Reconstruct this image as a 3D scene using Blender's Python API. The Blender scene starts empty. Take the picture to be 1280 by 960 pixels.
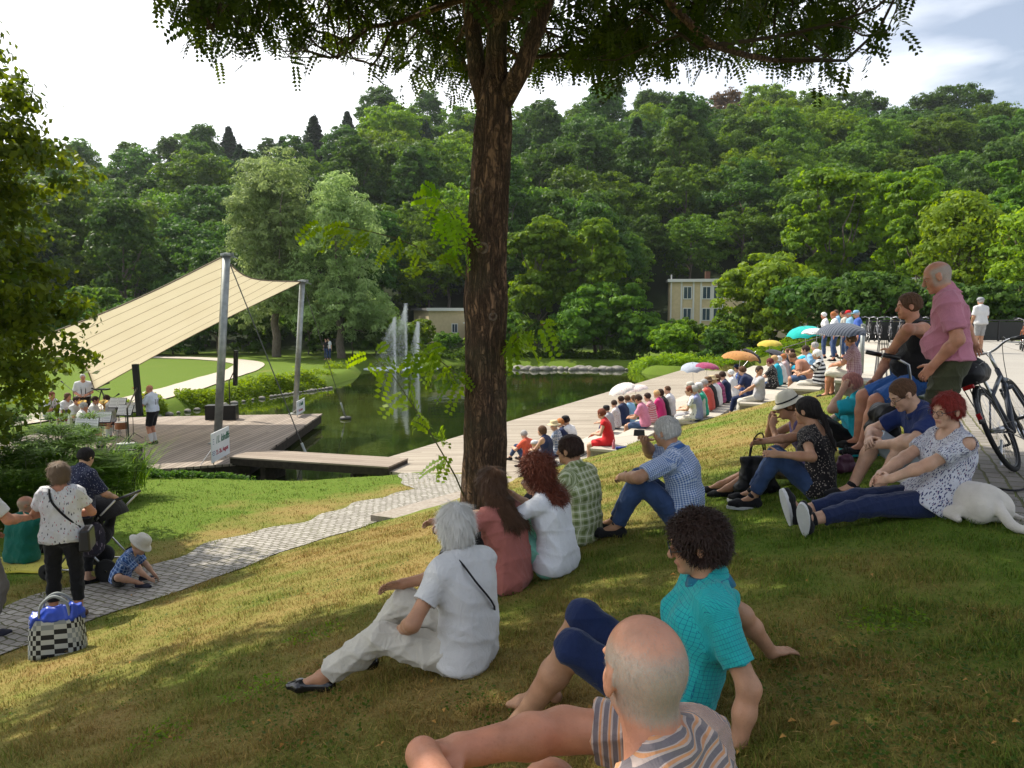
import bpy, math, random
import numpy as np
from mathutils import Vector, Matrix, noise as mnoise
random.seed(7); rng = np.random.default_rng(7)
sc = bpy.context.scene
COL = sc.collection
R = math.radians
# ------------------------------------------------------------ camera
F = 967.0; PITCH = R(5.43)
cam = bpy.data.cameras.new('camera'); camo = bpy.data.objects.new('camera', cam); COL.objects.link(camo)
cam.sensor_width = 36; cam.lens = 36 * F / 1280; cam.clip_start = 0.05; cam.clip_end = 3000
camo.location = (0, 0, 0); camo.rotation_euler = (R(90) - PITCH, 0, 0); sc.camera = camo
# ------------------------------------------------------------ sky and sun
SUN_AZ, SUN_EL = R(-54), R(52)            # azimuth from +Y (ahead), negative = to the left
w = bpy.data.worlds.new('World'); sc.world = w; w.use_nodes = True
nt = w.node_tree; nt.nodes.clear()
def nd(tree, t, **k):
    n = tree.nodes.new(t)
    for a, b in k.items(): setattr(n, a, b)
    return n
sky = nd(nt, 'ShaderNodeTexSky', sky_type='NISHITA', sun_disc=False)
sky.sun_elevation = SUN_EL; sky.sun_rotation = SUN_AZ; sky.air_density = 1.0; sky.dust_density = 2.0; sky.ozone_density = 1.2
tc = nd(nt, 'ShaderNodeTexCoord'); mp = nd(nt, 'ShaderNodeMapping'); mp.inputs['Scale'].default_value = (1.3, 1.3, 5.0)
nz = nd(nt, 'ShaderNodeTexNoise'); nz.inputs['Scale'].default_value = 1.6; nz.inputs['Detail'].default_value = 7; nz.inputs['Distortion'].default_value = .4
ramp = nd(nt, 'ShaderNodeValToRGB'); ramp.color_ramp.elements[0].position = .42; ramp.color_ramp.elements[1].position = .66
dotn = nd(nt, 'ShaderNodeVectorMath', operation='DOT_PRODUCT'); dotn.inputs[1].default_value = (-.80, .55, .12)
dmap = nd(nt, 'ShaderNodeMapRange'); dmap.inputs[1].default_value = .05; dmap.inputs[2].default_value = .62
mx = nd(nt, 'ShaderNodeMath', operation='MAXIMUM')
mul = nd(nt, 'ShaderNodeMath', operation='MULTIPLY'); mul.inputs[1].default_value = .95
mixc = nd(nt, 'ShaderNodeMix', data_type='RGBA'); mixc.inputs[7].default_value = (13.0, 13.2, 13.6, 1)
bg = nd(nt, 'ShaderNodeBackground'); bg.inputs[1].default_value = .105
wo = nd(nt, 'ShaderNodeOutputWorld')
L = nt.links.new
L(tc.outputs['Generated'], mp.inputs[0]); L(mp.outputs[0], nz.inputs['Vector']); L(nz.outputs[0], ramp.inputs[0])
L(tc.outputs['Generated'], dotn.inputs[0]); L(dotn.outputs['Value'], dmap.inputs[0])
mn = nd(nt, 'ShaderNodeMath', operation='MAXIMUM'); mn.inputs[1].default_value = .15; L(ramp.outputs[0], mn.inputs[0]); L(mn.outputs[0], mx.inputs[0]); L(dmap.outputs[0], mx.inputs[1]); L(mx.outputs[0], mul.inputs[0])
L(mul.outputs[0], mixc.inputs[0]); L(sky.outputs[0], mixc.inputs[6]); L(mixc.outputs[2], bg.inputs[0]); L(bg.outputs[0], wo.inputs[0])
sd = bpy.data.lights.new('sun', 'SUN'); sd.energy = 5.0; sd.angle = R(.6); sd.color = (1, .93, .8)
so = bpy.data.objects.new('sun', sd); COL.objects.link(so)
sunv = Vector((math.sin(SUN_AZ) * math.cos(SUN_EL), math.cos(SUN_AZ) * math.cos(SUN_EL), math.sin(SUN_EL)))
so.rotation_euler = (-sunv).to_track_quat('-Z', 'Y').to_euler(); so.location = (-30, 30, 40)
sc.view_settings.view_transform = 'Standard'; sc.view_settings.look = 'None'; sc.view_settings.exposure = 0.38
sc.view_settings.gamma = 1; sc.view_settings.use_curve_mapping = False
sc.render.engine = 'CYCLES'
cy = sc.cycles; cy.max_bounces = 6; cy.diffuse_bounces = 3; cy.glossy_bounces = 3; cy.transmission_bounces = 4; cy.transparent_max_bounces = 12
cy.use_denoising = True; cy.caustics_reflective = False; cy.caustics_refractive = False; cy.sample_clamp_indirect = 6
# ------------------------------------------------------------ geometry of the view
CP, SP = math.cos(PITCH), math.sin(PITCH)
def ray(px, py):
    a = (px - 640) / F; b = (480 - py) / F
    return (a, CP + b * SP, -SP + b * CP)
def at(px, py, z):
    d = ray(px, py); t = z / d[2]; return (d[0] * t, d[1] * t, z)
def atd(px, py, depth):                    # point at ground distance `depth` along the ray
    d = ray(px, py); t = depth / d[1]; return (d[0] * t, depth, d[2] * t)
DU = np.array((.43, .903)); DU /= np.linalg.norm(DU); DV = np.array((DU[1], -DU[0]))
def uv(x, y): return x * DU[0] + y * DU[1], x * DV[0] + y * DV[1]
def xy(u, v): return u * DU[0] + v * DV[0], u * DU[1] + v * DV[1]
ROT = math.atan2(DU[1], DU[0])             # heading of the terraces' long axis
# ------------------------------------------------------------ object helpers
def tag(o, label=None, cat=None, group=None, kind=None):
    if label: o['label'] = label
    if cat: o['category'] = cat
    if group: o['group'] = group
    if kind: o['kind'] = kind
    return o
def empty(name, loc=(0, 0, 0), rz=0, label=None, cat=None, group=None):
    o = bpy.data.objects.new(name, None); COL.objects.link(o); o.location = loc; o.rotation_euler = (0, 0, rz)
    o.empty_display_size = .1
    return tag(o, label, cat, group)
def link(name, me, mat=None, parent=None, smooth=False):
    o = bpy.data.objects.new(name, me); COL.objects.link(o)
    if mat is not None:
        for m in (mat if isinstance(mat, (list, tuple)) else [mat]): me.materials.append(m)
    if parent is not None: o.parent = parent
    if smooth and len(me.polygons): me.polygons.foreach_set('use_smooth', np.ones(len(me.polygons), bool))
    return o
def npmesh(name, V, Fq, attrs=None, mi=None):
    """V (n,3), Fq (m,k) array of k-gons, attrs {name:(n,) or (n,3)}"""
    V = np.asarray(V, np.float32); Fq = np.asarray(Fq, np.int32)
    me = bpy.data.meshes.new(name); m, k = Fq.shape
    me.vertices.add(len(V)); me.vertices.foreach_set('co', V.ravel())
    me.loops.add(m * k); me.loops.foreach_set('vertex_index', Fq.ravel())
    me.polygons.add(m); me.polygons.foreach_set('loop_start', np.arange(0, m * k, k, dtype=np.int32))
    try: me.polygons.foreach_set('loop_total', np.full(m, k, np.int32))
    except Exception: pass
    if mi is not None: me.polygons.foreach_set('material_index', np.asarray(mi, np.int32))
    me.update(calc_edges=True)
    for a, d in (attrs or {}).items():
        d = np.asarray(d, np.float32)
        if d.ndim == 1: me.attributes.new(a, 'FLOAT', 'POINT').data.foreach_set('value', d)
        else: me.attributes.new(a, 'FLOAT_VECTOR', 'POINT').data.foreach_set('vector', d.ravel())
    return me
class MB:
    """collects boxes, bars, tubes, lathes into ONE mesh"""
    def __init__(s): s.v = []; s.f = []
    def add(s, vs, fs):
        n = len(s.v); s.v += [tuple(p) for p in vs]; s.f += [tuple(i + n for i in f) for f in fs]; return s
    def box(s, c, d, rz=0, M=None, taper=1.0):
        hx, hy, hz = d[0] / 2, d[1] / 2, d[2] / 2; vs = []
        m = M or Matrix.Rotation(rz, 3, 'Z')
        for z in (-1, 1):
            t = taper if z > 0 else 1
            for x, y in ((-1, -1), (1, -1), (1, 1), (-1, 1)):
                vs.append(Vector(c) + m @ Vector((x * hx * t, y * hy * t, z * hz)))
        return s.add(vs, [(3, 2, 1, 0), (4, 5, 6, 7), (0, 1, 5, 4), (1, 2, 6, 5), (2, 3, 7, 6), (3, 0, 4, 7)])
    def tube(s, pts, r, n=8, caps=True, closed=False, flat=1.0):
        pts = [Vector(p) for p in pts]; rs = r if isinstance(r, (list, tuple)) else [r] * len(pts)
        up = None; vs = []
        for i, p in enumerate(pts):
            if closed: t = pts[(i + 1) % len(pts)] - pts[i - 1]
            else: t = pts[min(i + 1, len(pts) - 1)] - pts[max(i - 1, 0)]
            if t.length < 1e-9: t = Vector((0, 0, 1))
            t.normalize()
            if up is None: up = t.orthogonal().normalized()
            up = (up - t * up.dot(t))
            if up.length < 1e-6: up = t.orthogonal()
            up.normalize(); sd_ = t.cross(up)
            for k in range(n):
                a = 2 * math.pi * k / n
                vs.append(p + (up * math.cos(a) + sd_ * math.sin(a) * flat) * rs[i])
        fs = []; m = len(pts)
        for i in range(m if closed else m - 1):
            j = (i + 1) % m
            for k in range(n): fs.append((i * n + k, i * n + (k + 1) % n, j * n + (k + 1) % n, j * n + k))
        if caps and not closed: fs.append(tuple(range(n - 1, -1, -1))); fs.append(tuple((m - 1) * n + k for k in range(n)))
        return s.add(vs, fs)
    def lathe(s, prof, c=(0, 0, 0), n=16, M=None, a0=0, a1=2 * math.pi):
        vs = []; m = M or Matrix.Identity(3); full = abs(a1 - a0 - 2 * math.pi) < 1e-6; nn = n if full else n + 1
        for r, z in prof:
            for k in range(nn):
                a = a0 + (a1 - a0) * k / n; vs.append(Vector(c) + m @ Vector((r * math.cos(a), r * math.sin(a), z)))
        fs = []
        for i in range(len(prof) - 1):
            for k in range(n if full else n):
                k2 = (k + 1) % nn if full else k + 1
                fs.append((i * nn + k, i * nn + k2, (i + 1) * nn + k2, (i + 1) * nn + k))
        return s.add(vs, fs)
    def sphere(s, c, r, n=10, sc_=(1, 1, 1), M=None):
        prof = [(max(1e-4, math.sin(math.pi * i / n)) * r, -math.cos(math.pi * i / n) * r) for i in range(n + 1)]
        m = (M or Matrix.Identity(3)) @ Matrix.Diagonal(sc_)
        return s.lathe(prof, c, n * 2 if n < 8 else n + 4, m)
    def prism(s, poly, z0, z1, M=None):
        n = len(poly); m = M or Matrix.Identity(4)
        vs = [m @ Vector((p[0], p[1], z0)) for p in poly] + [m @ Vector((p[0], p[1], z1)) for p in poly]
        fs = [tuple(range(n - 1, -1, -1)), tuple(range(n, 2 * n))] + [(i, (i + 1) % n, n + (i + 1) % n, n + i) for i in range(n)]
        return s.add(vs, fs)
    def build(s, name, mat, parent=None, smooth=False, loc=None, bevel=0):
        me = bpy.data.meshes.new(name); me.from_pydata(s.v, [], s.f); me.update()
        o = link(name, me, mat, parent, smooth)
        if loc: o.location = loc
        if bevel:
            b = o.modifiers.new('bevel', 'BEVEL'); b.width = bevel; b.segments = 2; b.limit_method = 'ANGLE'
        return o
# ------------------------------------------------------------ materials
def mat(name, col, rough=.7, spec=.3, metal=0, noise=0, nscale=20, bump=0, bscale=60, coord='Object', trans=0, alpha=1, sheen=0, emis=None, col2=None, stretch=(1, 1, 1), attr=None, sss=0, coat=0, detail=4):
    m = bpy.data.materials.new(name); m.use_nodes = True; t = m.node_tree; b = t.nodes['Principled BSDF']
    b.inputs['Roughness'].default_value = rough; b.inputs['Specular IOR Level'].default_value = spec; b.inputs['Metallic'].default_value = metal
    b.inputs['Base Color'].default_value = (*col, 1)
    if sheen: b.inputs['Sheen Weight'].default_value = sheen
    if coat: b.inputs['Coat Weight'].default_value = coat
    if sss: b.inputs['Subsurface Weight'].default_value = sss; b.inputs['Subsurface Radius'].default_value = (.012, .005, .003); b.inputs['Subsurface Scale'].default_value = 1
    if trans: b.inputs['Transmission Weight'].default_value = trans
    if alpha < 1: b.inputs['Alpha'].default_value = alpha
    lk = t.links.new; vec = None
    if noise or bump or col2:
        if attr: c = nd(t, 'ShaderNodeAttribute', attribute_name=attr); vec = c.outputs['Vector']
        else: c = nd(t, 'ShaderNodeTexCoord'); vec = c.outputs[coord]
        mpp = nd(t, 'ShaderNodeMapping'); mpp.inputs['Scale'].default_value = stretch; lk(vec, mpp.inputs[0]); vec = mpp.outputs[0]
    if noise or col2:
        n = nd(t, 'ShaderNodeTexNoise'); n.inputs['Scale'].default_value = nscale; n.inputs['Detail'].default_value = detail; lk(vec, n.inputs['Vector'])
        mr = nd(t, 'ShaderNodeMapRange'); mr.inputs[1].default_value = .32; mr.inputs[2].default_value = .68; lk(n.outputs[0], mr.inputs[0])
        mm = nd(t, 'ShaderNodeMix', data_type='RGBA'); lk(mr.outputs[0], mm.inputs[0])
        c2 = col2 or tuple(min(1, x * (1 + noise)) for x in col); c1 = col if col2 else tuple(x * (1 - noise) for x in col)
        mm.inputs[6].default_value = (*c1, 1); mm.inputs[7].default_value = (*c2, 1); lk(mm.outputs[2], b.inputs['Base Color'])
    if bump:
        n2 = nd(t, 'ShaderNodeTexNoise'); n2.inputs['Scale'].default_value = bscale; n2.inputs['Detail'].default_value = 3; lk(vec, n2.inputs['Vector'])
        bp = nd(t, 'ShaderNodeBump'); bp.inputs['Strength'].default_value = bump; bp.inputs['Distance'].default_value = .01; lk(n2.outputs[0], bp.inputs['Height']); lk(bp.outputs[0], b.inputs['Normal'])
    return m
def setcol(m, fn):
    """fn(tree) -> colour socket to be the base colour"""
    t = m.node_tree; t.links.new(fn(t), t.nodes['Principled BSDF'].inputs['Base Color']); return m
def math_(t, op, a, b=None, c=None):
    n = nd(t, 'ShaderNodeMath', operation=op)
    for i, x in enumerate((a, b, c)):
        if x is None: continue
        if isinstance(x, (int, float)): n.inputs[i].default_value = x
        else: t.links.new(x, n.inputs[i])
    return n.outputs[0]
def mixcol(t, f, a, b):
    n = nd(t, 'ShaderNodeMix', data_type='RGBA')
    for i, x in ((0, f), (6, a), (7, b)):
        if isinstance(x, (int, float)): n.inputs[i].default_value = x
        elif isinstance(x, tuple): n.inputs[i].default_value = (*x, 1)
        else: t.links.new(x, n.inputs[i])
    return n.outputs[2]
def attrvec(t, name='rest'):
    a = nd(t, 'ShaderNodeAttribute', attribute_name=name); s = nd(t, 'ShaderNodeSeparateXYZ'); t.links.new(a.outputs['Vector'], s.inputs[0]); return a.outputs['Vector'], s.outputs
def band(t, x, period, frac, off=0):
    """1 inside the stripe"""
    m_ = math_(t, 'FRACT', math_(t, 'ADD', math_(t, 'DIVIDE', x, period), off)); return math_(t, 'LESS_THAN', m_, frac)
def leafmat(name, c1, c2, rough=.5, trans=.35, warm=None):
    m = bpy.data.materials.new(name); m.use_nodes = True; t = m.node_tree; b = t.nodes['Principled BSDF']; lk = t.links.new
    a = nd(t, 'ShaderNodeAttribute', attribute_name='tint'); oi = nd(t, 'ShaderNodeObjectInfo')
    col = mixcol(t, a.outputs['Fac'], c1, c2)
    hs = nd(t, 'ShaderNodeHueSaturation'); lk(col, hs.inputs['Color'])
    lk(math_(t, 'MULTIPLY_ADD', oi.outputs['Random'], .02, .488), hs.inputs['Hue'])
    lk(math_(t, 'MULTIPLY_ADD', oi.outputs['Random'], .45, .8), hs.inputs['Value'])
    lk(hs.outputs[0], b.inputs['Base Color']); b.inputs['Roughness'].default_value = rough; b.inputs['Specular IOR Level'].default_value = .12
    tr = nd(t, 'ShaderNodeBsdfTranslucent'); sh = nd(t, 'ShaderNodeMixShader'); sh.inputs[0].default_value = trans
    g = nd(t, 'ShaderNodeHueSaturation'); g.inputs['Value'].default_value = 2.0; g.inputs['Saturation'].default_value = 1.1; g.inputs['Hue'].default_value = .485
    lk(hs.outputs[0], g.inputs['Color']); lk(g.outputs[0], tr.inputs[0])
    lk(b.outputs[0], sh.inputs[1]); lk(tr.outputs[0], sh.inputs[2]); lk(sh.outputs[0], t.nodes['Material Output'].inputs[0])
    return m
def fbm(x, y, s=1.0, oct=4, seed=0):
    """cheap smooth noise on arrays, about -1..1"""
    r = np.random.default_rng(seed + 11); out = np.zeros(np.broadcast(x, y).shape); amp = 1.0; tot = 0
    for o in range(oct):
        for k in range(4):
            a = r.uniform(0, 6.28); ph = r.uniform(0, 6.28, 2); f = s * r.uniform(.7, 1.3)
            out = out + amp * .5 * np.sin((x * math.cos(a) + y * math.sin(a)) * f + ph[0] + 1.3 * np.sin((x * math.sin(a) - y * math.cos(a)) * f * .7 + ph[1]))
        tot += amp; amp *= .55; s *= 2.1
    return out / tot
# ============================================================ LAND
ZW, ZDECK, ZPL, ZST = -4.35, -3.85, -1.35, -3.9
_pond = [xy(15.6, -10.9), (-4.7, 18.0), (-6.6, 18.3), (-10.5, 19.5), (-14.3, 20.6), (-14.7, 28), (-14.1, 34.0), (-12.6, 40.0), (-10.6, 44.0), (-9.9, 50),
         (-10.9, 57.5), (-9, 62.0), (-3, 63.2), (3, 59.5), (8.6, 57.0), (9.2, 52.5), (10.9, 51.6), xy(52.5, -10.9)]
PP = np.array(_pond)
def polysd(x, y, P):
    x = np.asarray(x, float); y = np.asarray(y, float); d = np.full(x.shape, 1e9); ins = np.zeros(x.shape, bool)
    n = len(P)
    for i in range(n):
        ax, ay = P[i]; bx, by = P[(i + 1) % n]; ex, ey = bx - ax, by - ay
        t = np.clip(((x - ax) * ex + (y - ay) * ey) / (ex * ex + ey * ey), 0, 1)
        d = np.minimum(d, np.hypot(x - ax - t * ex, y - ay - t * ey))
        c = ((ay > y) != (by > y)); 
        if abs(ey) > 1e-9: ins ^= c & (x < ax + (y - ay) * ex / ey)
    return np.where(ins, -d, d)
ROWS = [(-7.1, -3.43, 15.4), (-5.66, -3.01, 15.9), (-4.2, -2.58, 17.9), (-2.9, -2.14, 18.4), (-1.85, -1.74, 18.3), (-.78, -1.37, 16.5)]
UEND = 50.0
_RX = [0, 60, 150, 240, 340, 460, 560, 700, 840, 1000, 1100, 1180, 1280, 1500]
_RY = [244, 230, 236, 205, 204, 166, 172, 162, 146, 142, 160, 148, 182, 190]
def ss(a, b, x): t = np.clip((x - a) / (b - a), 0, 1); return t * t * (3 - 2 * t)
def uend(v): return np.interp(v, [-11.6, -7.1, -5.66, -4.2, -2.9, -1.85, -1.0, -.78, .2, .4], [15.2, 15.4, 15.9, 17.9, 18.4, 18.3, 18.2, 16.5, 16.5, 19.0])
def ground(x, y, sheet=False):
    x = np.asarray(x, float); y = np.asarray(y, float)
    u = x * DU[0] + y * DU[1]; v = x * DV[0] + y * DV[1]
    fl = np.interp(u, [-2, 5, 9, 15, 24], [-3.12, -3.2, -3.36, -3.76, -3.8])
    s = np.interp(v, [-7.3, -2, .4], [1, .265, 0])
    z = ZPL + s * (fl - ZPL)
    far = ss(46, 52, u)
    z = np.where(v < -8.5, np.maximum(z - np.clip(-8.5 - v, 0, 8) * .05, -3.86), z)
    zfar = np.interp(v, [-10.5, -1.0], [-3.8, -1.4]); z = z * (1 - far) + zfar * far
    z = z + .02 * fbm(x, y, 1.1, 3, 5) * (v < .2) * (1 - ss(60, 70, y))
    px = 640 + F * x / np.maximum(y, 5)
    zr = (388 - np.interp(px, _RX, _RY)) / F * 190 - 9.5
    rp = np.clip((y - 76) / 112, 0, 1); rp = rp * .75 + .25 * rp * rp * (3 - 2 * rp)
    z = np.where(y > 76, z + (zr - z) * rp + 1.5 * fbm(x, y, .06, 2, 9) * rp, z)
    sd = polysd(x, y, PP)
    z = np.where(sd < 1.2, z + (np.minimum(z, ZW - .75) - z) * (1 - ss(-.9, .9, sd)), z)
    if not sheet:
        under = (u > uend(v) + .25) & (u < UEND + .3) & (v > -11.7) & (v < 1.2)
        z = np.where(under, np.minimum(z, ZW - .3), z)
        z = z - .06 * ((v > .90 + np.maximum(0, 6.0 - u) * .85) & (y < 36))
        z = z - .05 * ((v > -8.3) & (v < -7.35) & (u < 15))
    return z
def vin(u): return .55 + np.maximum(0, 6.0 - np.asarray(u, float)) * .85
def gz(x, y): return float(ground(np.array([x]), np.array([y]), True)[0])
def ong(px, py):                            # where the ray meets the land
    d = ray(px, py); lo, t = .5, .5
    while t < 300:
        if d[2] * t < gz(d[0] * t, d[1] * t): break
        lo = t; t *= 1.03
    for _ in range(24):
        m = (lo + t) / 2
        if d[2] * m < gz(d[0] * m, d[1] * m): t = m
        else: lo = m
    return (d[0] * t, d[1] * t, d[2] * t)
def sinhs(a, b, c, n, k):
    lo, hi = math.asinh((a - c) * k), math.asinh((b - c) * k); t = np.linspace(lo, hi, n); return c + np.sinh(t) / k
def gridmesh(name, xs, ys, zf, attrs=None):
    X, Y = np.meshgrid(xs, ys); Z = zf(X, Y); nx, ny = len(xs), len(ys)
    V = np.stack([X, Y, Z], -1).reshape(-1, 3); i = np.arange((ny - 1) * (nx - 1)); a = (i // (nx - 1)) * nx + i % (nx - 1)
    at_ = {k: f(X.ravel(), Y.ravel()) for k, f in (attrs or {}).items()}
    return npmesh(name, V, np.stack([a, a + 1, a + nx + 1, a + nx], -1), at_)
def dryness(x, y):                          # 0 lush green .. 1 straw
    u, v = uv(x, y)
    d = .30 + .42 * fbm(x, y, 1.0, 5, 21) + .25 * fbm(x, y, 5.0, 3, 22)
    d = d + .42 * np.exp(-((v + 5.2) / 2.0) ** 2) * (u < 14) + .22 * np.exp(-((v + 2.6) / 1.6) ** 2) * ss(5, 9, u)
    d = d - .35 * ss(.2, 1.8, x - .35 * y + .6) * (y < 6) - .55 * ss(-9.2, -10.2, v) + .45 * np.exp(-((v + 8.8) / .45) ** 2)
    d = d + .30 * ss(6.5, 3.5, y) * ss(1.2, -.6, x)
    return np.clip(d, 0, 1)
def grass_ground():
    m = bpy.data.materials.new('lawn_soil'); m.use_nodes = True; t = m.node_tree; b = t.nodes['Principled BSDF']; lk = t.links.new
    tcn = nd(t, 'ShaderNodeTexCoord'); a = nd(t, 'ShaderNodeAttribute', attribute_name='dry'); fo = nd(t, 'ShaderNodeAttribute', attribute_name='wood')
    n1 = nd(t, 'ShaderNodeTexNoise'); n1.inputs['Scale'].default_value = 9; n1.inputs['Detail'].default_value = 8; n1.inputs['Roughness'].default_value = .75; lk(tcn.outputs['Object'], n1.inputs['Vector'])
    n2 = nd(t, 'ShaderNodeTexNoise'); n2.inputs['Scale'].default_value = 70; n2.inputs['Detail'].default_value = 3; lk(tcn.outputs['Object'], n2.inputs['Vector'])
    f = math_(t, 'ADD', a.outputs['Fac'], math_(t, 'MULTIPLY_ADD', n1.outputs[0], 1.1, -.55)); 
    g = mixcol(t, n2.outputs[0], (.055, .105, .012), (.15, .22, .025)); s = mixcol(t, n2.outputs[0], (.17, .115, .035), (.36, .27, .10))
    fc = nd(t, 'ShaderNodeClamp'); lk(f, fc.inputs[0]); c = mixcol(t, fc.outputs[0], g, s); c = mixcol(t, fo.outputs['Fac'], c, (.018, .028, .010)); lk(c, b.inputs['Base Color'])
    b.inputs['Roughness'].default_value = .95; b.inputs['Specular IOR Level'].default_value = .1
    bp = nd(t, 'ShaderNodeBump'); bp.inputs['Strength'].default_value = .6; bp.inputs['Distance'].default_value = .03; lk(n2.outputs[0], bp.inputs['Height']); lk(bp.outputs[0], b.inputs['Normal'])
    return m
M_soil = grass_ground()
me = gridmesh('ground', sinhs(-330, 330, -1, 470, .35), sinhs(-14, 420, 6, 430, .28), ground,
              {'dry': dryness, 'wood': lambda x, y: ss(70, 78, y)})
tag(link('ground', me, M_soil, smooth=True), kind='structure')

def ngon(name, pts, z, m, thick=0, parent=None, kind='structure'):
    b = MB()
    if thick: b.prism([(p[0], p[1]) for p in pts], z - thick, z)
    else: b.add([(p[0], p[1], z) for p in pts], [tuple(range(len(pts)))])
    o = b.build(name, m, parent)
    if kind and not parent: tag(o, kind=kind)
    return o
# water ---------------------------------------------------------------------
def water():
    m = mat('pond_water', (.022, .032, .008), rough=.035, spec=.5); t = m.node_tree; b = t.nodes['Principled BSDF']; lk = t.links.new
    tcn = nd(t, 'ShaderNodeTexCoord')
    n = nd(t, 'ShaderNodeTexNoise'); n.inputs['Scale'].default_value = 1.1; n.inputs['Detail'].default_value = 4; lk(tcn.outputs['Object'], n.inputs['Vector'])
    n3 = nd(t, 'ShaderNodeTexNoise'); n3.inputs['Scale'].default_value = .22; n3.inputs['Detail'].default_value = 5; lk(tcn.outputs['Object'], n3.inputs['Vector'])
    mr = nd(t, 'ShaderNodeMapRange'); mr.inputs[1].default_value = .42; mr.inputs[2].default_value = .62; lk(n3.outputs[0], mr.inputs[0])
    lk(mixcol(t, mr.outputs[0], (.012, .022, .004), (.034, .044, .007)), b.inputs['Base Color'])
    bp = nd(t, 'ShaderNodeBump'); bp.inputs['Strength'].default_value = .1; bp.inputs['Distance'].default_value = .06; lk(n.outputs[0], bp.inputs['Height']); lk(bp.outputs[0], b.inputs['Normal'])
    return m
M_water = water()
cx_, cy_ = PP.mean(0); wp = [(cx_ + (p[0] - cx_) * 1.05, cy_ + (p[1] - cy_) * 1.03) for p in _pond]; wp[-1] = xy(53, -10.4); wp[0] = xy(15.5, -10.4)
ngon('water', wp, ZW, M_water)
# timber ---------------------------------------------------------------------
def plankmat(name, ang, wid, c1, c2, gap=.09, rough=.75):
    m = mat(name, c1, rough=rough, spec=.25); t = m.node_tree; b = t.nodes['Principled BSDF']; lk = t.links.new
    tcn = nd(t, 'ShaderNodeTexCoord'); mp_ = nd(t, 'ShaderNodeMapping'); mp_.inputs['Rotation'].default_value = (0, 0, -ang); lk(tcn.outputs['Object'], mp_.inputs[0])
    s = nd(t, 'ShaderNodeSeparateXYZ'); lk(mp_.outputs[0], s.inputs[0])
    q = math_(t, 'DIVIDE', s.outputs[1], wid); fl = math_(t, 'FLOOR', q); fr = math_(t, 'FRACT', q)
    row = math_(t, 'FLOOR', math_(t, 'ADD', math_(t, 'DIVIDE', s.outputs[0], 3.6), math_(t, 'MULTIPLY', fl, .37)))
    cb = nd(t, 'ShaderNodeCombineXYZ'); lk(fl, cb.inputs[0]); lk(row, cb.inputs[1]); wn = nd(t, 'ShaderNodeTexWhiteNoise'); lk(cb.outputs[0], wn.inputs['Vector'])
    mp2 = nd(t, 'ShaderNodeMapping'); mp2.inputs['Scale'].default_value = (1.2, 22, 1); lk(mp_.outputs[0], mp2.inputs[0])
    n = nd(t, 'ShaderNodeTexNoise'); n.inputs['Scale'].default_value = 2.2; n.inputs['Detail'].default_value = 5; lk(mp2.outputs[0], n.inputs['Vector'])
    n2 = nd(t, 'ShaderNodeTexNoise'); n2.inputs['Scale'].default_value = .5; n2.inputs['Detail'].default_value = 4; lk(tcn.outputs['Object'], n2.inputs['Vector'])
    k = math_(t, 'ADD', math_(t, 'MULTIPLY', wn.outputs[0], .45), math_(t, 'ADD', math_(t, 'MULTIPLY', n.outputs[0], .35), math_(t, 'MULTIPLY', n2.outputs[0], .35)))
    c = mixcol(t, k, c1, c2); g = math_(t, 'LESS_THAN', fr, gap); c = mixcol(t, g, c, (.02, .016, .012)); lk(c, b.inputs['Base Color'])
    bp = nd(t, 'ShaderNodeBump'); bp.inputs['Strength'].default_value = .5; bp.inputs['Distance'].default_value = .01; lk(math_(t, 'SUBTRACT', n.outputs[0], math_(t, 'MULTIPLY', g, 3)), bp.inputs['Height']); lk(bp.outputs[0], b.inputs['Normal'])
    return m
M_deck = plankmat('weathered_deck_boards', R(4), .145, (.19, .155, .115), (.47, .41, .33), gap=.12)
M_stage = plankmat('stage_boards', R(86), .15, (.15, .12, .095), (.36, .30, .25), gap=.12)
M_plank = plankmat('gangway_boards', R(-12), .2, (.16, .12, .09), (.33, .27, .21), gap=.04)
M_wooddark = mat('dark_timber', (.035, .027, .02), rough=.85, noise=.4, nscale=9, bump=.4, bscale=30)
# deck beside the pond
dk = [xy(15.2, -11.6), xy(15.4, -7.08), xy(UEND + 2, -7.08), xy(UEND + 2, -11.6)]
ngon('deck', dk, ZDECK, [M_deck], .10)
b = MB()
for u in np.arange(16, 52, 2.5):
    for v in (-11.3, -10.0):
        x, y = xy(u, v); b.box((x, y, ZDECK - .5), (.16, .16, .8))
x, y = xy(33.5, -11.45); b.box((x, y, ZDECK - .2), (37, .08, .2), rz=ROT)
tag(b.build('deck_posts', M_wooddark), kind='structure')
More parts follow.
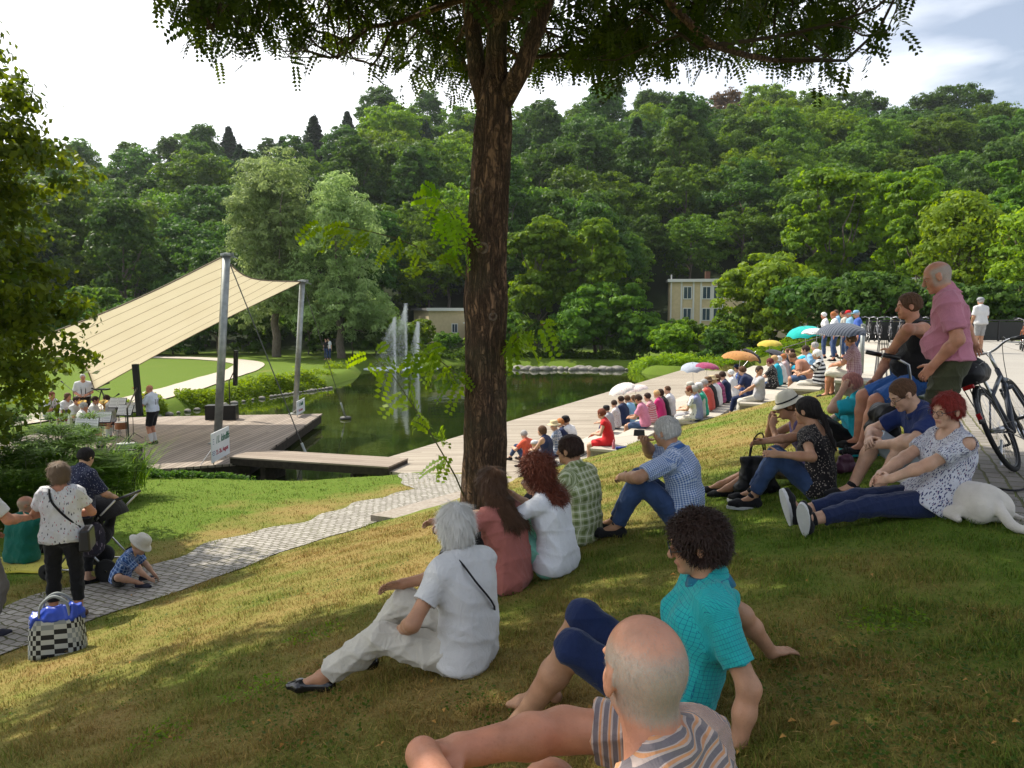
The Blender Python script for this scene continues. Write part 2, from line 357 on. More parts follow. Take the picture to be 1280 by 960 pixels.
# concrete terraces with timber seats ------------------------------------------
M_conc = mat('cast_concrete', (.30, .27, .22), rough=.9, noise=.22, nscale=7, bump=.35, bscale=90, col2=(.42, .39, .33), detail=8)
M_concd = mat('dark_concrete', (.16, .135, .10), rough=.9, nscale=9, bump=.4, bscale=70, col2=(.27, .24, .185), detail=8)  # darker concrete tone for the seat blocks
M_seat = plankmat('pale_terrace_slabs', ROT + R(90), .62, (.34, .31, .26), (.50, .46, .39), gap=.012)
M_dark = mat('drain_gap', (.03, .027, .022), rough=.9)
for i, (v0, z, u0) in enumerate(ROWS):
    lo = [ZDECK] + [r[1] for r in ROWS][:-1]; zb = lo[i]
    v1 = ROWS[i + 1][0] if i < 5 else .3
    lab = ['lowest concrete seating step beside the pond deck', 'second concrete seating step above the pond deck', 'middle concrete seating step with a bushy grass end',
           'fourth concrete seating step below the plaza', 'fifth concrete seating step, just below the topmost', 'topmost concrete seating step along the plaza edge'][i]
    t = empty('seating_step', (*xy(u0, v0), zb), ROT, lab, 'seating step', 'long concrete seating steps beside the pond')
    Lr = UEND - u0; wdt = v1 - v0
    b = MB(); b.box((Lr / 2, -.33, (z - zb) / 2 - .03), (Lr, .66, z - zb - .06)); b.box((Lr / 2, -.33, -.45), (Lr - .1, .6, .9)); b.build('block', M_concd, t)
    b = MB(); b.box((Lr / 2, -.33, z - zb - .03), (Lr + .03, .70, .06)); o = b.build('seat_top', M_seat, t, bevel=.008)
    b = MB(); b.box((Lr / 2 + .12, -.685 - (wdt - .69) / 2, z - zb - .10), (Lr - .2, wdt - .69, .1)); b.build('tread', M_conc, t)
    b = MB()
    for k, q in enumerate(np.linspace(.74, wdt - .06, 4)): b.box((Lr / 2 + .1, -q, z - zb - .046), (Lr - .3, .03, .012))
    b.build('drain_line', M_dark, t)
# low kerb slab beside the path
a0, a1 = xy(10.2, -7.42), xy(15.4, -7.42); b = MB()
kb = [xy(10.2, -7.42), xy(10.2, -6.35), xy(15.35, -6.35), xy(15.35, -7.42)]
zk = [float(ground(np.array([p[0]]), np.array([p[1]]))[0]) for p in kb]
b.add([(kb[0][0], kb[0][1], -3.33), (kb[1][0], kb[1][1], -3.33), (kb[2][0], kb[2][1], -3.72), (kb[3][0], kb[3][1], -3.74)] + [(p[0], p[1], -4.0) for p in kb],
      [(0, 1, 2, 3), (0, 4, 5, 1), (1, 5, 6, 2), (2, 6, 7, 3), (3, 7, 4, 0)])
tag(b.build('kerb', mat('path_kerb_slab', (.24, .2, .16), rough=.9, nscale=14, col2=(.37, .33, .28), bump=.3, detail=8)), kind='structure')
# cobbled path -----------------------------------------------------------------
def cobble(name, wid, hei, c1, c2, joint, rot=0, bump=1.0, scalej=.05):
    m = mat(name, c1, rough=.8, spec=.35); t = m.node_tree; b = t.nodes['Principled BSDF']; lk = t.links.new
    tcn = nd(t, 'ShaderNodeTexCoord'); mp_ = nd(t, 'ShaderNodeMapping'); mp_.inputs['Rotation'].default_value = (0, 0, rot); lk(tcn.outputs['Object'], mp_.inputs[0])
    nn = nd(t, 'ShaderNodeTexNoise'); nn.inputs['Scale'].default_value = 4.5; nn.inputs['Detail'].default_value = 3; lk(tcn.outputs['Object'], nn.inputs['Vector'])
    vm = nd(t, 'ShaderNodeVectorMath', operation='MULTIPLY_ADD'); lk(nn.outputs['Color'], vm.inputs[0]); vm.inputs[1].default_value = (scalej, scalej, 0); lk(mp_.outputs[0], vm.inputs[2])
    br = nd(t, 'ShaderNodeTexBrick'); br.inputs['Scale'].default_value = 1; br.inputs['Brick Width'].default_value = wid; br.inputs['Row Height'].default_value = hei
    br.inputs['Mortar Size'].default_value = hei * .1; br.inputs['Mortar Smooth'].default_value = .6; br.inputs['Bias'].default_value = 0
    br.inputs['Color1'].default_value = (0, 0, 0, 1); br.inputs['Color2'].default_value = (1, 1, 1, 1); br.inputs['Mortar'].default_value = (.5, .5, .5, 1); lk(vm.outputs[0], br.inputs['Vector'])
    n = nd(t, 'ShaderNodeTexNoise'); n.inputs['Scale'].default_value = 30; n.inputs['Detail'].default_value = 5; lk(tcn.outputs['Object'], n.inputs['Vector'])
    n0 = nd(t, 'ShaderNodeTexNoise'); n0.inputs['Scale'].default_value = 1.3; n0.inputs['Detail'].default_value = 5; lk(tcn.outputs['Object'], n0.inputs['Vector'])
    k = math_(t, 'ADD', math_(t, 'MULTIPLY', br.outputs['Color'], .5), math_(t, 'MULTIPLY', n.outputs[0], .5)); c = mixcol(t, k, c1, c2)
    j = mixcol(t, n0.outputs[0], joint, (.14, .15, .04)); c = mixcol(t, br.outputs['Fac'], c, j); lk(c, b.inputs['Base Color'])
    bp = nd(t, 'ShaderNodeBump'); bp.inputs['Strength'].default_value = bump; bp.inputs['Distance'].default_value = .02; bp.invert = False
    lk(math_(t, 'SUBTRACT', math_(t, 'MULTIPLY', n.outputs[0], .35), br.outputs['Fac']), bp.inputs['Height']); lk(bp.outputs[0], b.inputs['Normal']); return m
M_path = cobble('granite_setts', .135, .10, (.20, .18, .155), (.46, .43, .39), (.07, .055, .035), rot=-ROT + R(90), scalej=.10)
def sheet(name, us, vl, vr, m, lift=.006, nv=14):
    U = np.asarray(us); V_ = []
    for k in range(nv + 1):
        f = k / nv; V_.append((U, vl + (vr - vl) * f))
    uu = np.stack([a[0] for a in V_], 1); vv = np.stack([a[1] for a in V_], 1); X, Y = xy(uu, vv); Z = ground(X, Y, True) + lift
    n0, n1 = X.shape; i = np.arange((n0 - 1) * (n1 - 1)); a = (i // (n1 - 1)) * n1 + i % (n1 - 1)
    me = npmesh(name, np.stack([X, Y, Z], -1).reshape(-1, 3), np.stack([a, a + 1, a + n1 + 1, a + n1], -1)); return tag(link(name, me, m, smooth=True), kind='structure')
us = np.linspace(-14, 15.3, 180)
wob = .10 * np.sin(us * 2.1) + .07 * np.sin(us * 5.3 + 1)
sheet('path', us, np.interp(us, [-14, 11, 13.2, 15.3], [-8.42, -8.42, -8.6, -10.3]) + wob, np.interp(us, [-14, 3, 9, 15.3], [-7.1, -7.15, -7.25, -7.38]) + .5 * wob, M_path, .012)
# plaza --------------------------------------------------------------------------
def plaza():
    m = mat('plaza_surface', (.3, .28, .25), rough=.9, spec=.2); t = m.node_tree; b = t.nodes['Principled BSDF']; lk = t.links.new
    tcn = nd(t, 'ShaderNodeTexCoord'); n = nd(t, 'ShaderNodeTexNoise'); n.inputs['Scale'].default_value = .35; n.inputs['Detail'].default_value = 8; lk(tcn.outputs['Object'], n.inputs['Vector'])
    n2 = nd(t, 'ShaderNodeTexNoise'); n2.inputs['Scale'].default_value = 120; n2.inputs['Detail'].default_value = 2; lk(tcn.outputs['Object'], n2.inputs['Vector'])
    mp_ = nd(t, 'ShaderNodeMapping'); mp_.inputs['Rotation'].default_value = (0, 0, -ROT); lk(tcn.outputs['Object'], mp_.inputs[0]); s = nd(t, 'ShaderNodeSeparateXYZ'); lk(mp_.outputs[0], s.inputs[0])
    jl = math_(t, 'MAXIMUM', band(t, s.outputs[0], 4.2, .008), band(t, s.outputs[1], 4.2, .008))
    c = mixcol(t, math_(t, 'MULTIPLY_ADD', n2.outputs[0], .5, math_(t, 'MULTIPLY', n.outputs[0], .5)), (.20, .185, .165), (.44, .415, .37)); c = mixcol(t, jl, c, (.12, .105, .09)); lk(c, b.inputs['Base Color'])
    bp = nd(t, 'ShaderNodeBump'); bp.inputs['Strength'].default_value = .5; bp.inputs['Distance'].default_value = .006; lk(n2.outputs[0], bp.inputs['Height']); lk(bp.outputs[0], b.inputs['Normal']); return m
M_plaza = plaza()
pz = [xy(-12, 1.15), xy(22, 1.15), (62, 8), (62, -12), (8, -12)]
pz = [xy(1.0, 5.40), xy(6.0, 1.15), xy(19.0, 1.15), xy(19.0, .3), xy(49.5, .3), (22.5, 33.5), (70, 33.5), (70, 2)]
ngon('plaza', pz, ZPL + .012, M_plaza)
M_sett2 = cobble('plaza_edge_setts', .20, .13, (.16, .145, .125), (.32, .29, .26), (.09, .075, .04), rot=-ROT, bump=.8)
us = np.linspace(1.0, 18.9, 240)
o = sheet('plaza_kerb', us, vin(us) + .07 * np.sin(us * 1.9) + .05 * np.sin(us * 4.7), vin(us) + .62, M_sett2, .016, 8); o.name = 'pavement'
# ============================================================ VEGETATION
def leafquads(C, N, size, rg, tint, aspect=1.0, droop=0.0):
    """C centres, N normals (n,3) -> verts, faces, tint per vert. Each leaf is a diamond of 4 verts"""
    n = len(C); N = N / (np.linalg.norm(N, axis=1, keepdims=True) + 1e-9)
    r = rg.normal(size=(n, 3)); r[:, 2] -= droop; A = r - N * (r * N).sum(1, keepdims=True); A /= np.linalg.norm(A, axis=1, keepdims=True) + 1e-9
    B = np.cross(N, A); s = (size * rg.uniform(.6, 1.35, n))[:, None]
    V = np.stack([C - A * s, C - B * s * aspect * .55 + N * s * .12, C + A * s, C + B * s * aspect * .55 + N * s * .12], 1).reshape(-1, 3)
    Fq = np.arange(n * 4).reshape(-1, 4); return V, Fq, np.repeat(tint, 4)
def lobes_crown(lobes, nleaf, size, seed=0, fuzz=.14, clumps=26, aspect=1.0, droop=0, down=.25, fill=.15):
    """lobes: list of (cx,cy,cz, rx,ry,rz). leaf clumps over the lobes' surfaces"""
    rg = np.random.default_rng(seed); Lb = np.array(lobes, float); area = (Lb[:, 3] * Lb[:, 4] + Lb[:, 3] * Lb[:, 5]); p = area / area.sum()
    nc = clumps * len(Lb); li = rg.choice(len(Lb), nc, p=p); d = rg.normal(size=(nc, 3)); d /= np.linalg.norm(d, axis=1, keepdims=True)
    d[:, 2] = np.where(d[:, 2] < -down, -d[:, 2], d[:, 2])
    cc = Lb[li, :3] + d * Lb[li, 3:] * rg.uniform(.82, 1.08, (nc, 1)); cr = (Lb[li, 3:].mean(1) * rg.uniform(.2, .42, nc)); ct = rg.uniform(0, 1, nc)
    k = rg.choice(nc, nleaf); q = rg.normal(size=(nleaf, 3)); q /= np.linalg.norm(q, axis=1, keepdims=True)
    q[:, 2] = np.abs(q[:, 2]) * np.where(rg.uniform(size=nleaf) < .8, 1, -1)
    C = cc[k] + q * cr[k][:, None] * np.array([1, 1, .62]) * (1 + fuzz * rg.normal(size=(nleaf, 1)))
    N = q * .8 + d[k] * .5 + rg.normal(size=(nleaf, 3)) * .45
    tint = np.clip(.65 * ct[k] + .35 * rg.uniform(size=nleaf), 0, 1)
    return leafquads(C, N, size, rg, tint, aspect, droop)
def limb_mesh(b, p0, p1, r0, r1, seg=6, wob=.1, rg=None, n=7):
    rg = rg or rng; p0 = np.array(p0); p1 = np.array(p1); L_ = np.linalg.norm(p1 - p0); pts = []
    for i in range(seg + 1):
        t = i / seg; o = rg.normal(size=3) * wob * L_ * math.sin(math.pi * t) * .5; pts.append(tuple(p0 + (p1 - p0) * t + o))
    b.tube(pts, [r0 + (r1 - r0) * (i / seg) for i in range(seg + 1)], n); return pts
M_bark = mat('grey_bark', (.10, .08, .06), rough=.95, nscale=6, col2=(.19, .16, .13), bump=.8, bscale=9, stretch=(3, 3, .6))
def round_lobes(R_, H, n, rg, base=.35, flat=.8, shape='round'):
    out = [(0, 0, H * .62, R_ * .62, R_ * .62, H * .3)]
    for i in range(n):
        t = rg.uniform(0, 1); a = rg.uniform(0, 6.28); zz = base + (1 - base) * t * .93
        if shape == 'round': rad = R_ * math.sqrt(max(.05, 1 - (2 * t - .85) ** 2 / 1.5)) * .72
        elif shape == 'cone': rad = R_ * (1 - t) ** .8 * .85
        elif shape == 'tall': rad = R_ * (math.sin(math.pi * min(1, t * .8 + .18)) ** .7) * .7
        rr = R_ * rg.uniform(.26, .42) * (1 if shape != 'cone' else (1.05 - .75 * t))
        out.append((rad * math.cos(a), rad * math.sin(a), zz * H, rr, rr, rr * flat))
    return out
def conifer(H, R_, nleaf, seed):
    rg = np.random.default_rng(seed); t = rg.uniform(0, 1, nleaf) ** .8; lvl = np.floor(t * 22) / 22 + rg.normal(size=nleaf) * .006
    a = np.floor(rg.uniform(0, 9, nleaf)) * .698 + lvl * 40 + rg.normal(size=nleaf) * .13; env = R_ * (1 - lvl * .96) * (.75 + .35 * np.sin(lvl * 91 + a * 3)); f = rg.uniform(.15, 1, nleaf) ** .6
    C = np.stack([np.cos(a) * env * f, np.sin(a) * env * f, H * (.1 + .9 * lvl) - env * f * .32 + rg.normal(size=nleaf) * .15], 1)
    N = np.stack([np.cos(a) * .3, np.sin(a) * .3, np.ones(nleaf)], 1) + rg.normal(size=(nleaf, 3)) * .4
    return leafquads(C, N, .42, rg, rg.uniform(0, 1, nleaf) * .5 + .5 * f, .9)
G = {
 'mid': leafmat('mid_green_leaves', (.040, .100, .012), (.115, .205, .026), trans=.42),
 'fresh': leafmat('fresh_green_leaves', (.062, .135, .010), (.16, .25, .022), trans=.45),
 'dark': leafmat('dark_green_leaves', (.028, .078, .015), (.078, .155, .025), trans=.4),
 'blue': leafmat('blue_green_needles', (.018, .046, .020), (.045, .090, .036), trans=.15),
 'yell': leafmat('yellow_green_leaves', (.095, .175, .014), (.21, .31, .03), trans=.4),
 'silver': leafmat('silver_green_willow_leaves', (.13, .21, .065), (.30, .40, .16), trans=.4),
 'brown': leafmat('browned_leaves', (.10, .065, .03), (.17, .12, .05), trans=.25),
}
def tree_proto(kind, seed):
    rg = np.random.default_rng(seed)
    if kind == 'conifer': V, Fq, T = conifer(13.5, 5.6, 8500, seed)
    elif kind == 'tall': V, Fq, T = lobes_crown(round_lobes(4.4, 16, 46, rg, .2, .9, 'tall'), 15000, .23, seed, clumps=12)
    elif kind == 'cone': V, Fq, T = lobes_crown(round_lobes(3.6, 12, 34, rg, .1, .8, 'cone'), 6500, .30, seed, clumps=12)
    elif kind == 'bush': V, Fq, T = lobes_crown(round_lobes(2.6, 3.6, 12, rg, .1, .9), 4200, .2, seed, clumps=14, down=.8)
    else: V, Fq, T = lobes_crown([(l[0], l[1], l[2] + rg.uniform(-.6, .6), *[q * .78 for q in l[3:]]) for l in round_lobes(6.4, 12.5, 44, rg, .22, .8)], 17000, .235, seed, clumps=13, fuzz=.25)
    H = V[:, 2].max(); me = npmesh('crown', V, Fq, {'tint': T})
    b = MB(); tp = limb_mesh(b, (0, 0, -1.2), (0, 0, H * .78), .26 if kind != 'bush' else .07, .05, 7, .03, rg)
    for k in range(7 if kind != 'bush' else 4):
        a = rg.uniform(0, 6.28); z0 = H * rg.uniform(.22, .55); q = (math.cos(a) * H * .2, math.sin(a) * H * .2, z0 + H * .25)
        limb_mesh(b, (0, 0, z0), q, .1 if kind != 'bush' else .03, .02, 4, .08, rg, 5)
    tme = bpy.data.meshes.new('trunk'); tme.from_pydata(b.v, [], b.f); tme.materials.append(M_bark); me.materials.append(G['mid']); return me, tme
PROTO = {}
def tree_at(kind, var, x, y, s, m, label, cat='tree', group=None, name=None, sz=None, z=None):
    key = (kind, var)
    if key not in PROTO: PROTO[key] = tree_proto(kind, 100 + var * 7 + len(kind))
    me, tme = PROTO[key]
    t = empty(name or {'conifer': 'spruce_tree', 'bush': 'bush'}.get(kind, 'broadleaf_tree'), (x, y, gz(x, y) if z is None else z), random.uniform(0, 6.28), label, cat, group)
    t.scale = (s, s, sz or s)
    for nm, md, mm in (('crown', me, G[m]), ('trunk' if kind != 'bush' else 'stem', tme, None)):
        o = bpy.data.objects.new(nm, md); COL.objects.link(o); o.parent = t
        if mm: o.material_slots[0].link = 'OBJECT'; o.material_slots[0].material = mm
    return t
# wooded hillside: every tree a thing -------------------------------------------
rg = np.random.default_rng(3); hill = []
for y in (80, 89, 98, 108, 119, 131, 144, 158, 172, 186):
    stepx = 6.9 + (y - 80) * .02
    for x in np.arange(-.74 * y, .72 * y, stepx):
        hill.append((x + rg.uniform(-2.2, 2.2), y + rg.uniform(-3.5, 3.5)))
hillcol = {'mid': 'mid green', 'fresh': 'fresh light green', 'dark': 'dark green', 'blue': 'blue-green', 'brown': 'brownish'}
def zone(px):
    for lim, s in ((180, 'above the sail'), (400, 'behind the pale willows'), (620, 'behind the fountain'), (820, 'right of the big trunk'),
                   (960, 'above the flat-roofed building'), (1120, 'behind the round lime'), (9999, 'at the right end')):
        if px < lim: return s
def height_word(y):
    return 'at the hill foot' if y < 94 else 'low on the hill' if y < 114 else 'halfway up the hill' if y < 138 else 'high on the hill' if y < 165 else 'on the skyline'
HT = []
for (x, y) in hill:
    px = 640 + F * x / y; r = rg.uniform()
    if px < 180: kind, m = ('round', 'mid') if r < .6 else ('tall', 'mid') if r < .8 else ('conifer', 'blue')
    elif px < 480: kind, m = ('round', 'dark') if r < .35 else ('round', 'mid') if r < .6 else ('tall', 'dark') if r < .75 else ('conifer', 'blue')
    elif px < 640: kind, m = ('conifer', 'blue') if r < .3 else ('round', 'fresh') if r < .6 else ('round', 'mid')
    elif px < 800: kind, m = ('conifer', 'blue') if r < .35 and y > 120 else ('round', 'dark') if r < .7 else ('round', 'mid')
    elif px < 1080: kind, m = ('round', 'mid') if r < .45 else ('round', 'fresh') if r < .66 and y > 118 else ('tall', 'mid') if r < .7 else ('conifer', 'blue') if r < .76 else ('round', 'dark')
    else: kind, m = ('round', 'mid') if r < .65 else ('round', 'dark')
    if 500 < px < 700 and 318 < 0: continue
    if kind == 'conifer' and rg.uniform() < (.4 if y < 150 else .62): kind, m = 'tall', 'dark'
    if 340 < px < 470 and y > 150 and rg.uniform() < .5: kind, m = 'conifer', 'blue'
    if 870 < px < 900 and y > 165: m = 'brown'
    if (815 < px < 1310 and y < 94) or (500 < px < 690 and y < 86): continue
    s = rg.uniform(.72, 1.2) * (1.0 if y > 100 else .9)
    kd = {'round': 'rounded tree', 'tall': 'slender tree', 'conifer': 'spruce'}[kind]
    HT.append((px, f'{hillcol[m]} {kd} {height_word(y)}', zone(px), tree_at(kind, int(rg.integers(0, 3)), x, y, s, m, None, 'tree')))
ORD = ['first', 'second', 'third', 'fourth', 'fifth', 'sixth', 'seventh', 'eighth', 'ninth', 'tenth', 'eleventh', 'twelfth']
for key in {(h[1], h[2]) for h in HT}:
    same = sorted([h for h in HT if (h[1], h[2]) == key], key=lambda h: h[0])
    for i, h in enumerate(same):
        h[3]['label'] = f'{key[0]} {key[1]}' if len(same) == 1 else f'{key[0]}, {ORD[min(i, 11)]} from left {key[1]}'; h[3]['group'] = 'trees on the wooded hillside'
# trees standing apart along the water and plaza -----------------------------------
def big_tree(name, lobes, nleaf, size, m, pos, label, trunk=(.3, 3), seed=1, limbs=(), group=None, aspect=1.0, droop=0, clumps=26, fuzz=.14, cat='tree', down=.25, bark=None):
    V, Fq, T = lobes_crown(lobes, nleaf, size, seed, fuzz, clumps, aspect, droop, down)
    t = empty(name, pos, 0, label, cat, group); me = npmesh('crown', V, Fq, {'tint': T}); link('crown', me, G[m] if isinstance(m, str) else m, t)
    b = MB(); rg_ = np.random.default_rng(seed); limb_mesh(b, (0, 0, -.6), (0, 0, trunk[1]), trunk[0], trunk[0] * .6, 5, .04, rg_, 9)
    for l in lobes[: 12]: limb_mesh(b, (0, 0, trunk[1] * rg_.uniform(.6, 1)), l[:3], trunk[0] * .4, .03, 5, .06, rg_, 6)
    b.build('trunk', bark or M_bark, t, smooth=True); return t
def lob(n, seed, c, r, rr, up=1.0):
    """n lobes over an ellipsoid envelope c, r; lobe radii rr"""
    rg_ = np.random.default_rng(seed); o = []
    for i in range(n):
        d = rg_.normal(size=3); d /= np.linalg.norm(d); f = rg_.uniform(.35, .85); q = rg_.uniform(rr[0], rr[1])
        o.append((c[0] + d[0] * r[0] * f, c[1] + d[1] * r[1] * f, c[2] + d[2] * r[2] * f, q, q, q * up))
    return o
def gp(px, depth):
    x = atd(px, 400, depth)[0]; return (x, depth, gz(x, depth))
# the two pale willows
p = gp(345, 64); big_tree('willow_tree', [(l[0] * (1.15 - l[2] * .030), *l[1:]) for l in lob(50, 5, (0, 0, 9.6), (4.3, 4.3, 9.6), (1.0, 1.8), 1.4)] + [(3.4 * math.cos(a * .7), 3.0 * math.sin(a * .7), 2.6 + (a % 3) * .9, 1.3, 1.3, 1.5) for a in range(9)], 44000, .17, 'silver', p, 'tall silvery pale green willow tree, left of the pair behind the sail', (.4, 5), 11, aspect=.6, droop=.8, clumps=18)
p = gp(425, 62); big_tree('willow_tree', [(l[0] * (1.15 - l[2] * .035), *l[1:]) for l in lob(46, 6, (0, 0, 7.2), (4.0, 4.2, 8.0), (.9, 1.6), 1.4)] + [(3.6 * math.cos(a * .7), 3.0 * math.sin(a * .7), 2.4 + (a % 3) * .9, 1.3, 1.3, 1.5) for a in range(9)], 38000, .17, 'silver', p, 'lower silvery green willow tree on the right of the pair, beside the fountain', (.38, 4), 12, aspect=.6, droop=.8, clumps=18)
# weeping birch behind the fountain
p = gp(560, 88); big_tree('birch_tree', lob(26, 7, (0, 0, 7.4), (4.6, 4, 6.5), (.8, 1.5), 2.0), 20000, .2, 'mid', p, 'soft drooping birch tree behind the fountain and the trunk', (.2, 5), 13, aspect=.5, droop=1.6, clumps=16)
# right of the big trunk
p = gp(672, 66); big_tree('maple_tree', lob(26, 8, (0, 0, 6.6), (3.4, 3.2, 6.2), (.9, 1.6), .8), 20000, .2, 'fresh', p, 'bright yellow-green maple tree just right of the big trunk', (.2, 4), 14, clumps=16)
p = gp(745, 65); big_tree('maple_tree', lob(26, 9, (0, 0, 6.8), (2.7, 3, 5.8), (.8, 1.4), .8), 18000, .2, 'fresh', p, 'bright green slender maple tree behind the far bank stones', (.18, 4), 15, clumps=16)
p = gp(752, 62); big_tree('lime_tree', lob(26, 10, (0, 0, 3.2), (4.0, 3.2, 3.4), (1.0, 1.7), .8), 22000, .18, 'mid', p, 'dense rounded dark green tree on the far bank, right of the big trunk', (.2, 2), 16, clumps=18, down=.8)
# rounded lime beside the flat building
p = gp(962, 58); big_tree('lime_tree', lob(34, 11, (0, 0, 4.0), (3.9, 3.4, 3.6), (1.0, 1.6), .8), 26000, .18, 'yell', (p[0], p[1], -3.2), 'rounded yellow-green lime tree in front of the flat-roofed building', (.22, 2), 17, clumps=18, down=.8)
p = gp(1040, 64); big_tree('ash_tree', lob(30, 12, (0, 0, 8), (4.4, 3.6, 6.2), (.9, 1.6), .65), 22000, .2, 'fresh', p, 'airy light green ash tree rising above the umbrellas', (.2, 5), 18, clumps=16)
p = gp(1120, 66); big_tree('ash_tree', lob(34, 13, (0, 0, 8.4), (4.8, 3.6, 6.2), (1.0, 1.7), .65), 22000, .2, 'fresh', p, 'broad light green ash tree above the man in the black vest', (.2, 5), 19, clumps=16)
p = gp(1195, 48); big_tree('hornbeam_tree', round_lobes(3.5, 9, 40, np.random.default_rng(5), .05, .7, 'cone'), 22000, .16, 'yell', (p[0], p[1], -1.5), 'conical yellow-green hornbeam tree behind the man in the pink shirt', (.16, 4), 20, clumps=16, down=.9)
p = gp(1275, 44); big_tree('hornbeam_tree', round_lobes(2.6, 7.6, 34, np.random.default_rng(6), .05, .8, 'cone'), 16000, .15, 'yell', (p[0], p[1], -1.5), 'yellow-green hornbeam tree at the right edge of the plaza', (.16, 4), 21, clumps=16, down=.9)
p = gp(1150, 56); big_tree('ash_tree', lob(26, 14, (0, 0, 6.5), (3.4, 3, 5.0), (.8, 1.4), .65), 16000, .18, 'fresh', p, 'small light green ash tree left of the conical hornbeam', (.16, 4), 22, clumps=16)
p = gp(1245, 66); big_tree('ash_tree', lob(30, 15, (0, 0, 8.5), (4.6, 3.5, 6.0), (.9, 1.6), .65), 20000, .2, 'mid', p, 'tall mid green ash tree behind the conical hornbeam', (.2, 5), 23, clumps=16)
# row of garden and bank bushes
BUSH = [(498, 66, .7, 'fresh', 'low bush behind the left fountain jets'), (470, 68, 1.15, 'mid', 'bush under the right willow'), (520, 70, .75, 'fresh', 'light bush directly behind the fountain'),
        (560, 66, .5, 'mid', 'clipped bush in front of the small flat-roofed hut'), (592, 66.5, .5, 'yell', 'yellowish bush left of the trunk on the far bank'), (648, 64, .9, 'mid', 'dark bush just right of the trunk on the far bank'),
        (690, 62, .6, 'mid', 'low bush behind the first bank stones'), (800, 63, .8, 'dark', 'dark bush at the pond corner'), (830, 60, .8, 'mid', 'round bush left of the flat-roofed building'),
        (868, 62, .8, 'mid', 'tall bush in front of the flat-roofed building'), (900, 58, .75, 'fresh', 'light green bush before the building windows'), (840, 57, .7, 'fresh', 'low bright bush near the deck end'),
        (925, 60, .95, 'mid', 'bush hugging the rounded lime tree'), (905, 54, .6, 'dark', 'low dark bush behind the purple umbrella'), (1010, 50, .95, 'dark', 'dark hedge bush behind the green umbrella'),
        (1060, 46, .9, 'dark', 'dark hedge bush behind the standing group'), (1100, 43, .95, 'dark', 'dark hedge bush behind the bicycle rack'), (1140, 43, .9, 'dark', 'dark hedge bush behind the man in the black vest'),
        (1240, 40, .8, 'dark', 'dark hedge bush behind the cyclist'), (1170, 42, .8, 'dark', 'dark hedge bush behind the pink shirt'), (60, 62, 1.2, 'dark', 'dark bush behind the left lawn'), (150, 66, 1.2, 'dark', 'dark bush beyond the curved path'),
        (215, 68, 1.1, 'dark', 'dark bush beyond the lawn under the sail'), (270, 68, 1.2, 'dark', 'dark bush behind the tall mast'), (310, 70, 1.3, 'mid', 'tall bush left of the willows'), (100, 70, 1.5, 'mid', 'tall bush above the lawn edge'),
        (440, 66, .9, 'dark', 'shady bush beneath the willows'), (385, 68, 1.1, 'dark', 'shady bush between the two willow trunks')]
for i, (px, d, s, m, lab) in enumerate(BUSH):
    p = gp(px, d); tree_at('bush', i % 3, p[0], p[1], s, m, lab, 'bush', 'bushes around the pond and plaza', z=None if px < 1000 else ZPL - .3)
# low bank plants (yellow-green clumps on the left bank and by the deck end)
def ground_cover(name, pts, n, size, m, label_kind='ground_cover', h=.35, seed=0):
    rg_ = np.random.default_rng(seed); P = np.array(pts); k = rg_.integers(0, len(P), n); rad = P[k, 2] * np.sqrt(rg_.uniform(0, 1, n)); a = rg_.uniform(0, 6.28, n)
    X = P[k, 0] + rad * np.cos(a); Y = P[k, 1] + rad * np.sin(a); cl = .5 + .5 * fbm(X, Y, 2.2, 2, seed); Z = ground(X, Y, True) + rg_.uniform(.02, 1, n) * h * cl
    V, Fq, T = leafquads(np.stack([X, Y, Z], 1), rg_.normal(size=(n, 3)) * .6 + np.array([0, 0, .8]), size, rg_, np.clip(cl * .7 + .3 * rg_.uniform(size=n), 0, 1), .8)
    o = link(name, npmesh(name, V, Fq, {'tint': T}), G[m]); return tag(o, kind='stuff')
lb = [(-14.5 + i * .21, 34.6 + i * .56, .65) for i in range(10)] + [(-12.9 + i * .22, 40.6 + i * .4, .8) for i in range(9)] + [(-14.0, 40.5, 1.0), (-12.9, 43.5, 1.3), (-12.2, 47, 1.3), (-11.8, 52, .9), (-14.9, 32.0, .5), (-14.9, 30.2, .5)]
ground_cover('bank_plants', lb, 16000, .085, 'yell', h=.55, seed=2)
ground_cover('bank_plants', [(9.6 + i * .75, 55.4 - i * .35, 1.3) for i in range(7)] + [(12.6, 54.4, 1.6), (14.2, 54.0, 1.4)], 14000, .09, 'yell', h=.9, seed=3)
ground_cover('ivy_cover', [xy(51.5 + .35 * i, -9 + i * 1.0) + (1.6,) for i in range(10)], 14000, .10, 'fresh', h=.75, seed=4)
ground_cover('bank_plants', [(-8 + i * 1.5, 64.5 - (i > 5) * (i - 5) * .6, 1.2) for i in range(12)], 12000, .12, 'mid', h=.9, seed=5)
ground_cover('bank_plants', [(-9.5 + i * .5, 18.0 - i * .0, .5) for i in range(7)], 6000, .05, 'dark', h=.35, seed=6)
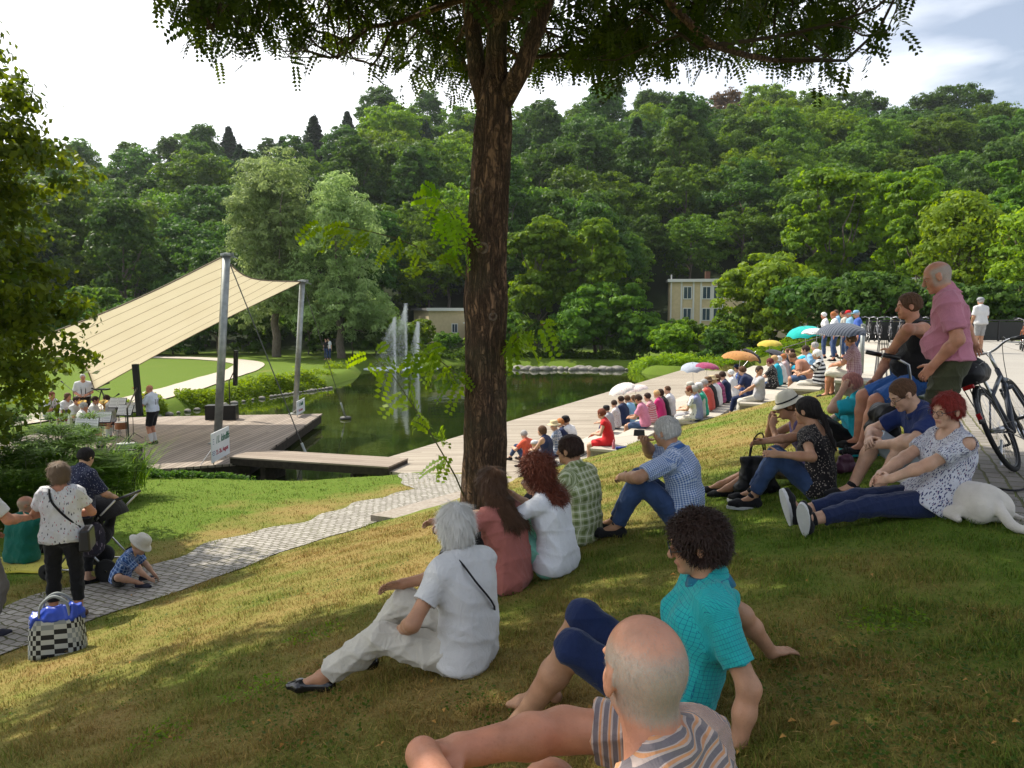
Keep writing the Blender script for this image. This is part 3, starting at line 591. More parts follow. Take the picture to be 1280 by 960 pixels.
# ---------------------------------------------------------------- big leafy lime at the left edge
def leafy_near(name, lobes, nl, size, m, pos, label, seed, trunk, cat='tree', aspect=1.15, droop=.6, clumps=30, fuzz=.3):
    return big_tree(name, lobes, nl, size, m, pos, label, trunk, seed, aspect=aspect, droop=droop, clumps=clumps, fuzz=fuzz, cat=cat, down=.9)
G['lime'] = leafmat('lime_tree_leaves', (.030, .070, .008), (.16, .22, .022), trans=.36)
G['shrub'] = leafmat('shrub_leaves', (.055, .14, .015), (.16, .30, .035), trans=.45)
G['locust'] = leafmat('locust_leaflets', (.018, .042, .006), (.055, .095, .010), trans=.36)
G['locustnew'] = leafmat('young_locust_leaflets', (.10, .20, .012), (.20, .32, .03), trans=.5)
leafy_near('lime_tree', [(l[0] + (l[2] < 4) * .5 - max(0, l[2] - 5) * .55, *l[1:]) for l in lob(92, 31, (0, 0, 5.5), (3.15, 2.8, 5.6), (.45, .85), .9)], 78000, .060, 'lime', (-9.25, 11.6, gz(-9.25, 11.6)), 'big leafy lime tree at the left edge with yellow-green leaves over the sail', 31, (.2, 2.8))
leafy_near('ash_tree', lob(40, 71, (0, 0, 4.0), (2.0, 2.2, 2.7), (.35, .7), .7), 26000, .05, 'locust', (7.45, 8.3, ZPL), 'dark-leaved tree whose branch tips hang in at the upper right edge', 71, (.16, 2.5), droop=1.2)
leafy_near('lime_tree', lob(70, 81, (1.1, .9, 7.9), (3.3, 2.9, 1.5), (.5, .9), .7), 46000, .062, 'lime', (-7.3, 5.2, gz(-7.3, 5.2)), 'unseen lime tree added left of the camera to shade the near slope', 81, (.16, 5.0))  # out of view, added so its crown shades the lower left slope
# shrub with long leaves behind the standing woman
def blades(name, P, n, L_, wdt, m, seed, spread=.5, parent=None, arch=.5):
    """arching leaf blades from base points P (k,3+r)"""
    rg_ = np.random.default_rng(seed); P = np.asarray(P, float); k = rg_.integers(0, len(P), n); a0_ = rg_.uniform(0, 6.28, n); rad = P[k, 3] * np.sqrt(rg_.uniform(0, 1, n))
    B = P[k, :3] + np.stack([rad * np.cos(a0_), rad * np.sin(a0_), np.zeros(n)], 1); B[:, 2] += P[k, 4] * rg_.uniform(0, 1, n) if P.shape[1] > 4 else 0
    a = rg_.uniform(0, 6.28, n); ll = L_ * rg_.uniform(.55, 1.2, n); D = np.stack([np.cos(a) * spread, np.sin(a) * spread, np.ones(n)], 1); D /= np.linalg.norm(D, axis=1, keepdims=True)
    S = np.stack([-np.sin(a), np.cos(a), np.zeros(n)], 1); W = (wdt * rg_.uniform(.7, 1.2, n))[:, None]; out = np.stack([np.cos(a), np.sin(a), -np.ones(n) * .6], 1)
    v = []
    for t, ww in ((0, .5), (.4, 1.0), (.75, .7), (1, .06)):
        c = B + D * (ll * t)[:, None] + out * (ll * arch * t * t)[:, None]; v += [c - S * W * ww / 2, c + S * W * ww / 2]
    V = np.stack(v, 1).reshape(-1, 3); i = np.arange(n)[:, None] * 8; Fq = np.concatenate([i + np.array([[0, 1, 3, 2]]), i + np.array([[2, 3, 5, 4]]), i + np.array([[4, 5, 7, 6]])], 0)
    return link(name, npmesh(name, V, Fq, {'tint': np.repeat(rg_.uniform(0, 1, n), 8)}), G[m], parent)
def cz(px, py, d): return atd(px, py, d)
t = empty('willow_shrub', (-7.9, 12.9, gz(-7.9, 12.9)), 0, 'dense long-leaved green shrub between the standing woman and the stage', 'shrub')
sh = []
rg_ = np.random.default_rng(8)
for i in range(330):
    x = rg_.uniform(-11.8, -7.25); y = rg_.uniform(12.0, 15.3); top = 1.95 - .30 * max(0, x + 9.5) ** 1.4 - .10 * abs(y - 13.6)
    sh.append((x + 7.9, y - 12.9, rg_.uniform(.05, 1) * max(.25, top), .16, .12))
blades('foliage', sh, 22000, .24, .030, 'shrub', 9, 1.3, t, .8)
b = MB()
for i in range(0, 330, 4): q = sh[i]; b.tube([(q[0] * .9, q[1] * .9, -.1), (q[0] * .97, q[1] * .97, q[2] * .6), q[:3]], [.014, .009, .004], 5)
b.build('stem', mat('green_stems', (.07, .09, .03)), t)
t = empty('reed_clump', (-8.0, 14.9, gz(-8.0, 14.9)), 0, 'tall reeds leaning beside the stage corner, right of the long-leaved shrub', 'reeds')
blades('reed_leaves', [(rg_.uniform(-.8, .7), rg_.uniform(-.7, .8), 0, .15, .2) for _ in range(30)], 420, 1.15, .022, 'shrub', 10, .32, t, .35)
t = empty('reed_clump', (-9.6, 14.9, gz(-9.6, 14.9)), 0, 'reeds growing behind the long-leaved shrub in front of the band', 'reeds')
blades('reed_leaves', [(rg_.uniform(-1.3, 1.5), rg_.uniform(-.4, .5), 0, .2, .2) for _ in range(30)], 520, 1.35, .022, 'shrub', 12, .32, t, .35)
# ---------------------------------------------------------------- the locust tree over the slope
def locust():
    tx, ty = atd(598, 600, 6.45)[:2]; zb = gz(tx, ty)
    rg_ = np.random.default_rng(44); t = empty('locust_tree', (tx, ty, zb), 0, 'big rough-barked locust tree in the middle with feathery leaves overhead', 'tree')
    zc = -zb                                 # local height of the camera's eye level
    m = bpy.data.materials.new('furrowed_bark'); m.use_nodes = True; tr = m.node_tree; bs = tr.nodes['Principled BSDF']; lk = tr.links.new
    tcn = nd(tr, 'ShaderNodeTexCoord'); mp_ = nd(tr, 'ShaderNodeMapping'); mp_.inputs['Scale'].default_value = (1, 1, .15); lk(tcn.outputs['Object'], mp_.inputs[0])
    n = nd(tr, 'ShaderNodeTexNoise'); n.inputs['Scale'].default_value = 9; n.inputs['Detail'].default_value = 6; lk(mp_.outputs[0], n.inputs['Vector'])
    vm = nd(tr, 'ShaderNodeVectorMath', operation='MULTIPLY_ADD'); lk(n.outputs['Color'], vm.inputs[0]); vm.inputs[1].default_value = (.11, .11, .05); lk(mp_.outputs[0], vm.inputs[2])
    r1 = nd(tr, 'ShaderNodeTexNoise'); r1.inputs['Scale'].default_value = 15; r1.inputs['Detail'].default_value = 7; r1.inputs['Roughness'].default_value = .62; r1.inputs['Distortion'].default_value = .9; lk(vm.outputs[0], r1.inputs['Vector'])
    mp3 = nd(tr, 'ShaderNodeMapping'); mp3.inputs['Scale'].default_value = (1, 1, .45); lk(tcn.outputs['Object'], mp3.inputs[0]); r2 = nd(tr, 'ShaderNodeTexNoise'); r2.inputs['Scale'].default_value = 11; r2.inputs['Detail'].default_value = 5; r2.inputs['Distortion'].default_value = 1.6; lk(mp3.outputs[0], r2.inputs['Vector'])
    a1 = math_(tr, 'ABSOLUTE', math_(tr, 'SUBTRACT', r1.outputs[0], .5)); a2 = math_(tr, 'ABSOLUTE', math_(tr, 'SUBTRACT', r2.outputs[0], .5)); mr = nd(tr, 'ShaderNodeMapRange'); mr.inputs[2].default_value = .085; lk(math_(tr, 'MINIMUM', a1, math_(tr, 'ADD', a2, .015)), mr.inputs[0])
    n2 = nd(tr, 'ShaderNodeTexNoise'); n2.inputs['Scale'].default_value = 35; n2.inputs['Detail'].default_value = 6; lk(tcn.outputs['Object'], n2.inputs['Vector'])
    c = mixcol(tr, n2.outputs[0], (.12, .062, .030), (.36, .21, .115)); c = mixcol(tr, mr.outputs[0], (.045, .024, .012), c)
    n3 = nd(tr, 'ShaderNodeTexNoise'); n3.inputs['Scale'].default_value = 2; lk(tcn.outputs['Object'], n3.inputs['Vector']); mr3 = nd(tr, 'ShaderNodeMapRange'); mr3.inputs[1].default_value = .52; mr3.inputs[2].default_value = .7; lk(n3.outputs[0], mr3.inputs[0])
    c = mixcol(tr, math_(tr, 'MULTIPLY', mr3.outputs[0], .5), c, (.10, .10, .05)); lk(c, bs.inputs['Base Color']); bs.inputs['Roughness'].default_value = .95
    bp = nd(tr, 'ShaderNodeBump'); bp.inputs['Strength'].default_value = 1; bp.inputs['Distance'].default_value = .03; lk(math_(tr, 'MULTIPLY_ADD', n2.outputs[0], .3, mr.outputs[0]), bp.inputs['Height']); lk(bp.outputs[0], bs.inputs['Normal'])
    # trunk with real ridges
    n_, k = 72, 150; H = zc + 3.2; V = []; 
    for i in range(k + 1):
        z = -.3 + (H + .3) * i / k; rad = np.interp(z, [-.3, 0, .35, 1.6, 2.9, zc + 1.5, zc + 1.95, H], [.34, .24, .190, .168, .158, .150, .085, .06])
        if 1.9 < z < 2.7: rad *= 1 + .10 * math.exp(-((z - 2.2) / .16) ** 2)
        cx = .034 * z + .018 * math.sin(z * 1.9); cyy = .01 * math.sin(z * 1.3)
        a = np.linspace(0, 2 * math.pi, n_, endpoint=False); ridge = np.abs(np.sin(a * 9 + 1.4 * np.sin(z * 3.1 + a * 2) + .9 * np.sin(z * 7 + a * 5))) ** .6
        rr = rad * (1 + .085 * (ridge - .6) + .05 * np.sin(a * 3 + z * .8) + .02 * np.sin(a * 23 + z * 31) * np.sin(z * 13 + a * 7)); rr = rr * (1 + (.35 * np.exp(-(z + .1) * 6) if z < .4 else 0) * (.6 + .4 * np.cos(a * 5)))
        V.append(np.stack([cx + rr * np.cos(a), cyy + rr * np.sin(a), np.full(n_, z)], 1))
    V = np.concatenate(V); ii = np.arange(k * n_); r0 = ii // n_; c0 = ii % n_; Fq = np.stack([r0 * n_ + c0, r0 * n_ + (c0 + 1) % n_, (r0 + 1) * n_ + (c0 + 1) % n_, (r0 + 1) * n_ + c0], 1)
    link('trunk', npmesh('trunk', V, Fq), m, t, True)
    for (hh, aa, rr) in ((zc + .50, -1.75, .040), (zc - .05, -1.1, .030), (zc + .95, -2.1, .028)):
        cxx = .034 * hh + .018 * math.sin(hh * 1.9); nrm_ = Vector((math.cos(aa), math.sin(aa), 0)); b = MB(); b.lathe([(rr * 1.5, -.02), (rr * 1.25, .018), (rr * .8, .020), (rr * .6, .006), (.001, .008)], Vector((cxx, 0, hh)) + nrm_ * .150, 14, Vector((0, 0, 1)).rotation_difference(nrm_).to_matrix()); b.build('branch_scar', mat('pale_scar_wood', (.09, .06, .04), rough=.95, nscale=30, col2=(.19, .14, .10), bump=.6), t, True)
    # limbs and twigs
    tips = []; b = MB(); b2 = MB()
    def grow(p, d, L_, r, depth):
        seg = 6; pts = [Vector(p)]; dd = Vector(d).normalized()
        for i in range(seg):
            dd = (dd + Vector(rg_.normal(size=3) * .15) + Vector((0, 0, -.03 * depth))).normalized(); q_ = pts[-1] + dd * L_ / seg
            lim = zc + 2.0 + .33 * max(0, q_.y) + .9 * max(0, -2.1 - q_.x) + 1.2 * max(0, q_.x - 3.1) + 1.3 * max(0, -.37 * (q_.y + ty) - (q_.x + tx)) + 1.3 * max(0, (q_.x + tx) - .47 * (q_.y + ty)) - .4 * math.exp(-((q_.x + tx + .75) / .5) ** 2)
            if depth and q_.z < lim: q_.z = max(pts[-1].z, lim) if pts[-1].z < lim else lim; dd.z = abs(dd.z) * .3
            pts.append(q_)
        (b if depth < 2 else b2).tube(pts, [r * (1 - .62 * i / seg) for i in range(seg + 1)], 9 if depth < 2 else 5)
        if depth >= 2: tips.extend((pts[i], (pts[i] - pts[i - 1]).normalized()) for i in range(1, seg + 1))
        if depth < 3:
            for c_ in range((6, 5, 3)[depth]):
                i = int(rg_.integers(2, seg + 1)); q = (pts[i] - pts[i - 1]).normalized(); s_ = Vector(rg_.normal(size=3)); s_ = (s_ - q * s_.dot(q)).normalized()
                grow(pts[i], q * .75 + s_ * .8 + Vector((0, 0, .06)), L_ * rg_.uniform(.5, .75), r * .5, depth + 1)
    fx = .034 * (zc + 1.75)
    for (z0, d, L_, r) in [(1.46, (-.55, .1, 1.0), 2.9, .085), (1.54, (.55, -.1, 1.0), 2.8, .085), (2.62, (.05, .5, 1), 2.8, .10), (2.42, (-.9, -.35, .42), 3.2, .07), (2.32, (1, -.45, .40), 3.6, .075), (2.47, (.9, .5, .45), 3.3, .07), (2.47, (-.5, .8, .5), 2.9, .07),
                           (2.52, (.1, -1, .45), 3.4, .075), (2.52, (-.55, -.9, .5), 3.0, .07), (2.52, (.7, -.9, .55), 3.4, .07), (2.52, (1, 0, .5), 4.0, .08), (2.57, (1, -.8, .3), 3.8, .07), (2.57, (.2, .2, 1), 3, .1), (2.52, (-1, -.2, .35), 3.2, .07), (2.52, (-.9, .5, .4), 3, .07), (2.57, (.5, -.3, .4), 2.6, .07), (2.57, (-.4, .3, .4), 2.4, .07), (2.52, (.3, .9, .4), 2.6, .07)]:
        grow((fx, 0, zc + z0), d, L_, r, 0 if L_ > 2.5 else 1)
    b.build('limb', m, t, smooth=True); b2.build('twigs', mat('thin_twigs', (.05, .035, .02), rough=.9), t)
    # compound leaves along the twigs
    def leafset(P, D, n_each, seed, ln=.17, jitter=.25):
        r = np.random.default_rng(seed); P = np.repeat(P, n_each, 0); D = np.repeat(D, n_each, 0); n = len(P); P = P + r.normal(size=(n, 3)) * jitter * .3
        A = D * .4 + r.normal(size=(n, 3)) * .7; A[:, 2] -= .75; A /= np.linalg.norm(A, axis=1, keepdims=True); S = np.cross(A, r.normal(size=(n, 3))); S /= np.linalg.norm(S, axis=1, keepdims=True) + 1e-9; N = np.cross(A, S)
        LL = (ln * r.uniform(.7, 1.25, n))[:, None]; vs = []; 
        for j in range(7):
            t0 = .18 + .82 * j / 6; c = P + A * LL * t0 + np.array([0, 0, -1.]) * LL * .28 * t0 * t0; sz = LL * (.115 + .04 * math.sin(math.pi * t0))
            for sgn in (-1, 1):
                dirv = S * sgn + A * .35; dirv = dirv / np.linalg.norm(dirv, axis=1, keepdims=True); wv = np.cross(dirv, N) * .42
                dr = N * .25 * r.normal(size=(n, 1))
                a0 = c + S * sgn * LL * .02; vs.append(np.stack([a0, a0 + (dirv * .5 + wv + dr * .3) * sz * 1.6, a0 + (dirv + dr) * sz * 1.9, a0 + (dirv * .5 - wv + dr * .3) * sz * 1.6], 1))
        # the rachis: a thin sliver
        vs.append(np.stack([P, P + A * LL * .5 + S * .0012 + np.array([0, 0, -1.]) * LL * .07, P + A * LL + np.array([0, 0, -1.]) * LL * .28, P + A * LL * .5 - S * .0012 + np.array([0, 0, -1.]) * LL * .07], 1))
        V = np.stack(vs, 1).reshape(-1, 3); tint = np.repeat(r.uniform(0, 1, n), 15 * 4); return V, np.arange(len(V)).reshape(-1, 4), tint
    P = np.array([tuple(q[0]) for q in tips]); D = np.array([tuple(q[1]) for q in tips])
    # keep the view under the crown open where the photograph shows none
    wx, wy, wz = P[:, 0] + tx, P[:, 1] + ty, P[:, 2] + zb
    return t, P, D, leafset, (wx, wy, wz), m
LOC = locust()
def locust_leaves():
    t, P, D, leafset, (wx, wy, wz), m = LOC
    # natural lower edge of the crown: highest over the pond side, lowest round the trunk
    low = 2.02 + 1.5 * np.maximum(0, -.385 * wy - wx) + 1.5 * np.maximum(0, wx - .49 * wy) - .50 * np.exp(-((wx + .75) / .42) ** 2) - .30 * np.exp(-((wx - .55) / .5) ** 2) + .34 * np.maximum(0, wy - 6.3) + .9 * np.maximum(0, -2.35 - wx) + 1.3 * np.maximum(0, wx - 3.3) + .13 * np.sin(wx * 3.3 + 1)
    k = (wz > low)
    P, D = P[k], D[k]; n = len(P); print('locust tips', n)
    lowm = P[:, 2] < 2.1 + 3.3; P = np.concatenate([P, P[lowm]]); D = np.concatenate([D, D[lowm]]); n = len(P); each = max(1, int(33000 / max(n, 1))); V, Fq, T = leafset(P, D, each, 5, .165, .34)
    link('crown', npmesh('crown', V, Fq, {'tint': T}), G['locust'], t)
    zc = 2.1; V, Fq, T = lobes_crown(lob(60, 91, (.3, -.6, zc + 5.0), (4.6, 4.4, 1.9), (.7, 1.2), .7), 42000, .055, 92, .3, 20, .8, .4, .9); link('upper_crown', npmesh('upper_crown', V, Fq, {'tint': T}), G['locust'], t)  # upper crown: extra leaf mass above the view, added for denser shade below
    # water shoots of young leaves on the trunk
    for (h, dx, dy, L_, up) in ((.55, -.36, -.2, 1.45, 1.0), (2.35, -.85, -.2, 1.25, .75), (1.5, -.4, -.35, .5, .5), (1.75, .45, -.1, .4, .6), (2.5, -.3, -.35, .6, .9)):
        b = MB(); p0 = Vector((-.13 + .034 * h if dx < 0 else .15 + .034 * h, -.08, h)); pts = [p0]; d = Vector((dx, dy, up)).normalized()
        for i in range(7): d = (d + Vector((0, 0, -.03)) + Vector(rng.normal(size=3) * .07)).normalized(); pts.append(pts[-1] + d * L_ / 7)
        b.tube(pts, [.008 * (1 - .7 * i / 7) for i in range(8)], 5); s = b.build('shoot', mat('shoot_twig', (.09, .09, .03)), t)
        Pq = np.array([tuple(q) for q in pts[2:]]); Dq = np.array([tuple((pts[i] - pts[i - 1]).normalized()) for i in range(2, 8)])
        V, Fq, T = leafset(Pq, Dq, 3, int(h * 100), .20, .10); link('young_leaves', npmesh('young_leaves', V, Fq, {'tint': T}), G['locustnew'], s)
locust_leaves()
# ============================================================ PEOPLE: bodies grown as one smooth surface
def nrm(v): v = np.asarray(v, float); return v / (np.linalg.norm(v) + 1e-12)
def V3(*a): return np.array(a, float)
class Blob:
    def __init__(s): s.p = []
    def cap(s, a, b, ra, rb=None, k=.02, op='add', cuts=None, frame=None, tag=None):
        s.p.append(('c', np.asarray(a, float), np.asarray(b, float), ra, ra if rb is None else rb, k, op, cuts or [], frame, tag)); return s
    def ell(s, c, r, Rm=None, k=.02, op='add', cuts=None, frame=None, tag=None):
        s.p.append(('e', np.asarray(c, float), np.eye(3) if Rm is None else Rm, np.asarray(r, float), 0, k, op, cuts or [], frame, tag)); return s
    @staticmethod
    def dist(p, X):
        if p[0] == 'c':
            a, b = p[1], p[2]; ab = b - a; L2 = float(ab @ ab) + 1e-12; q = X - a; t = np.clip((q @ ab) / L2, 0, 1)
            d = np.linalg.norm(q - t[..., None] * ab, axis=-1) - (p[3] + t * (p[4] - p[3]))
        else:
            q = (X - p[1]) @ p[2]; k0 = np.linalg.norm(q / p[3], axis=-1); k1 = np.linalg.norm(q / p[3] ** 2, axis=-1) + 1e-9; d = k0 * (k0 - 1) / k1
        for (pt, n) in p[7]: d = np.maximum(d, (X - pt) @ n)
        return d
    def bounds(s, p, m):
        if p[0] == 'c': r = max(p[3], p[4]) + m; return np.minimum(p[1], p[2]) - r, np.maximum(p[1], p[2]) + r
        r = np.abs(p[2]) @ p[3] + m; return p[1] - r, p[1] + r
    def mesh(s, name, h, folds=None, attrs=True, lip=False, seed=0):
        adds = [p for p in s.p if p[6] == 'add']; lo = np.min([s.bounds(p, 2.5 * h)[0] for p in adds], 0); hi = np.max([s.bounds(p, 2.5 * h)[1] for p in adds], 0)
        n = np.ceil((hi - lo) / h).astype(int) + 1; G_ = np.full(n, 1.0, np.float32); ax = [lo[i] + h * np.arange(n[i]) for i in range(3)]
        for p in s.p:
            if p[6] == 'plane': X = np.stack(np.meshgrid(*ax, indexing='ij'), -1); G_ = np.maximum(G_, (X - p[1]) @ p[2]); continue
            k = max(p[5], 1e-4); l, u = s.bounds(p, k + 2.5 * h); i0 = np.clip(np.floor((l - lo) / h).astype(int), 0, n); i1 = np.clip(np.ceil((u - lo) / h).astype(int) + 1, 0, n)
            if np.any(i1 <= i0): continue
            X = np.stack(np.meshgrid(*[ax[i][i0[i]:i1[i]] for i in range(3)], indexing='ij'), -1); d = s.dist(p, X)
            sl = tuple(slice(i0[i], i1[i]) for i in range(3)); g = G_[sl]
            if p[6] == 'add': hh = np.maximum(k - np.abs(g - d), 0) / k; G_[sl] = np.minimum(g, d) - hh * hh * k / 4
            elif p[6] == 'sub': hh = np.maximum(k - np.abs(g + d), 0) / k; G_[sl] = np.maximum(g, -d) + hh * hh * k / 4
        ins = G_ < 0; c = np.zeros(n - 1, np.int8)
        for a in (0, 1):
            for b in (0, 1):
                for e in (0, 1): c += ins[a:n[0] - 1 + a, b:n[1] - 1 + b, e:n[2] - 1 + e]
        act = (c > 0) & (c < 8); idx = np.full(n - 1, -1, np.int64); cells = np.argwhere(act); idx[act] = np.arange(len(cells))
        if not len(cells): return None
        acc = np.zeros((len(cells), 3)); cnt = np.zeros(len(cells)); cr = list(np.ndindex(2, 2, 2))
        for a in cr:
            for axx in range(3):
                if a[axx]: continue
                b_ = list(a); b_[axx] = 1; A = cells + np.array(a); B = cells + np.array(b_); ga = G_[A[:, 0], A[:, 1], A[:, 2]]; gb = G_[B[:, 0], B[:, 1], B[:, 2]]
                m = (ga < 0) != (gb < 0); t = np.where(m, ga / np.where(m, ga - gb, 1), 0); P = np.array(a, float) + 0 * acc; P[:, axx] += t; acc += P * m[:, None]; cnt += m
        V = lo + h * (cells + acc / cnt[:, None]); Fs = []
        for axx in range(3):
            o1, o2 = [(1, 2), (2, 0), (0, 1)][axx]; sa = [slice(None)] * 3; sb = [slice(None)] * 3; sa[axx] = slice(0, -1); sb[axx] = slice(1, None)
            e = np.argwhere(ins[tuple(sa)] != ins[tuple(sb)]); e = e[(e[:, o1] > 0) & (e[:, o2] > 0) & (e[:, o1] < n[o1] - 1) & (e[:, o2] < n[o2] - 1)]
            if not len(e): continue
            q = []
            for (d1, d2) in ((1, 1), (0, 1), (0, 0), (1, 0)):
                f = e.copy(); f[:, o1] -= d1; f[:, o2] -= d2; q.append(idx[f[:, 0], f[:, 1], f[:, 2]])
            q = np.stack(q, 1); fl = ~ins[e[:, 0], e[:, 1], e[:, 2]]; q[fl] = q[fl][:, ::-1]; Fs.append(q)
        Fq = np.concatenate(Fs); Fq = Fq[(Fq >= 0).all(1)]
        # one Laplacian step takes the voxel staircase away
        for _ in range(2):
            S = np.zeros_like(V); C_ = np.zeros(len(V))
            for a in range(4): np.add.at(S, Fq[:, a], V[Fq[:, (a + 1) % 4]]); np.add.at(C_, Fq[:, a], 1)
            V = V * .5 + .5 * S / np.maximum(C_, 1)[:, None]
        AD = [p for p in adds]; D = np.stack([s.dist(p, V) for p in AD]); at_ = {}
        if folds:
            amp, fr = folds; e1 = V[Fq[:, 2]] - V[Fq[:, 0]]; e2 = V[Fq[:, 3]] - V[Fq[:, 1]]; fn = np.cross(e1, e2); N = np.zeros_like(V)
            for a in range(4): np.add.at(N, Fq[:, a], fn)
            N /= np.linalg.norm(N, axis=1, keepdims=True) + 1e-12; r = np.random.default_rng(seed); w_ = np.zeros(len(V))
            for j in range(5):
                d = nrm(r.normal(size=3) * (1, 1, 1.4)); d2 = nrm(r.normal(size=3)); ph = r.uniform(0, 6.28, 2); f = fr * r.uniform(.6, 1.7)
                w_ += (1 - np.abs(np.sin((V @ d) * f + ph[0] + 1.6 * np.sin((V @ d2) * f * .45 + ph[1])))) ** 2 - .33
            V = V + N * (w_ * amp)[:, None]
        if attrs:
            R_ = np.zeros_like(V); D2 = D + np.array([0 if p[8] else .03 for p in AD])[:, None]; Wt = np.exp(-(D2 - D2.min(0)) / .007); Wt[Wt < .02] = 0; Wt /= Wt.sum(0)
            for i, p in enumerate(AD):
                m = Wt[i] > 0
                if m.any(): fr_ = p[8] or (np.zeros(3), np.eye(3)); q = (V[m] - fr_[0]) @ fr_[1]; q2 = q.copy(); q2[:, 1] = np.arctan2(q[:, 1], np.abs(q[:, 0]) + .05) * .16; R_[m] += q2 * Wt[i][m][:, None]
            at_['rest'] = R_
        if lip:
            li = [i for i, p in enumerate(AD) if p[9] == 'lip']; at_['lip'] = np.exp(-(np.maximum(D[li].min(0), 0) / .0016) ** 2) if li else np.zeros(len(V))
        me = npmesh(name, V, Fq, at_); me['n'] = len(V); return me
def rotm(yaw=0, lean=0, side=0):
    cy_, sy_ = math.cos(R(yaw)), math.sin(R(yaw)); cl, sl = math.cos(R(lean)), math.sin(R(lean)); cs, s_ = math.cos(R(side)), math.sin(R(side))
    Z = np.array([[cy_, -sy_, 0], [sy_, cy_, 0], [0, 0, 1]]); Y = np.array([[cl, 0, sl], [0, 1, 0], [-sl, 0, cl]]); X = np.array([[1, 0, 0], [0, cs, -s_], [0, s_, cs]]); return Z @ Y @ X
def ik(a, t, l1, l2, hint):
    a = np.asarray(a, float); t = np.asarray(t, float); d = t - a; L_ = np.linalg.norm(d); Lm = min(max(L_, abs(l1 - l2) + .02), (l1 + l2) * .995); d = d / (L_ + 1e-9); t = a + d * Lm
    x = (l1 * l1 - l2 * l2 + Lm * Lm) / (2 * Lm); h_ = math.sqrt(max(0, l1 * l1 - x * x)); hn = np.asarray(hint, float); hn = hn - d * (hn @ d)
    hn = nrm(hn) if np.linalg.norm(hn) > 1e-6 else nrm(np.cross(d, (0, 1, 0))); return a + d * x + hn * h_, t
def frame_of(a, b, up=(0, 0, 1)):
    z = nrm(np.asarray(b, float) - a); x = np.cross(up, z); x = nrm(x) if np.linalg.norm(x) > 1e-4 else V3(1, 0, 0); return (np.asarray(a, float), np.stack([np.cross(x, z) * -1, x, z], 1))
# ---------------------------------------------------------------- cloth and skin materials
_mc = {}
def skin(tone='fair', stub=None):
    key = ('skin', tone, stub)
    if key in _mc: return _mc[key]
    c = {'fair': (.55, .335, .23), 'tan': (.43, .235, .14), 'red': (.50, .235, .145), 'deep': (.36, .19, .115), 'pale': (.68, .46, .36)}[tone]
    m = mat(tone + '_skin', c, rough=.48, spec=.35, noise=.20, nscale=11, bump=.16, bscale=110, sss=.05); t = m.node_tree; b = t.nodes['Principled BSDF']
    src = b.inputs['Base Color'].links[0].from_socket; a = nd(t, 'ShaderNodeAttribute', attribute_name='lip')
    fo_ = nd(t, 'ShaderNodeTexCoord'); fv = nd(t, 'ShaderNodeTexVoronoi'); fv.inputs['Scale'].default_value = 75; fv.inputs['Randomness'].default_value = 1; t.links.new(fo_.outputs['Object'], fv.inputs['Vector']); fm = nd(t, 'ShaderNodeMapRange'); fm.inputs[1].default_value = .12; fm.inputs[2].default_value = .26; fm.inputs[3].default_value = .38; fm.inputs[4].default_value = 0; t.links.new(fv.outputs['Distance'], fm.inputs[0])
    f2 = nd(t, 'ShaderNodeTexNoise'); f2.inputs['Scale'].default_value = 5; f2.inputs['Detail'].default_value = 3; t.links.new(fo_.outputs['Object'], f2.inputs['Vector']); src = mixcol(t, math_(t, 'MULTIPLY', fm.outputs[0], f2.outputs[0]), src, (c[0] * .62, c[1] * .50, c[2] * .42)); f3 = nd(t, 'ShaderNodeMapRange'); f3.inputs[1].default_value = .45; f3.inputs[2].default_value = .75; t.links.new(f2.outputs[0], f3.inputs[0]); src = mixcol(t, math_(t, 'MULTIPLY', f3.outputs[0], .45), src, (c[0] * 1.02, c[1] * .74, c[2] * .70))
    out = mixcol(t, math_(t, 'MULTIPLY', a.outputs['Fac'], .55), src, (c[0] * .72, c[1] * .42, c[2] * .45))
    if stub:
        h = nd(t, 'ShaderNodeAttribute', attribute_name='hair'); n = nd(t, 'ShaderNodeTexNoise'); n.inputs['Scale'].default_value = 420; n.inputs['Detail'].default_value = 3
        tcn = nd(t, 'ShaderNodeTexCoord'); t.links.new(tcn.outputs['Object'], n.inputs['Vector']); k = math_(t, 'MULTIPLY', h.outputs['Fac'], math_(t, 'MULTIPLY_ADD', n.outputs[0], 1.5, -.04))
        cl = nd(t, 'ShaderNodeClamp'); t.links.new(k, cl.inputs[0]); out = mixcol(t, cl.outputs[0], out, stub)
    t.links.new(out, b.inputs['Base Color']); _mc[key] = m; return m
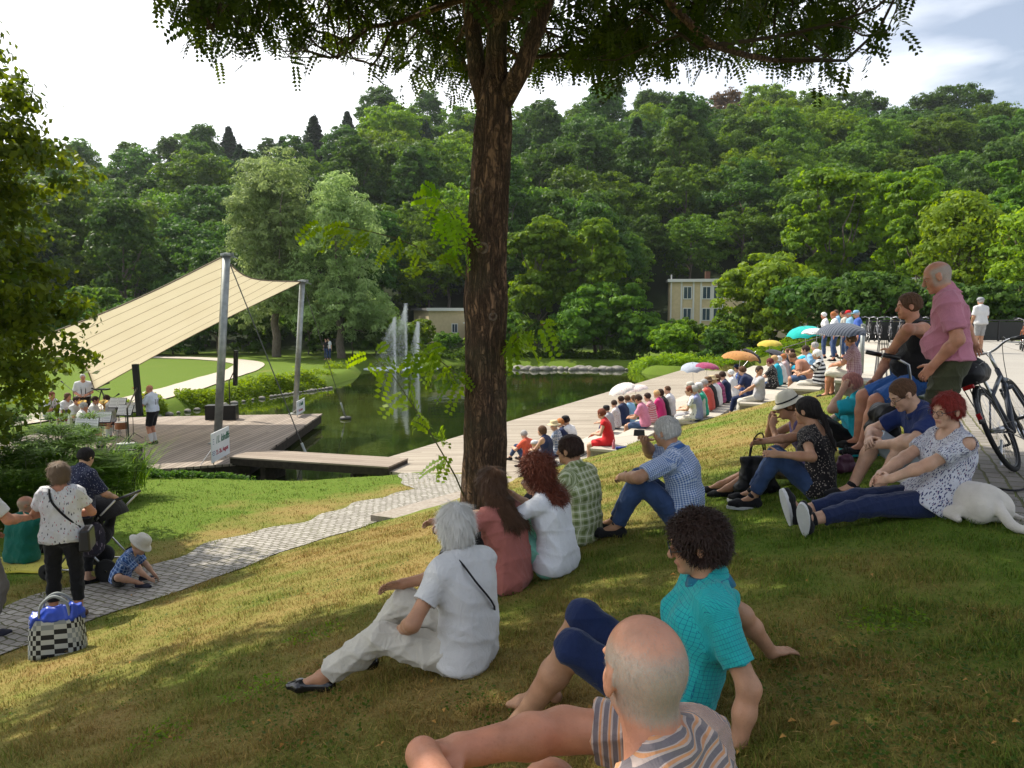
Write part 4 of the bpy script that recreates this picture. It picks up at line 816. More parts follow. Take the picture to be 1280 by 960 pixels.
def cloth(kind='plain', a=(.5, .5, .5), b_=(.1, .1, .1), c_=None, s=.02, rough=.85, n=.10):
    key = (kind, a, b_, c_, s)
    if key in _mc: return _mc[key]
    m = mat(kind + '_cloth', a, rough=rough, spec=.15, noise=n, nscale=9, bump=.18, bscale=230, sheen=.12); t = m.node_tree; bs = t.nodes['Principled BSDF']; src = bs.inputs['Base Color'].links[0].from_socket
    w1 = nd(t, 'ShaderNodeTexNoise'); w1.inputs['Scale'].default_value = 13; w1.inputs['Detail'].default_value = 4; w1.inputs['Distortion'].default_value = 1.2; wc = nd(t, 'ShaderNodeTexCoord'); wm_ = nd(t, 'ShaderNodeMapping'); wm_.inputs['Scale'].default_value = (1, 1, .55); t.links.new(wc.outputs['Object'], wm_.inputs[0]); t.links.new(wm_.outputs[0], w1.inputs['Vector'])
    wr = math_(t, 'ABSOLUTE', math_(t, 'SUBTRACT', w1.outputs[0], .5)); wb = nd(t, 'ShaderNodeBump'); wb.inputs['Strength'].default_value = .42; wb.inputs['Distance'].default_value = .035; t.links.new(wr, wb.inputs['Height']); old = bs.inputs['Normal'].links[0].from_node; t.links.new(wb.outputs[0], old.inputs['Normal'])
    vec, (X, Y, Z) = attrvec(t); out = src
    if kind == 'stripes':
        out = mixcol(t, band(t, Z, s, .5), src, b_)
        if c_: out = mixcol(t, band(t, Z, s, .22, .3), out, c_)
    elif kind == 'vstripes': out = mixcol(t, band(t, Y, s, .5), src, b_)
    elif kind == 'check':
        f = math_(t, 'MULTIPLY', math_(t, 'ADD', band(t, Z, s, .5), band(t, Y, s, .5)), .5); out = mixcol(t, f, src, b_)
    elif kind == 'plaid':
        f = math_(t, 'MULTIPLY', math_(t, 'ADD', band(t, Z, s, .42), band(t, Y, s, .42)), .5); out = mixcol(t, f, src, b_)
        if c_: out = mixcol(t, math_(t, 'MULTIPLY', math_(t, 'MAXIMUM', band(t, Z, s, .1, .3), band(t, Y, s, .1, .3)), .8), out, c_)
    elif kind == 'grid': out = mixcol(t, math_(t, 'MAXIMUM', band(t, Z, s, .09), band(t, Y, s, .09)), src, b_)
    elif kind in ('print', 'floral', 'dots'):
        v = nd(t, 'ShaderNodeTexVoronoi', feature='F1'); v.inputs['Scale'].default_value = 1 / s; mp_ = nd(t, 'ShaderNodeMapping'); t.links.new(vec, mp_.inputs[0])
        mp_.inputs['Scale'].default_value = {'print': (1, 1.6, .6), 'floral': (1, 1.9, .55)}.get(kind, (1, 1, 1)); t.links.new(mp_.outputs[0], v.inputs['Vector'])
        nn = nd(t, 'ShaderNodeTexNoise'); nn.inputs['Scale'].default_value = 2.2 / s; t.links.new(vec, nn.inputs['Vector'])
        f = math_(t, 'LESS_THAN', math_(t, 'MULTIPLY_ADD', nn.outputs[0], .5 if kind != 'dots' else 0, v.outputs['Distance']), .62 if kind == 'print' else .44 if kind == 'floral' else .26); out = mixcol(t, f, src, b_)
        if c_:
            v2 = nd(t, 'ShaderNodeTexVoronoi', feature='F1'); v2.inputs['Scale'].default_value = 1.1 / s; t.links.new(mp_.outputs[0], v2.inputs['Vector']); out = mixcol(t, math_(t, 'LESS_THAN', v2.outputs['Distance'], .17), out, c_)
    t.links.new(out, bs.inputs['Base Color']); _mc[key] = m; return m
def hairm(c, c2=None):
    key = ('hair', c)
    if key in _mc: return _mc[key]
    m = mat('hair', c, rough=.6, spec=.15, nscale=30, col2=c2 or tuple(min(1, x * 1.9 + .01) for x in c), stretch=(3, 3, .35), attr='rest', bump=.9, bscale=95); _mc[key] = m; return m
def plainm(name, c, **k):
    key = (name, c)
    if key not in _mc: _mc[key] = mat(name, c, **k)
    return _mc[key]
HC = {'white': (.58, .57, .54), 'grey': (.28, .27, .26), 'silver': (.42, .41, .39), 'black': (.010, .008, .008), 'dark': (.026, .013, .009), 'brown': (.075, .038, .02), 'auburn': (.13, .035, .018), 'red': (.20, .022, .016), 'copper': (.30, .11, .035), 'blond': (.38, .24, .11), 'ginger': (.34, .13, .04)}
BLACKP = plainm('black_plastic', (.012, .012, .013), rough=.35, spec=.5)
METAL = plainm('brushed_steel', (.55, .55, .56), rough=.3, metal=1.0)
GLASSM = plainm('dark_lens', (.02, .018, .018), rough=.08, spec=.7)
DENIM = cloth('plain', (.035, .065, .15), n=.25); NAVY = cloth('plain', (.012, .022, .07)); BLACKC = cloth('plain', (.014, .014, .016)); WHITEC = cloth('plain', (.60, .60, .60), n=.05); CREAM = cloth('plain', (.56, .53, .46), n=.06)
# ---------------------------------------------------------------- the figure
def person(pos, heading, label, H=1.7, sex='f', w=1.0, fine=0, tone='fair', P=(0, 0, .95), lean=(0, 2, 4), twist=0, side=0, pyaw=0, head=(0, 5, 0), handL=None, handR=None, elL=(-.4, .5, -1), elR=(-.4, -.5, -1),
           footL=(0, .10, 0), footR=(0, -.10, 0), knL=(1, .1, .4), knR=(1, -.1, .4), toeL=(1, .15, 0), toeR=(1, -.15, 0), top=None, bottom=None, shoes=None, socks=None, hair=('short', 'brown'), hat=None, glasses=None, curl=.35,
           hdirL=None, hdirR=None, hnL=None, hnR=None, group=None, name='person', belly=0, extra=None, headscale=1.0, stub=None, seed=0, strands=0, skirt=None, shoulder=1.0):
    s = H / 1.7; h = [.026, .015, .0075, .0052][fine]; root = empty(name, pos, R(heading), label, 'person', group); m = sex == 'm'
    P = V3(*P); R0 = rotm(pyaw, lean[0], 0); R1 = rotm(pyaw + twist * .5, lean[1], side * .5); R2 = rotm(pyaw + twist, lean[2], side)
    W = P + R0[:, 2] * .15 * s; C = W + R1[:, 2] * .19 * s; N = C + R2[:, 2] * .165 * s; Rh = rotm(pyaw + twist + head[0], lean[2] * .2 + head[1], head[2] + side * .3)
    nk = nrm(R2[:, 2] * .8 + Rh[:, 2] * .7 + R2[:, 0] * .25); hs = s ** .5 * headscale; Hc = N + nk * .062 * s + Rh[:, 2] * .082 * hs + Rh[:, 0] * .022
    sw = (.178 if m else .160) * s * (1 + (w - 1) * .35) * shoulder; sh = {q: N - R2[:, 2] * .062 * s + R2[:, 1] * sw * q for q in (1, -1)}; hip = {q: P + R0[:, 1] * .088 * s * q - R0[:, 2] * .02 for q in (1, -1)}
    J = {}
    for q, nm, hand, el, foot, kn, toe in ((1, 'L', handL, elL, footL, knL, toeL), (-1, 'R', handR, elR, footR, knR, toeR)):
        if hand is None: hand = sh[q] + V3(.04, .10 * q, -.53) * s
        e_, w_ = ik(sh[q], V3(*hand), .285 * s, .25 * s, V3(*el)); J['e' + nm], J['w' + nm] = e_, w_
        a_ = V3(*foot) + V3(0, 0, .075 * s); k_, a2 = ik(hip[q], a_, .43 * s, .41 * s, V3(*kn)); J['k' + nm], J['a' + nm] = k_, a2; J['t' + nm] = nrm(V3(*toe))
    F0, F1, F2, FH = (P, R0), (W, R1), (C, R2), (Hc, Rh)
    base0 = 0.0
    def fr(F_, up): return (F_[0] - F_[1][:, 2] * up, F_[1])
    F1 = (P + (W - P) , R1); F1 = (W - R1[:, 2] * .15 * s, R1); F2 = (C - R2[:, 2] * .34 * s, R2)
    def torso(B, t, hips=True, low=True, k=.05):
        ww = w
        if hips:
            B.cap(P - R0[:, 1] * .072 * s - R0[:, 0] * .012, P + R0[:, 1] * .072 * s - R0[:, 0] * .012, (.105 if m else .112) * s * ww ** .8 + t, k=k, frame=F0)
        B.cap(W - R1[:, 1] * .058 * s * ww, W + R1[:, 1] * .058 * s * ww, (.092 if m else .088) * s * ww + t, k=k, frame=F1)
        if belly: B.ell(W + R1[:, 0] * (.06 + .03 * belly) * s - R1[:, 2] * .02, V3(.10 + .04 * belly, .13, .12) * s + t, R1, k=.05, frame=F1)
        M_ = W + (C - W) * .55; B.cap(M_ - R1[:, 1] * .066 * s * ww, M_ + R1[:, 1] * .066 * s * ww, .092 * s * ww ** .8 + t, k=k, frame=F1)
        B.cap(C - R2[:, 1] * .078 * s * ww ** .5, C + R2[:, 1] * .078 * s * ww ** .5, (.104 if m else .096) * s * ww ** .5 + t, k=k, frame=F2)
        U = N - R2[:, 2] * .075 * s; B.cap(U - R2[:, 1] * sw * .55, U + R2[:, 1] * sw * .55, .075 * s + t, k=k, frame=F2)
        B.cap(sh[-1] + R2[:, 1] * .02, sh[1] - R2[:, 1] * .02, .046 * s + t, k=.04, frame=F2)
        for q in (1, -1): B.cap(N - R2[:, 0] * .01, sh[q] + R2[:, 2] * .004, .040 * s + t, .040 * s + t, k=.04, frame=F2)
        B.cap(N - R2[:, 2] * .06 * s, N + nk * .03 * s, .062 * s + t, .048 * s + t, k=.03, frame=F2)
        if not m:
            for q in (1, -1): B.ell(C + R2[:, 0] * .082 * s + R2[:, 1] * .07 * s * q - R2[:, 2] * .005, V3(.05, .06, .06) * s * w + t, R2, k=.04, frame=F2)
    aw = w ** .5; ra = [(.052 if m else .044) * s * aw, (.042 if m else .037) * s * aw, (.030 if m else .026) * s * aw]; rl = [(.088 if m else .09) * s * aw, .058 * s * aw, .054 * s * aw, .036 * s * aw]
    def arm(B, nm, q, t, f=1.0, k=.03, cut=True):
        """f 0..1 shoulder to wrist, 0.5 = elbow"""
        e, w_ = J['e' + nm], J['w' + nm]; fu = frame_of(sh[q], e); fl = frame_of(e, w_); up_end = sh[q] + (e - sh[q]) * min(1, f / .5)
        if f <= .5: d = nrm(e - sh[q]); B.cap(sh[q], up_end + d * .03, ra[0] + t, ra[0] + (ra[1] - ra[0]) * f / .5 + t * 1.5, k=k, cuts=[(up_end, d)] if cut else None, frame=fu)
        else:
            B.cap(sh[q], e, ra[0] + t, ra[1] + t, k=k, frame=fu); g = (f - .5) / .5; d = nrm(w_ - e); en = e + (w_ - e) * g
            mid = e + (w_ - e) * min(.35, g); B.cap(e, mid, ra[1] + t, ra[1] * .98 + t, k=k, frame=fl)
            if g > .35: B.cap(mid, en + d * (.02 if f < 1 else 0), ra[1] * .98 + t, ra[2] + (ra[1] - ra[2]) * (1 - g) * .7 + t, k=k, cuts=[(en, d)] if f < 1 else None, frame=fl)
    def leg(B, nm, q, t, f=1.0, k=.03, flare=0):
        kn, an = J['k' + nm], J['a' + nm]; fu = frame_of(hip[q], kn, (0, 1, 0)); fl = frame_of(kn, an, (0, 1, 0)); d1, d2 = nrm(kn - hip[q]), nrm(an - kn)
        if f <= .5: en = hip[q] + (kn - hip[q]) * f / .5; B.cap(hip[q], en + d1 * .04, rl[0] + t, rl[0] + (rl[1] - rl[0]) * f / .5 + t + flare, k=k, cuts=[(en, d1)], frame=fu)
        else:
            B.cap(hip[q], kn, rl[0] + t, rl[1] + t, k=k, frame=fu); g = (f - .5) / .5; calf = kn + d2 * .13 * s - (nrm(hip[q] - kn) + 0) * 0; mid = kn + (an - kn) * min(g, .34); en = kn + (an - kn) * g
            back = nrm(np.cross(np.cross(d1, d2), d2)) if np.linalg.norm(np.cross(d1, d2)) > .05 else np.zeros(3)
            B.cap(kn, mid + back * .0, rl[1] + t, rl[2] + t, k=k, frame=fl, cuts=[(en, d2)] if g < 1 else None)
            if g > .34: B.cap(mid, en + d2 * (.03 if f < 1 else 0), rl[2] + t, rl[3] + (rl[2] - rl[3]) * (1 - g) + t + flare, k=k, cuts=[(en, d2)] if f < 1 else None, frame=fl)
    # ---- body
    B = Blob(); torso(B, 0)
    for q, nm in ((1, 'L'), (-1, 'R')):
        arm(B, nm, q, 0); leg(B, nm, q, 0)
        an, td = J['a' + nm], J['t' + nm]; dn = nrm(V3(0, 0, -1) - td * (-td[2])) ; heel = an - td * .035 * s + dn * .045 * s; ball = an + td * .125 * s + dn * .055 * s; toe = an + td * .175 * s + dn * .06 * s
        sd_ = nrm(np.cross(td, dn)); J['heel' + nm], J['ball' + nm], J['toe' + nm], J['dn' + nm], J['sd' + nm] = heel, ball, toe, dn, sd_
        B.cap(an, heel, rl[3] * .95, .030 * s, k=.02); B.cap(an, ball, rl[3] * .9, .024 * s, k=.02); B.cap(ball - sd_ * .02 * s, ball + sd_ * .02 * s, .023 * s, k=.02); B.cap(ball, toe, .028 * s, .017 * s, k=.02)
        # hands
        w_ = J['w' + nm]; hd = nrm(V3(*(hdirL if q > 0 else hdirR))) if (hdirL if q > 0 else hdirR) is not None else nrm(w_ - J['e' + nm])
        hn_ = (hnL if q > 0 else hnR); hn_ = V3(*hn_) if hn_ is not None else V3(0, -q * .8, -.6); hn_ = nrm(hn_ - hd * (hn_ @ hd)); ht = nrm(np.cross(hn_, hd)) * (1 if q > 0 else -1)   # thumb side
        if (np.cross(hn_, hd) @ V3(0, 0, 1)) * (1 if q > 0 else -1) < -9: ht = -ht
        hl = s * (1.0 if m else .92); J['h' + nm] = w_ + hd * .08 * hl; pc = w_ + hd * .048 * hl
        B.cap(w_, w_ + hd * .02, ra[2] * .98, .024 * hl, k=.015); B.ell(pc + 0 * ht, V3(.052, .041, .017) * hl, np.stack([hd, ht, hn_], 1), k=.014)
        if fine >= 1:
            cu = curl if not isinstance(curl, dict) else curl[nm]
            for j, (off, ln_) in enumerate(((.030, .072), (.011, .080), (-.009, .075), (-.028, .058))):
                r_ = .0088 * hl; p = w_ + hd * .086 * hl + ht * off * hl; d = nrm(hd + ht * off * 1.2); ang = cu * 1.1; seg = (ln_ * .45, ln_ * .30, ln_ * .25)
                for i_, L_ in enumerate(seg):
                    ang_i = ang * (i_ + .6); dd = d * math.cos(ang_i) + hn_ * math.sin(ang_i); p2 = p + dd * L_ * hl; B.cap(p, p2, r_ * (1 - .08 * i_), r_ * (.93 - .1 * i_), k=.004); p = p2
            p = w_ + hd * .022 * hl + ht * .028 * hl; d = nrm(hd * .75 + ht * .75 + hn_ * .35)
            for L_, r_ in ((.045, .0125), (.032, .0105), (.024, .009)): p2 = p + d * L_ * hl; B.cap(p, p2, r_ * hl, r_ * .9 * hl, k=.006); p = p2; d = nrm(d + hd * .3 + hn_ * .2 * cu)
        else: B.cap(pc, w_ + (hd + hn_ * .3) * .15 * hl, .024 * hl, .014 * hl, k=.015)
    def hp(x, y, z): return Hc + Rh @ (V3(x, y, z) * hs)
    jw = 1.0 if m else .94
    B.ell(hp(-.012, 0, .030), V3(.097, .076, .088) * hs, Rh, k=.02, frame=FH); B.ell(hp(.028, 0, -.045), V3(.060, .055 * jw, .066) * hs, Rh, k=.03, frame=FH)
    B.cap(hp(-.025, 0, -.045), N - R2[:, 2] * .02, (.052 if m else .045) * s, (.056 if m else .048) * s, k=.03)
    B.ell(hp(.072, 0, -.090), V3(.019, .024 * jw, .016) * hs, Rh, k=.022)
    if fine >= 1:
        B.cap(hp(.086, 0, .014), hp(.108, 0, -.022), .008 * hs, .0115 * hs, k=.012); B.ell(hp(.103, 0, -.030), V3(.011, .015, .009) * hs, Rh, k=.008)
        for q in (1, -1):
            B.ell(hp(.050, .040 * q, -.028), V3(.026, .020, .026) * hs, Rh, k=.02); B.cap(hp(.086, .016 * q, .026), hp(.070, .050 * q, .026), .008 * hs, .007 * hs, k=.014)
            B.ell(hp(.090, .030 * q, .005), V3(.014, .017, .011) * hs, Rh, k=.010, op='sub')
            if fine >= 2: B.cap(hp(.0795, .019 * q, .006), hp(.076, .041 * q, .006), .0085 * hs, .0080 * hs, k=.003)
            er = Rh @ rotm(0, -14, 0); B.ell(hp(-.006, .0775 * q, -.004), V3(.019, .008, .033) * hs, er, k=.006)
            if fine >= 2: B.ell(hp(-.002, .088 * q, 0), V3(.009, .007, .019) * hs, er, k=.004, op='sub'); B.ell(hp(.004, .078 * q, -.012), V3(.006, .007, .01) * hs, er, k=.004)
        B.cap(hp(.084, -.021, -.0565), hp(.0935, 0, -.054), .0045 * hs, .0060 * hs, k=.004, tag='lip'); B.cap(hp(.084, .021, -.0565), hp(.0935, 0, -.054), .0045 * hs, .0060 * hs, k=.004, tag='lip')
        B.cap(hp(.083, -.016, -.066), hp(.083, .016, -.066), .0068 * hs, k=.004, tag='lip')
    else: B.ell(hp(.098, 0, -.02), V3(.018, .014, .02) * hs, Rh, k=.01)
    me = B.mesh('body', h, lip=True); body = link('body', me, skin(tone, stub), root, True)
    if stub:                                # cropped hair grows on the back and sides only
        co = np.empty(len(me.vertices) * 3, np.float32); me.vertices.foreach_get('co', co); co = co.reshape(-1, 3); q = (co - Hc) @ Rh / hs
        side_ = np.clip((np.hypot(q[:, 1] * 1.0, np.maximum(0, -q[:, 0] - .01)) - .040) / .030, 0, 1); msk = side_ * np.clip((.088 - q[:, 2]) / .035, 0, 1) * np.clip((q[:, 2] + .075) / .02, 0, 1) * np.clip((.052 - q[:, 0]) / .02, 0, 1)
        msk = np.maximum(msk, .16 * np.clip((q[:, 2] - .03) / .03, 0, 1) * np.clip((.02 - q[:, 0]) / .05, 0, 1)) * (np.linalg.norm(q, axis=1) < .17)
        msk *= ~((np.abs(np.abs(q[:, 1]) - .085) < .018) & (np.abs(q[:, 0] + .004) < .02) & (np.abs(q[:, 2]) < .032)); me.attributes.new('hair', 'FLOAT', 'POINT').data.foreach_set('value', msk.astype(np.float32))
        if fine >= 3:
            r = np.random.default_rng(seed + 77); ks = np.where(msk > .12)[0]; ks = ks[r.integers(0, len(ks), 8000)]; ks = ks[r.uniform(size=len(ks)) < msk[ks]]; no = np.empty(len(co) * 3, np.float32); me.vertices.foreach_get('normal', no); N_ = no.reshape(-1, 3)[ks].astype(float); p_ = co[ks].astype(float) + r.normal(size=(len(ks), 3)) * .0015
            fl = np.array([0, 0, -1.]) + (Rh[:, 0] * -.5) + r.normal(size=(len(ks), 3)) * .35; fl -= N_ * (fl * N_).sum(1, keepdims=True); fl /= np.linalg.norm(fl, axis=1, keepdims=True); L_ = r.uniform(.004, .009, len(ks))[:, None]; S_ = np.cross(N_, fl) * .00034
            V_ = np.stack([p_ - S_ - N_ * .001, p_ + S_ - N_ * .001, p_ + fl * L_ + N_ * L_ * .30 + S_ * .3, p_ + fl * L_ + N_ * L_ * .30 - S_ * .3], 1).reshape(-1, 3); link('hair', npmesh('hair', V_, np.arange(len(V_)).reshape(-1, 4)), plainm('grey_stubble', (.34, .31, .27), rough=.6), root)
    J.update(P=P, W=W, C=C, N=N, Hc=Hc, Rh=Rh, R0=R0, R1=R1, R2=R2, sh=sh, hip=hip, hs=hs, s=s, hp=hp, root=root, body=body, ra=ra, rl=rl, sw=sw)
    # ---- eyes, brows
    if fine >= 2:
        b = MB(); b2 = MB()
        for q in (1, -1):
            c = hp(.0735, .030 * q, .0030); b.sphere(c, .0108 * hs, 10); pts = [hp(.0885, .014 * q, .023), hp(.087, .030 * q, .028), hp(.073, .048 * q, .024)]; b2.tube(pts, [.0035 * hs, .0036 * hs, .002 * hs], 6)
        b.build('eye', plainm('eye_white', (.6, .57, .53), rough=.2), root, True)
        b3 = MB(); [b3.sphere(hp(.0808, .030 * q, .0025), .0052 * hs, 8) for q in (1, -1)]; b3.build('iris', plainm('brown_iris', (.03, .018, .01), rough=.15), root, True)
        b2.build('eyebrow', hairm(HC.get(hair[1] if hair else 'grey', HC['grey'])), root)
    # ---- hair
    if hair and hair[0] != 'none':
        st, hc = hair[0], hair[1]; B = Blob(); t = {'crop': .005, 'short': .012, 'pixie': .016, 'bob': .015, 'long': .015, 'curly': .022, 'pony': .010, 'bun': .012, 'fluffy': .019, 'fringe': .010}[st]
        B.ell(hp(-.014, 0, .031), (V3(.097, .076, .089) + t) * hs, Rh, k=.02, frame=FH)
        if st not in ('crop',): B.ell(hp(-.045, 0, -.005), (V3(.066, .066, .075) + t * .7) * hs, Rh, k=.02, frame=FH)
        if st in ('bob', 'curly', 'fluffy'):
            for q in (1, -1): B.ell(hp(-.018, .058 * q, -.03), V3(.045, .026, .058) * hs * (1.15 if st != 'bob' else 1.0), Rh, k=.02, frame=FH)
            B.ell(hp(-.062, 0, -.035), V3(.045, .07, .06) * hs, Rh, k=.02, frame=FH)
        B.ell(hp(.098, 0, -.040), V3(.080, .064, .108) * hs, Rh, k=.012, op='sub')
        if st not in ('long', 'curly', 'bob'):
            B.ell(hp(.02, 0, -.105), V3(.11, .12, .062) * hs, Rh, k=.015, op='sub')
            for q in (1, -1): B.ell(hp(.006, .085 * q, -.012), V3(.022, .022, .034) * hs, Rh, k=.006, op='sub')
        else: B.ell(hp(.035, 0, -.13), V3(.085, .052, .075) * hs, Rh, k=.01, op='sub')
        if st in ('short', 'pixie', 'crop', 'fringe'): B.p.append(('pl', hp(0, 0, -.062), -(Rh @ nrm((.35, 0, 1))), 0, 0, 0, 'plane', [], None, None))
        if st in ('long', 'curly'):
            n_ = 7; wd = .052 if st == 'long' else .066
            for q in np.linspace(-1, 1, n_):
                a = hp(-.050 + .045 * abs(q), .068 * q, -.015); mid = Hc + Rh @ V3(-.092 + .06 * abs(q), .080 * q, -.11) * hs; e = N - R2[:, 2] * ((.17 if st == 'long' else .07) + (.02 * math.sin(q * 5))) * s - R2[:, 0] * (.150 if st == 'long' else .115) * s * (1 - .25 * abs(q)) + R2[:, 1] * q * .105 * s; mid = mid * .75 + .25 * (N - R2[:, 0] * .13 + R2[:, 1] * q * .09)
                B.cap(a, mid, .026 * hs, .028 * hs, k=.018, frame=FH); B.cap(mid, e, .028 * hs, .012 if st == 'long' else .030, k=.018, frame=FH)
        if st == 'pony':
            a = hp(-.105, 0, .005); c = Hc + Rh @ V3(-.13, 0, -.06) * hs; e = N - R2[:, 0] * .145 - R2[:, 2] * .22; B.cap(a, c, .022, .028, k=.015, frame=FH); B.cap(c, e, .028, .010, k=.015, frame=FH)
        if st == 'bun': B.ell(hp(-.115, 0, .02), V3(.035, .04, .035) * hs, Rh, k=.01, frame=FH)
        fo = {'curly': (.009, 80), 'fluffy': (.006, 85), 'short': (.0022, 80), 'pixie': (.003, 75), 'bob': (.0025, 60), 'long': (.003, 70)}.get(st, (.001, 80))
        me = B.mesh('hair', h * (.9 if fine >= 2 else 1), folds=fo if fine >= 1 else None, seed=seed)
        if me:
            col = HC[hc] if isinstance(hc, str) else hc; ho = link('hair', me, hairm(col), root, True)
            if strands: strand_fur(me, ho, col, strands, Hc, Rh, st, hs, seed)
    # ---- shirt
    if top:
        t = top.get('t', .010); f = top.get('sleeve', .32); B = Blob(); torso(B, t, hips=top.get('hem', -.06) < .05)
        if top.get('hem', -.06) < .05: B.cap(P - R0[:, 1] * .076 * s - R0[:, 0] * .012, P + R0[:, 1] * .076 * s - R0[:, 0] * .012, (.105 if m else .112) * s * w ** .8 + t + .008, k=.05, frame=F0)
        B.cap(W - R1[:, 1] * .058 * s * w - R1[:, 2] * .03, W + R1[:, 1] * .058 * s * w - R1[:, 2] * .03, .094 * s * w + t + .006, k=.05, frame=F1)
        hem = top.get('hem', -.06); hp_ = P + R0[:, 2] * hem * s
        if top.get('flare'): B.cap(hp_ - R0[:, 1] * .09 * s, hp_ + R0[:, 1] * .09 * s, (.11 * w + top['flare']) * s, k=.06, frame=F0)
        B.p.append(('pl', hp_, -R0[:, 2], 0, 0, 0, 'plane', [], None, None))
        for q, nm in ((1, 'L'), (-1, 'R')):
            if f > 0: arm(B, nm, q, t * .9 + .002, f)
            elif f == 0: B.cap(sh[q] + R2[:, 1] * q * .035, sh[q] + R2[:, 1] * q * .2, .09, k=.01, op='sub')
            if top.get('cold'): B.ell(sh[q] + R2[:, 1] * q * .035 + R2[:, 2] * .01, V3(.055, .05, .045) * s, R2, k=.008, op='sub')
        nr = top.get('neck', .060) * s; nf = top.get('scoop', .02)
        B.cap(N + nk * .12 + R2[:, 0] * nf * 2, N - R2[:, 2] * .005 + R2[:, 0] * nf, nr * 1.3, nr, k=.006, op='sub')
        if top.get('back'): B.cap(N - R2[:, 0] * .06, N - R2[:, 0] * .12 - R2[:, 2] * top['back'], .045, .05, k=.01, op='sub')
        me = B.mesh('shirt', h, folds=(top.get('fold', .0042), top.get('ff', 19)) if fine else None, seed=seed + 1)
        if me: so_ = link(top.get('name', 'shirt'), me, top['m'], root, True)
        if top.get('collar') and fine:
            b = MB(); k_ = 22; ring = []
            for i in range(k_ + 1):
                a = 2 * math.pi * (i / k_) + .0; fwd = math.cos(a); rr = .068 * s; ring.append(N + nk * (.028 - .03 * max(0, fwd)) * s + R2[:, 0] * fwd * rr * 1.05 + R2[:, 1] * math.sin(a) * rr)
            vs = []; fs = []
            for i, p in enumerate(ring):
                o = nrm(p - N - nk * .02); vs += [tuple(p), tuple(p + o * .012 - nk * .002), tuple(p + o * .026 - nk * .034)]
            for i in range(k_): a = i * 3; fs += [(a, a + 3, a + 4, a + 1), (a + 1, a + 4, a + 5, a + 2)]
            b.add(vs, fs); co_ = b.build('collar', top['collar'] if top['collar'] is not True else top['m'], root, True); so2 = co_.modifiers.new('thick', 'SOLIDIFY'); so2.thickness = .003
    # ---- trousers or skirt
    if bottom:
        t = bottom.get('t', .010); f = bottom.get('len', .97); B = Blob(); rise = bottom.get('rise', .10)
        B.cap(P - R0[:, 1] * .072 * s - R0[:, 0] * .012, P + R0[:, 1] * .072 * s - R0[:, 0] * .012, (.105 if m else .112) * s * w ** .8 + t * .5, k=.05, frame=F0)
        B.cap(P + R0[:, 2] * .06 * s - R0[:, 1] * .066 * s * w, P + R0[:, 2] * .06 * s + R0[:, 1] * .066 * s * w, .093 * s * w + t * .5, k=.05, frame=F0, cuts=[(P + R0[:, 2] * rise * s, R0[:, 2])])
        for q, nm in ((1, 'L'), (-1, 'R')): leg(B, nm, q, t, f, flare=bottom.get('flare', .004))
        me = B.mesh('trousers', h, folds=(bottom.get('fold', .004), 22) if fine else None, seed=seed + 2); link(bottom.get('name', 'trousers'), me, bottom['m'], root, True)
    if skirt:
        B = Blob(); t = .012; kn = [J['kL'], J['kR']]; f = skirt.get('len', .8); a = [hip[1], hip[-1]]; e = [a[i] + (kn[i] - a[i]) * f for i in (0, 1)]; d = nrm(e[0] + e[1] - a[0] - a[1])
        B.cap(P - R0[:, 1] * .08 * s, P + R0[:, 1] * .08 * s, .115 * s * w + t, k=.05, frame=F0)
        for g in np.linspace(0, 1, 5): p = e[0] * g + e[1] * (1 - g); o = a[0] * g + a[1] * (1 - g); B.cap(o, p + d * .05, .10 * s, .085 * s, k=.05, cuts=[((e[0] + e[1]) / 2, d)], frame=F0)
        me = B.mesh('skirt', h, folds=(.005, 24) if fine else None, seed=seed + 3); link(skirt.get('name', 'skirt'), me, skirt['m'], root, True)
    # ---- shoes
    if shoes:
        for nm in 'LR':
            B = Blob(); he, ba, to, dn, sd_, td, an = (J[k_ + nm] for k_ in ('heel', 'ball', 'toe', 'dn', 'sd', 't', 'a')); kd = shoes[0]; t = .008 if kd != 'flat' else .004
            fl = [(he + dn * (.030 * s + .004), dn)]
            B.cap(he, he + td * .02, .034 * s + t, k=.02, cuts=fl); B.cap(he, ba, .032 * s + t, .027 * s + t, k=.02, cuts=fl); B.cap(ba - sd_ * .018 * s, ba + sd_ * .018 * s, .026 * s + t, k=.02, cuts=fl); B.cap(ba, to + td * .008, .031 * s + t, .018 * s + t, k=.02, cuts=fl)
            if kd == 'flat': B.cap(an + td * .075 * s - dn * .02, an + td * .015 - dn * .07, .020 * s, .05 * s, k=.012, op='sub')
            elif kd == 'boot': B.cap(an - dn * .03, he, .045 * s, .038 * s, k=.02)
            else: B.cap(an - dn * .01, he, .042 * s, .036 * s, k=.02)
            so_ = link('shoe', B.mesh('shoe', max(h * .8, .005)), shoes[1], root, True)
            if fine and len(shoes) > 2:
                b = MB(); o0 = he + dn * (.030 * s + .004); L_ = np.linalg.norm(to - he) + .035; Mx = Matrix(np.stack([td, sd_, -dn], 1).tolist()); c = (he + to) / 2 + dn * (.030 * s + .010); c = c - dn * (dn @ (c - o0) - .010)
                pr = []
                for a in np.linspace(0, 2 * math.pi, 20, endpoint=False):
                    x = math.cos(a) * (L_ / 2 + .022); y = math.sin(a) * (.040 + .010 * math.cos(a)) * s; pr.append((x, y))
                M4 = Matrix.Translation(Vector(c)) @ Mx.to_4x4(); b.prism(pr, -.012, .012, M4); b.build('sole', shoes[2], so_)
    if socks:
        for nm in 'LR':
            B = Blob(); kn, an = J['k' + nm], J['a' + nm]; d = nrm(kn - an); e = an + (kn - an) * socks[1]; B.cap(an, e, rl[3] + .005, rl[3] + (rl[2] - rl[3]) * socks[1] * 1.6 + .005, cuts=[(e, d)]); link('sock', B.mesh('sock', h), socks[0], root, True)
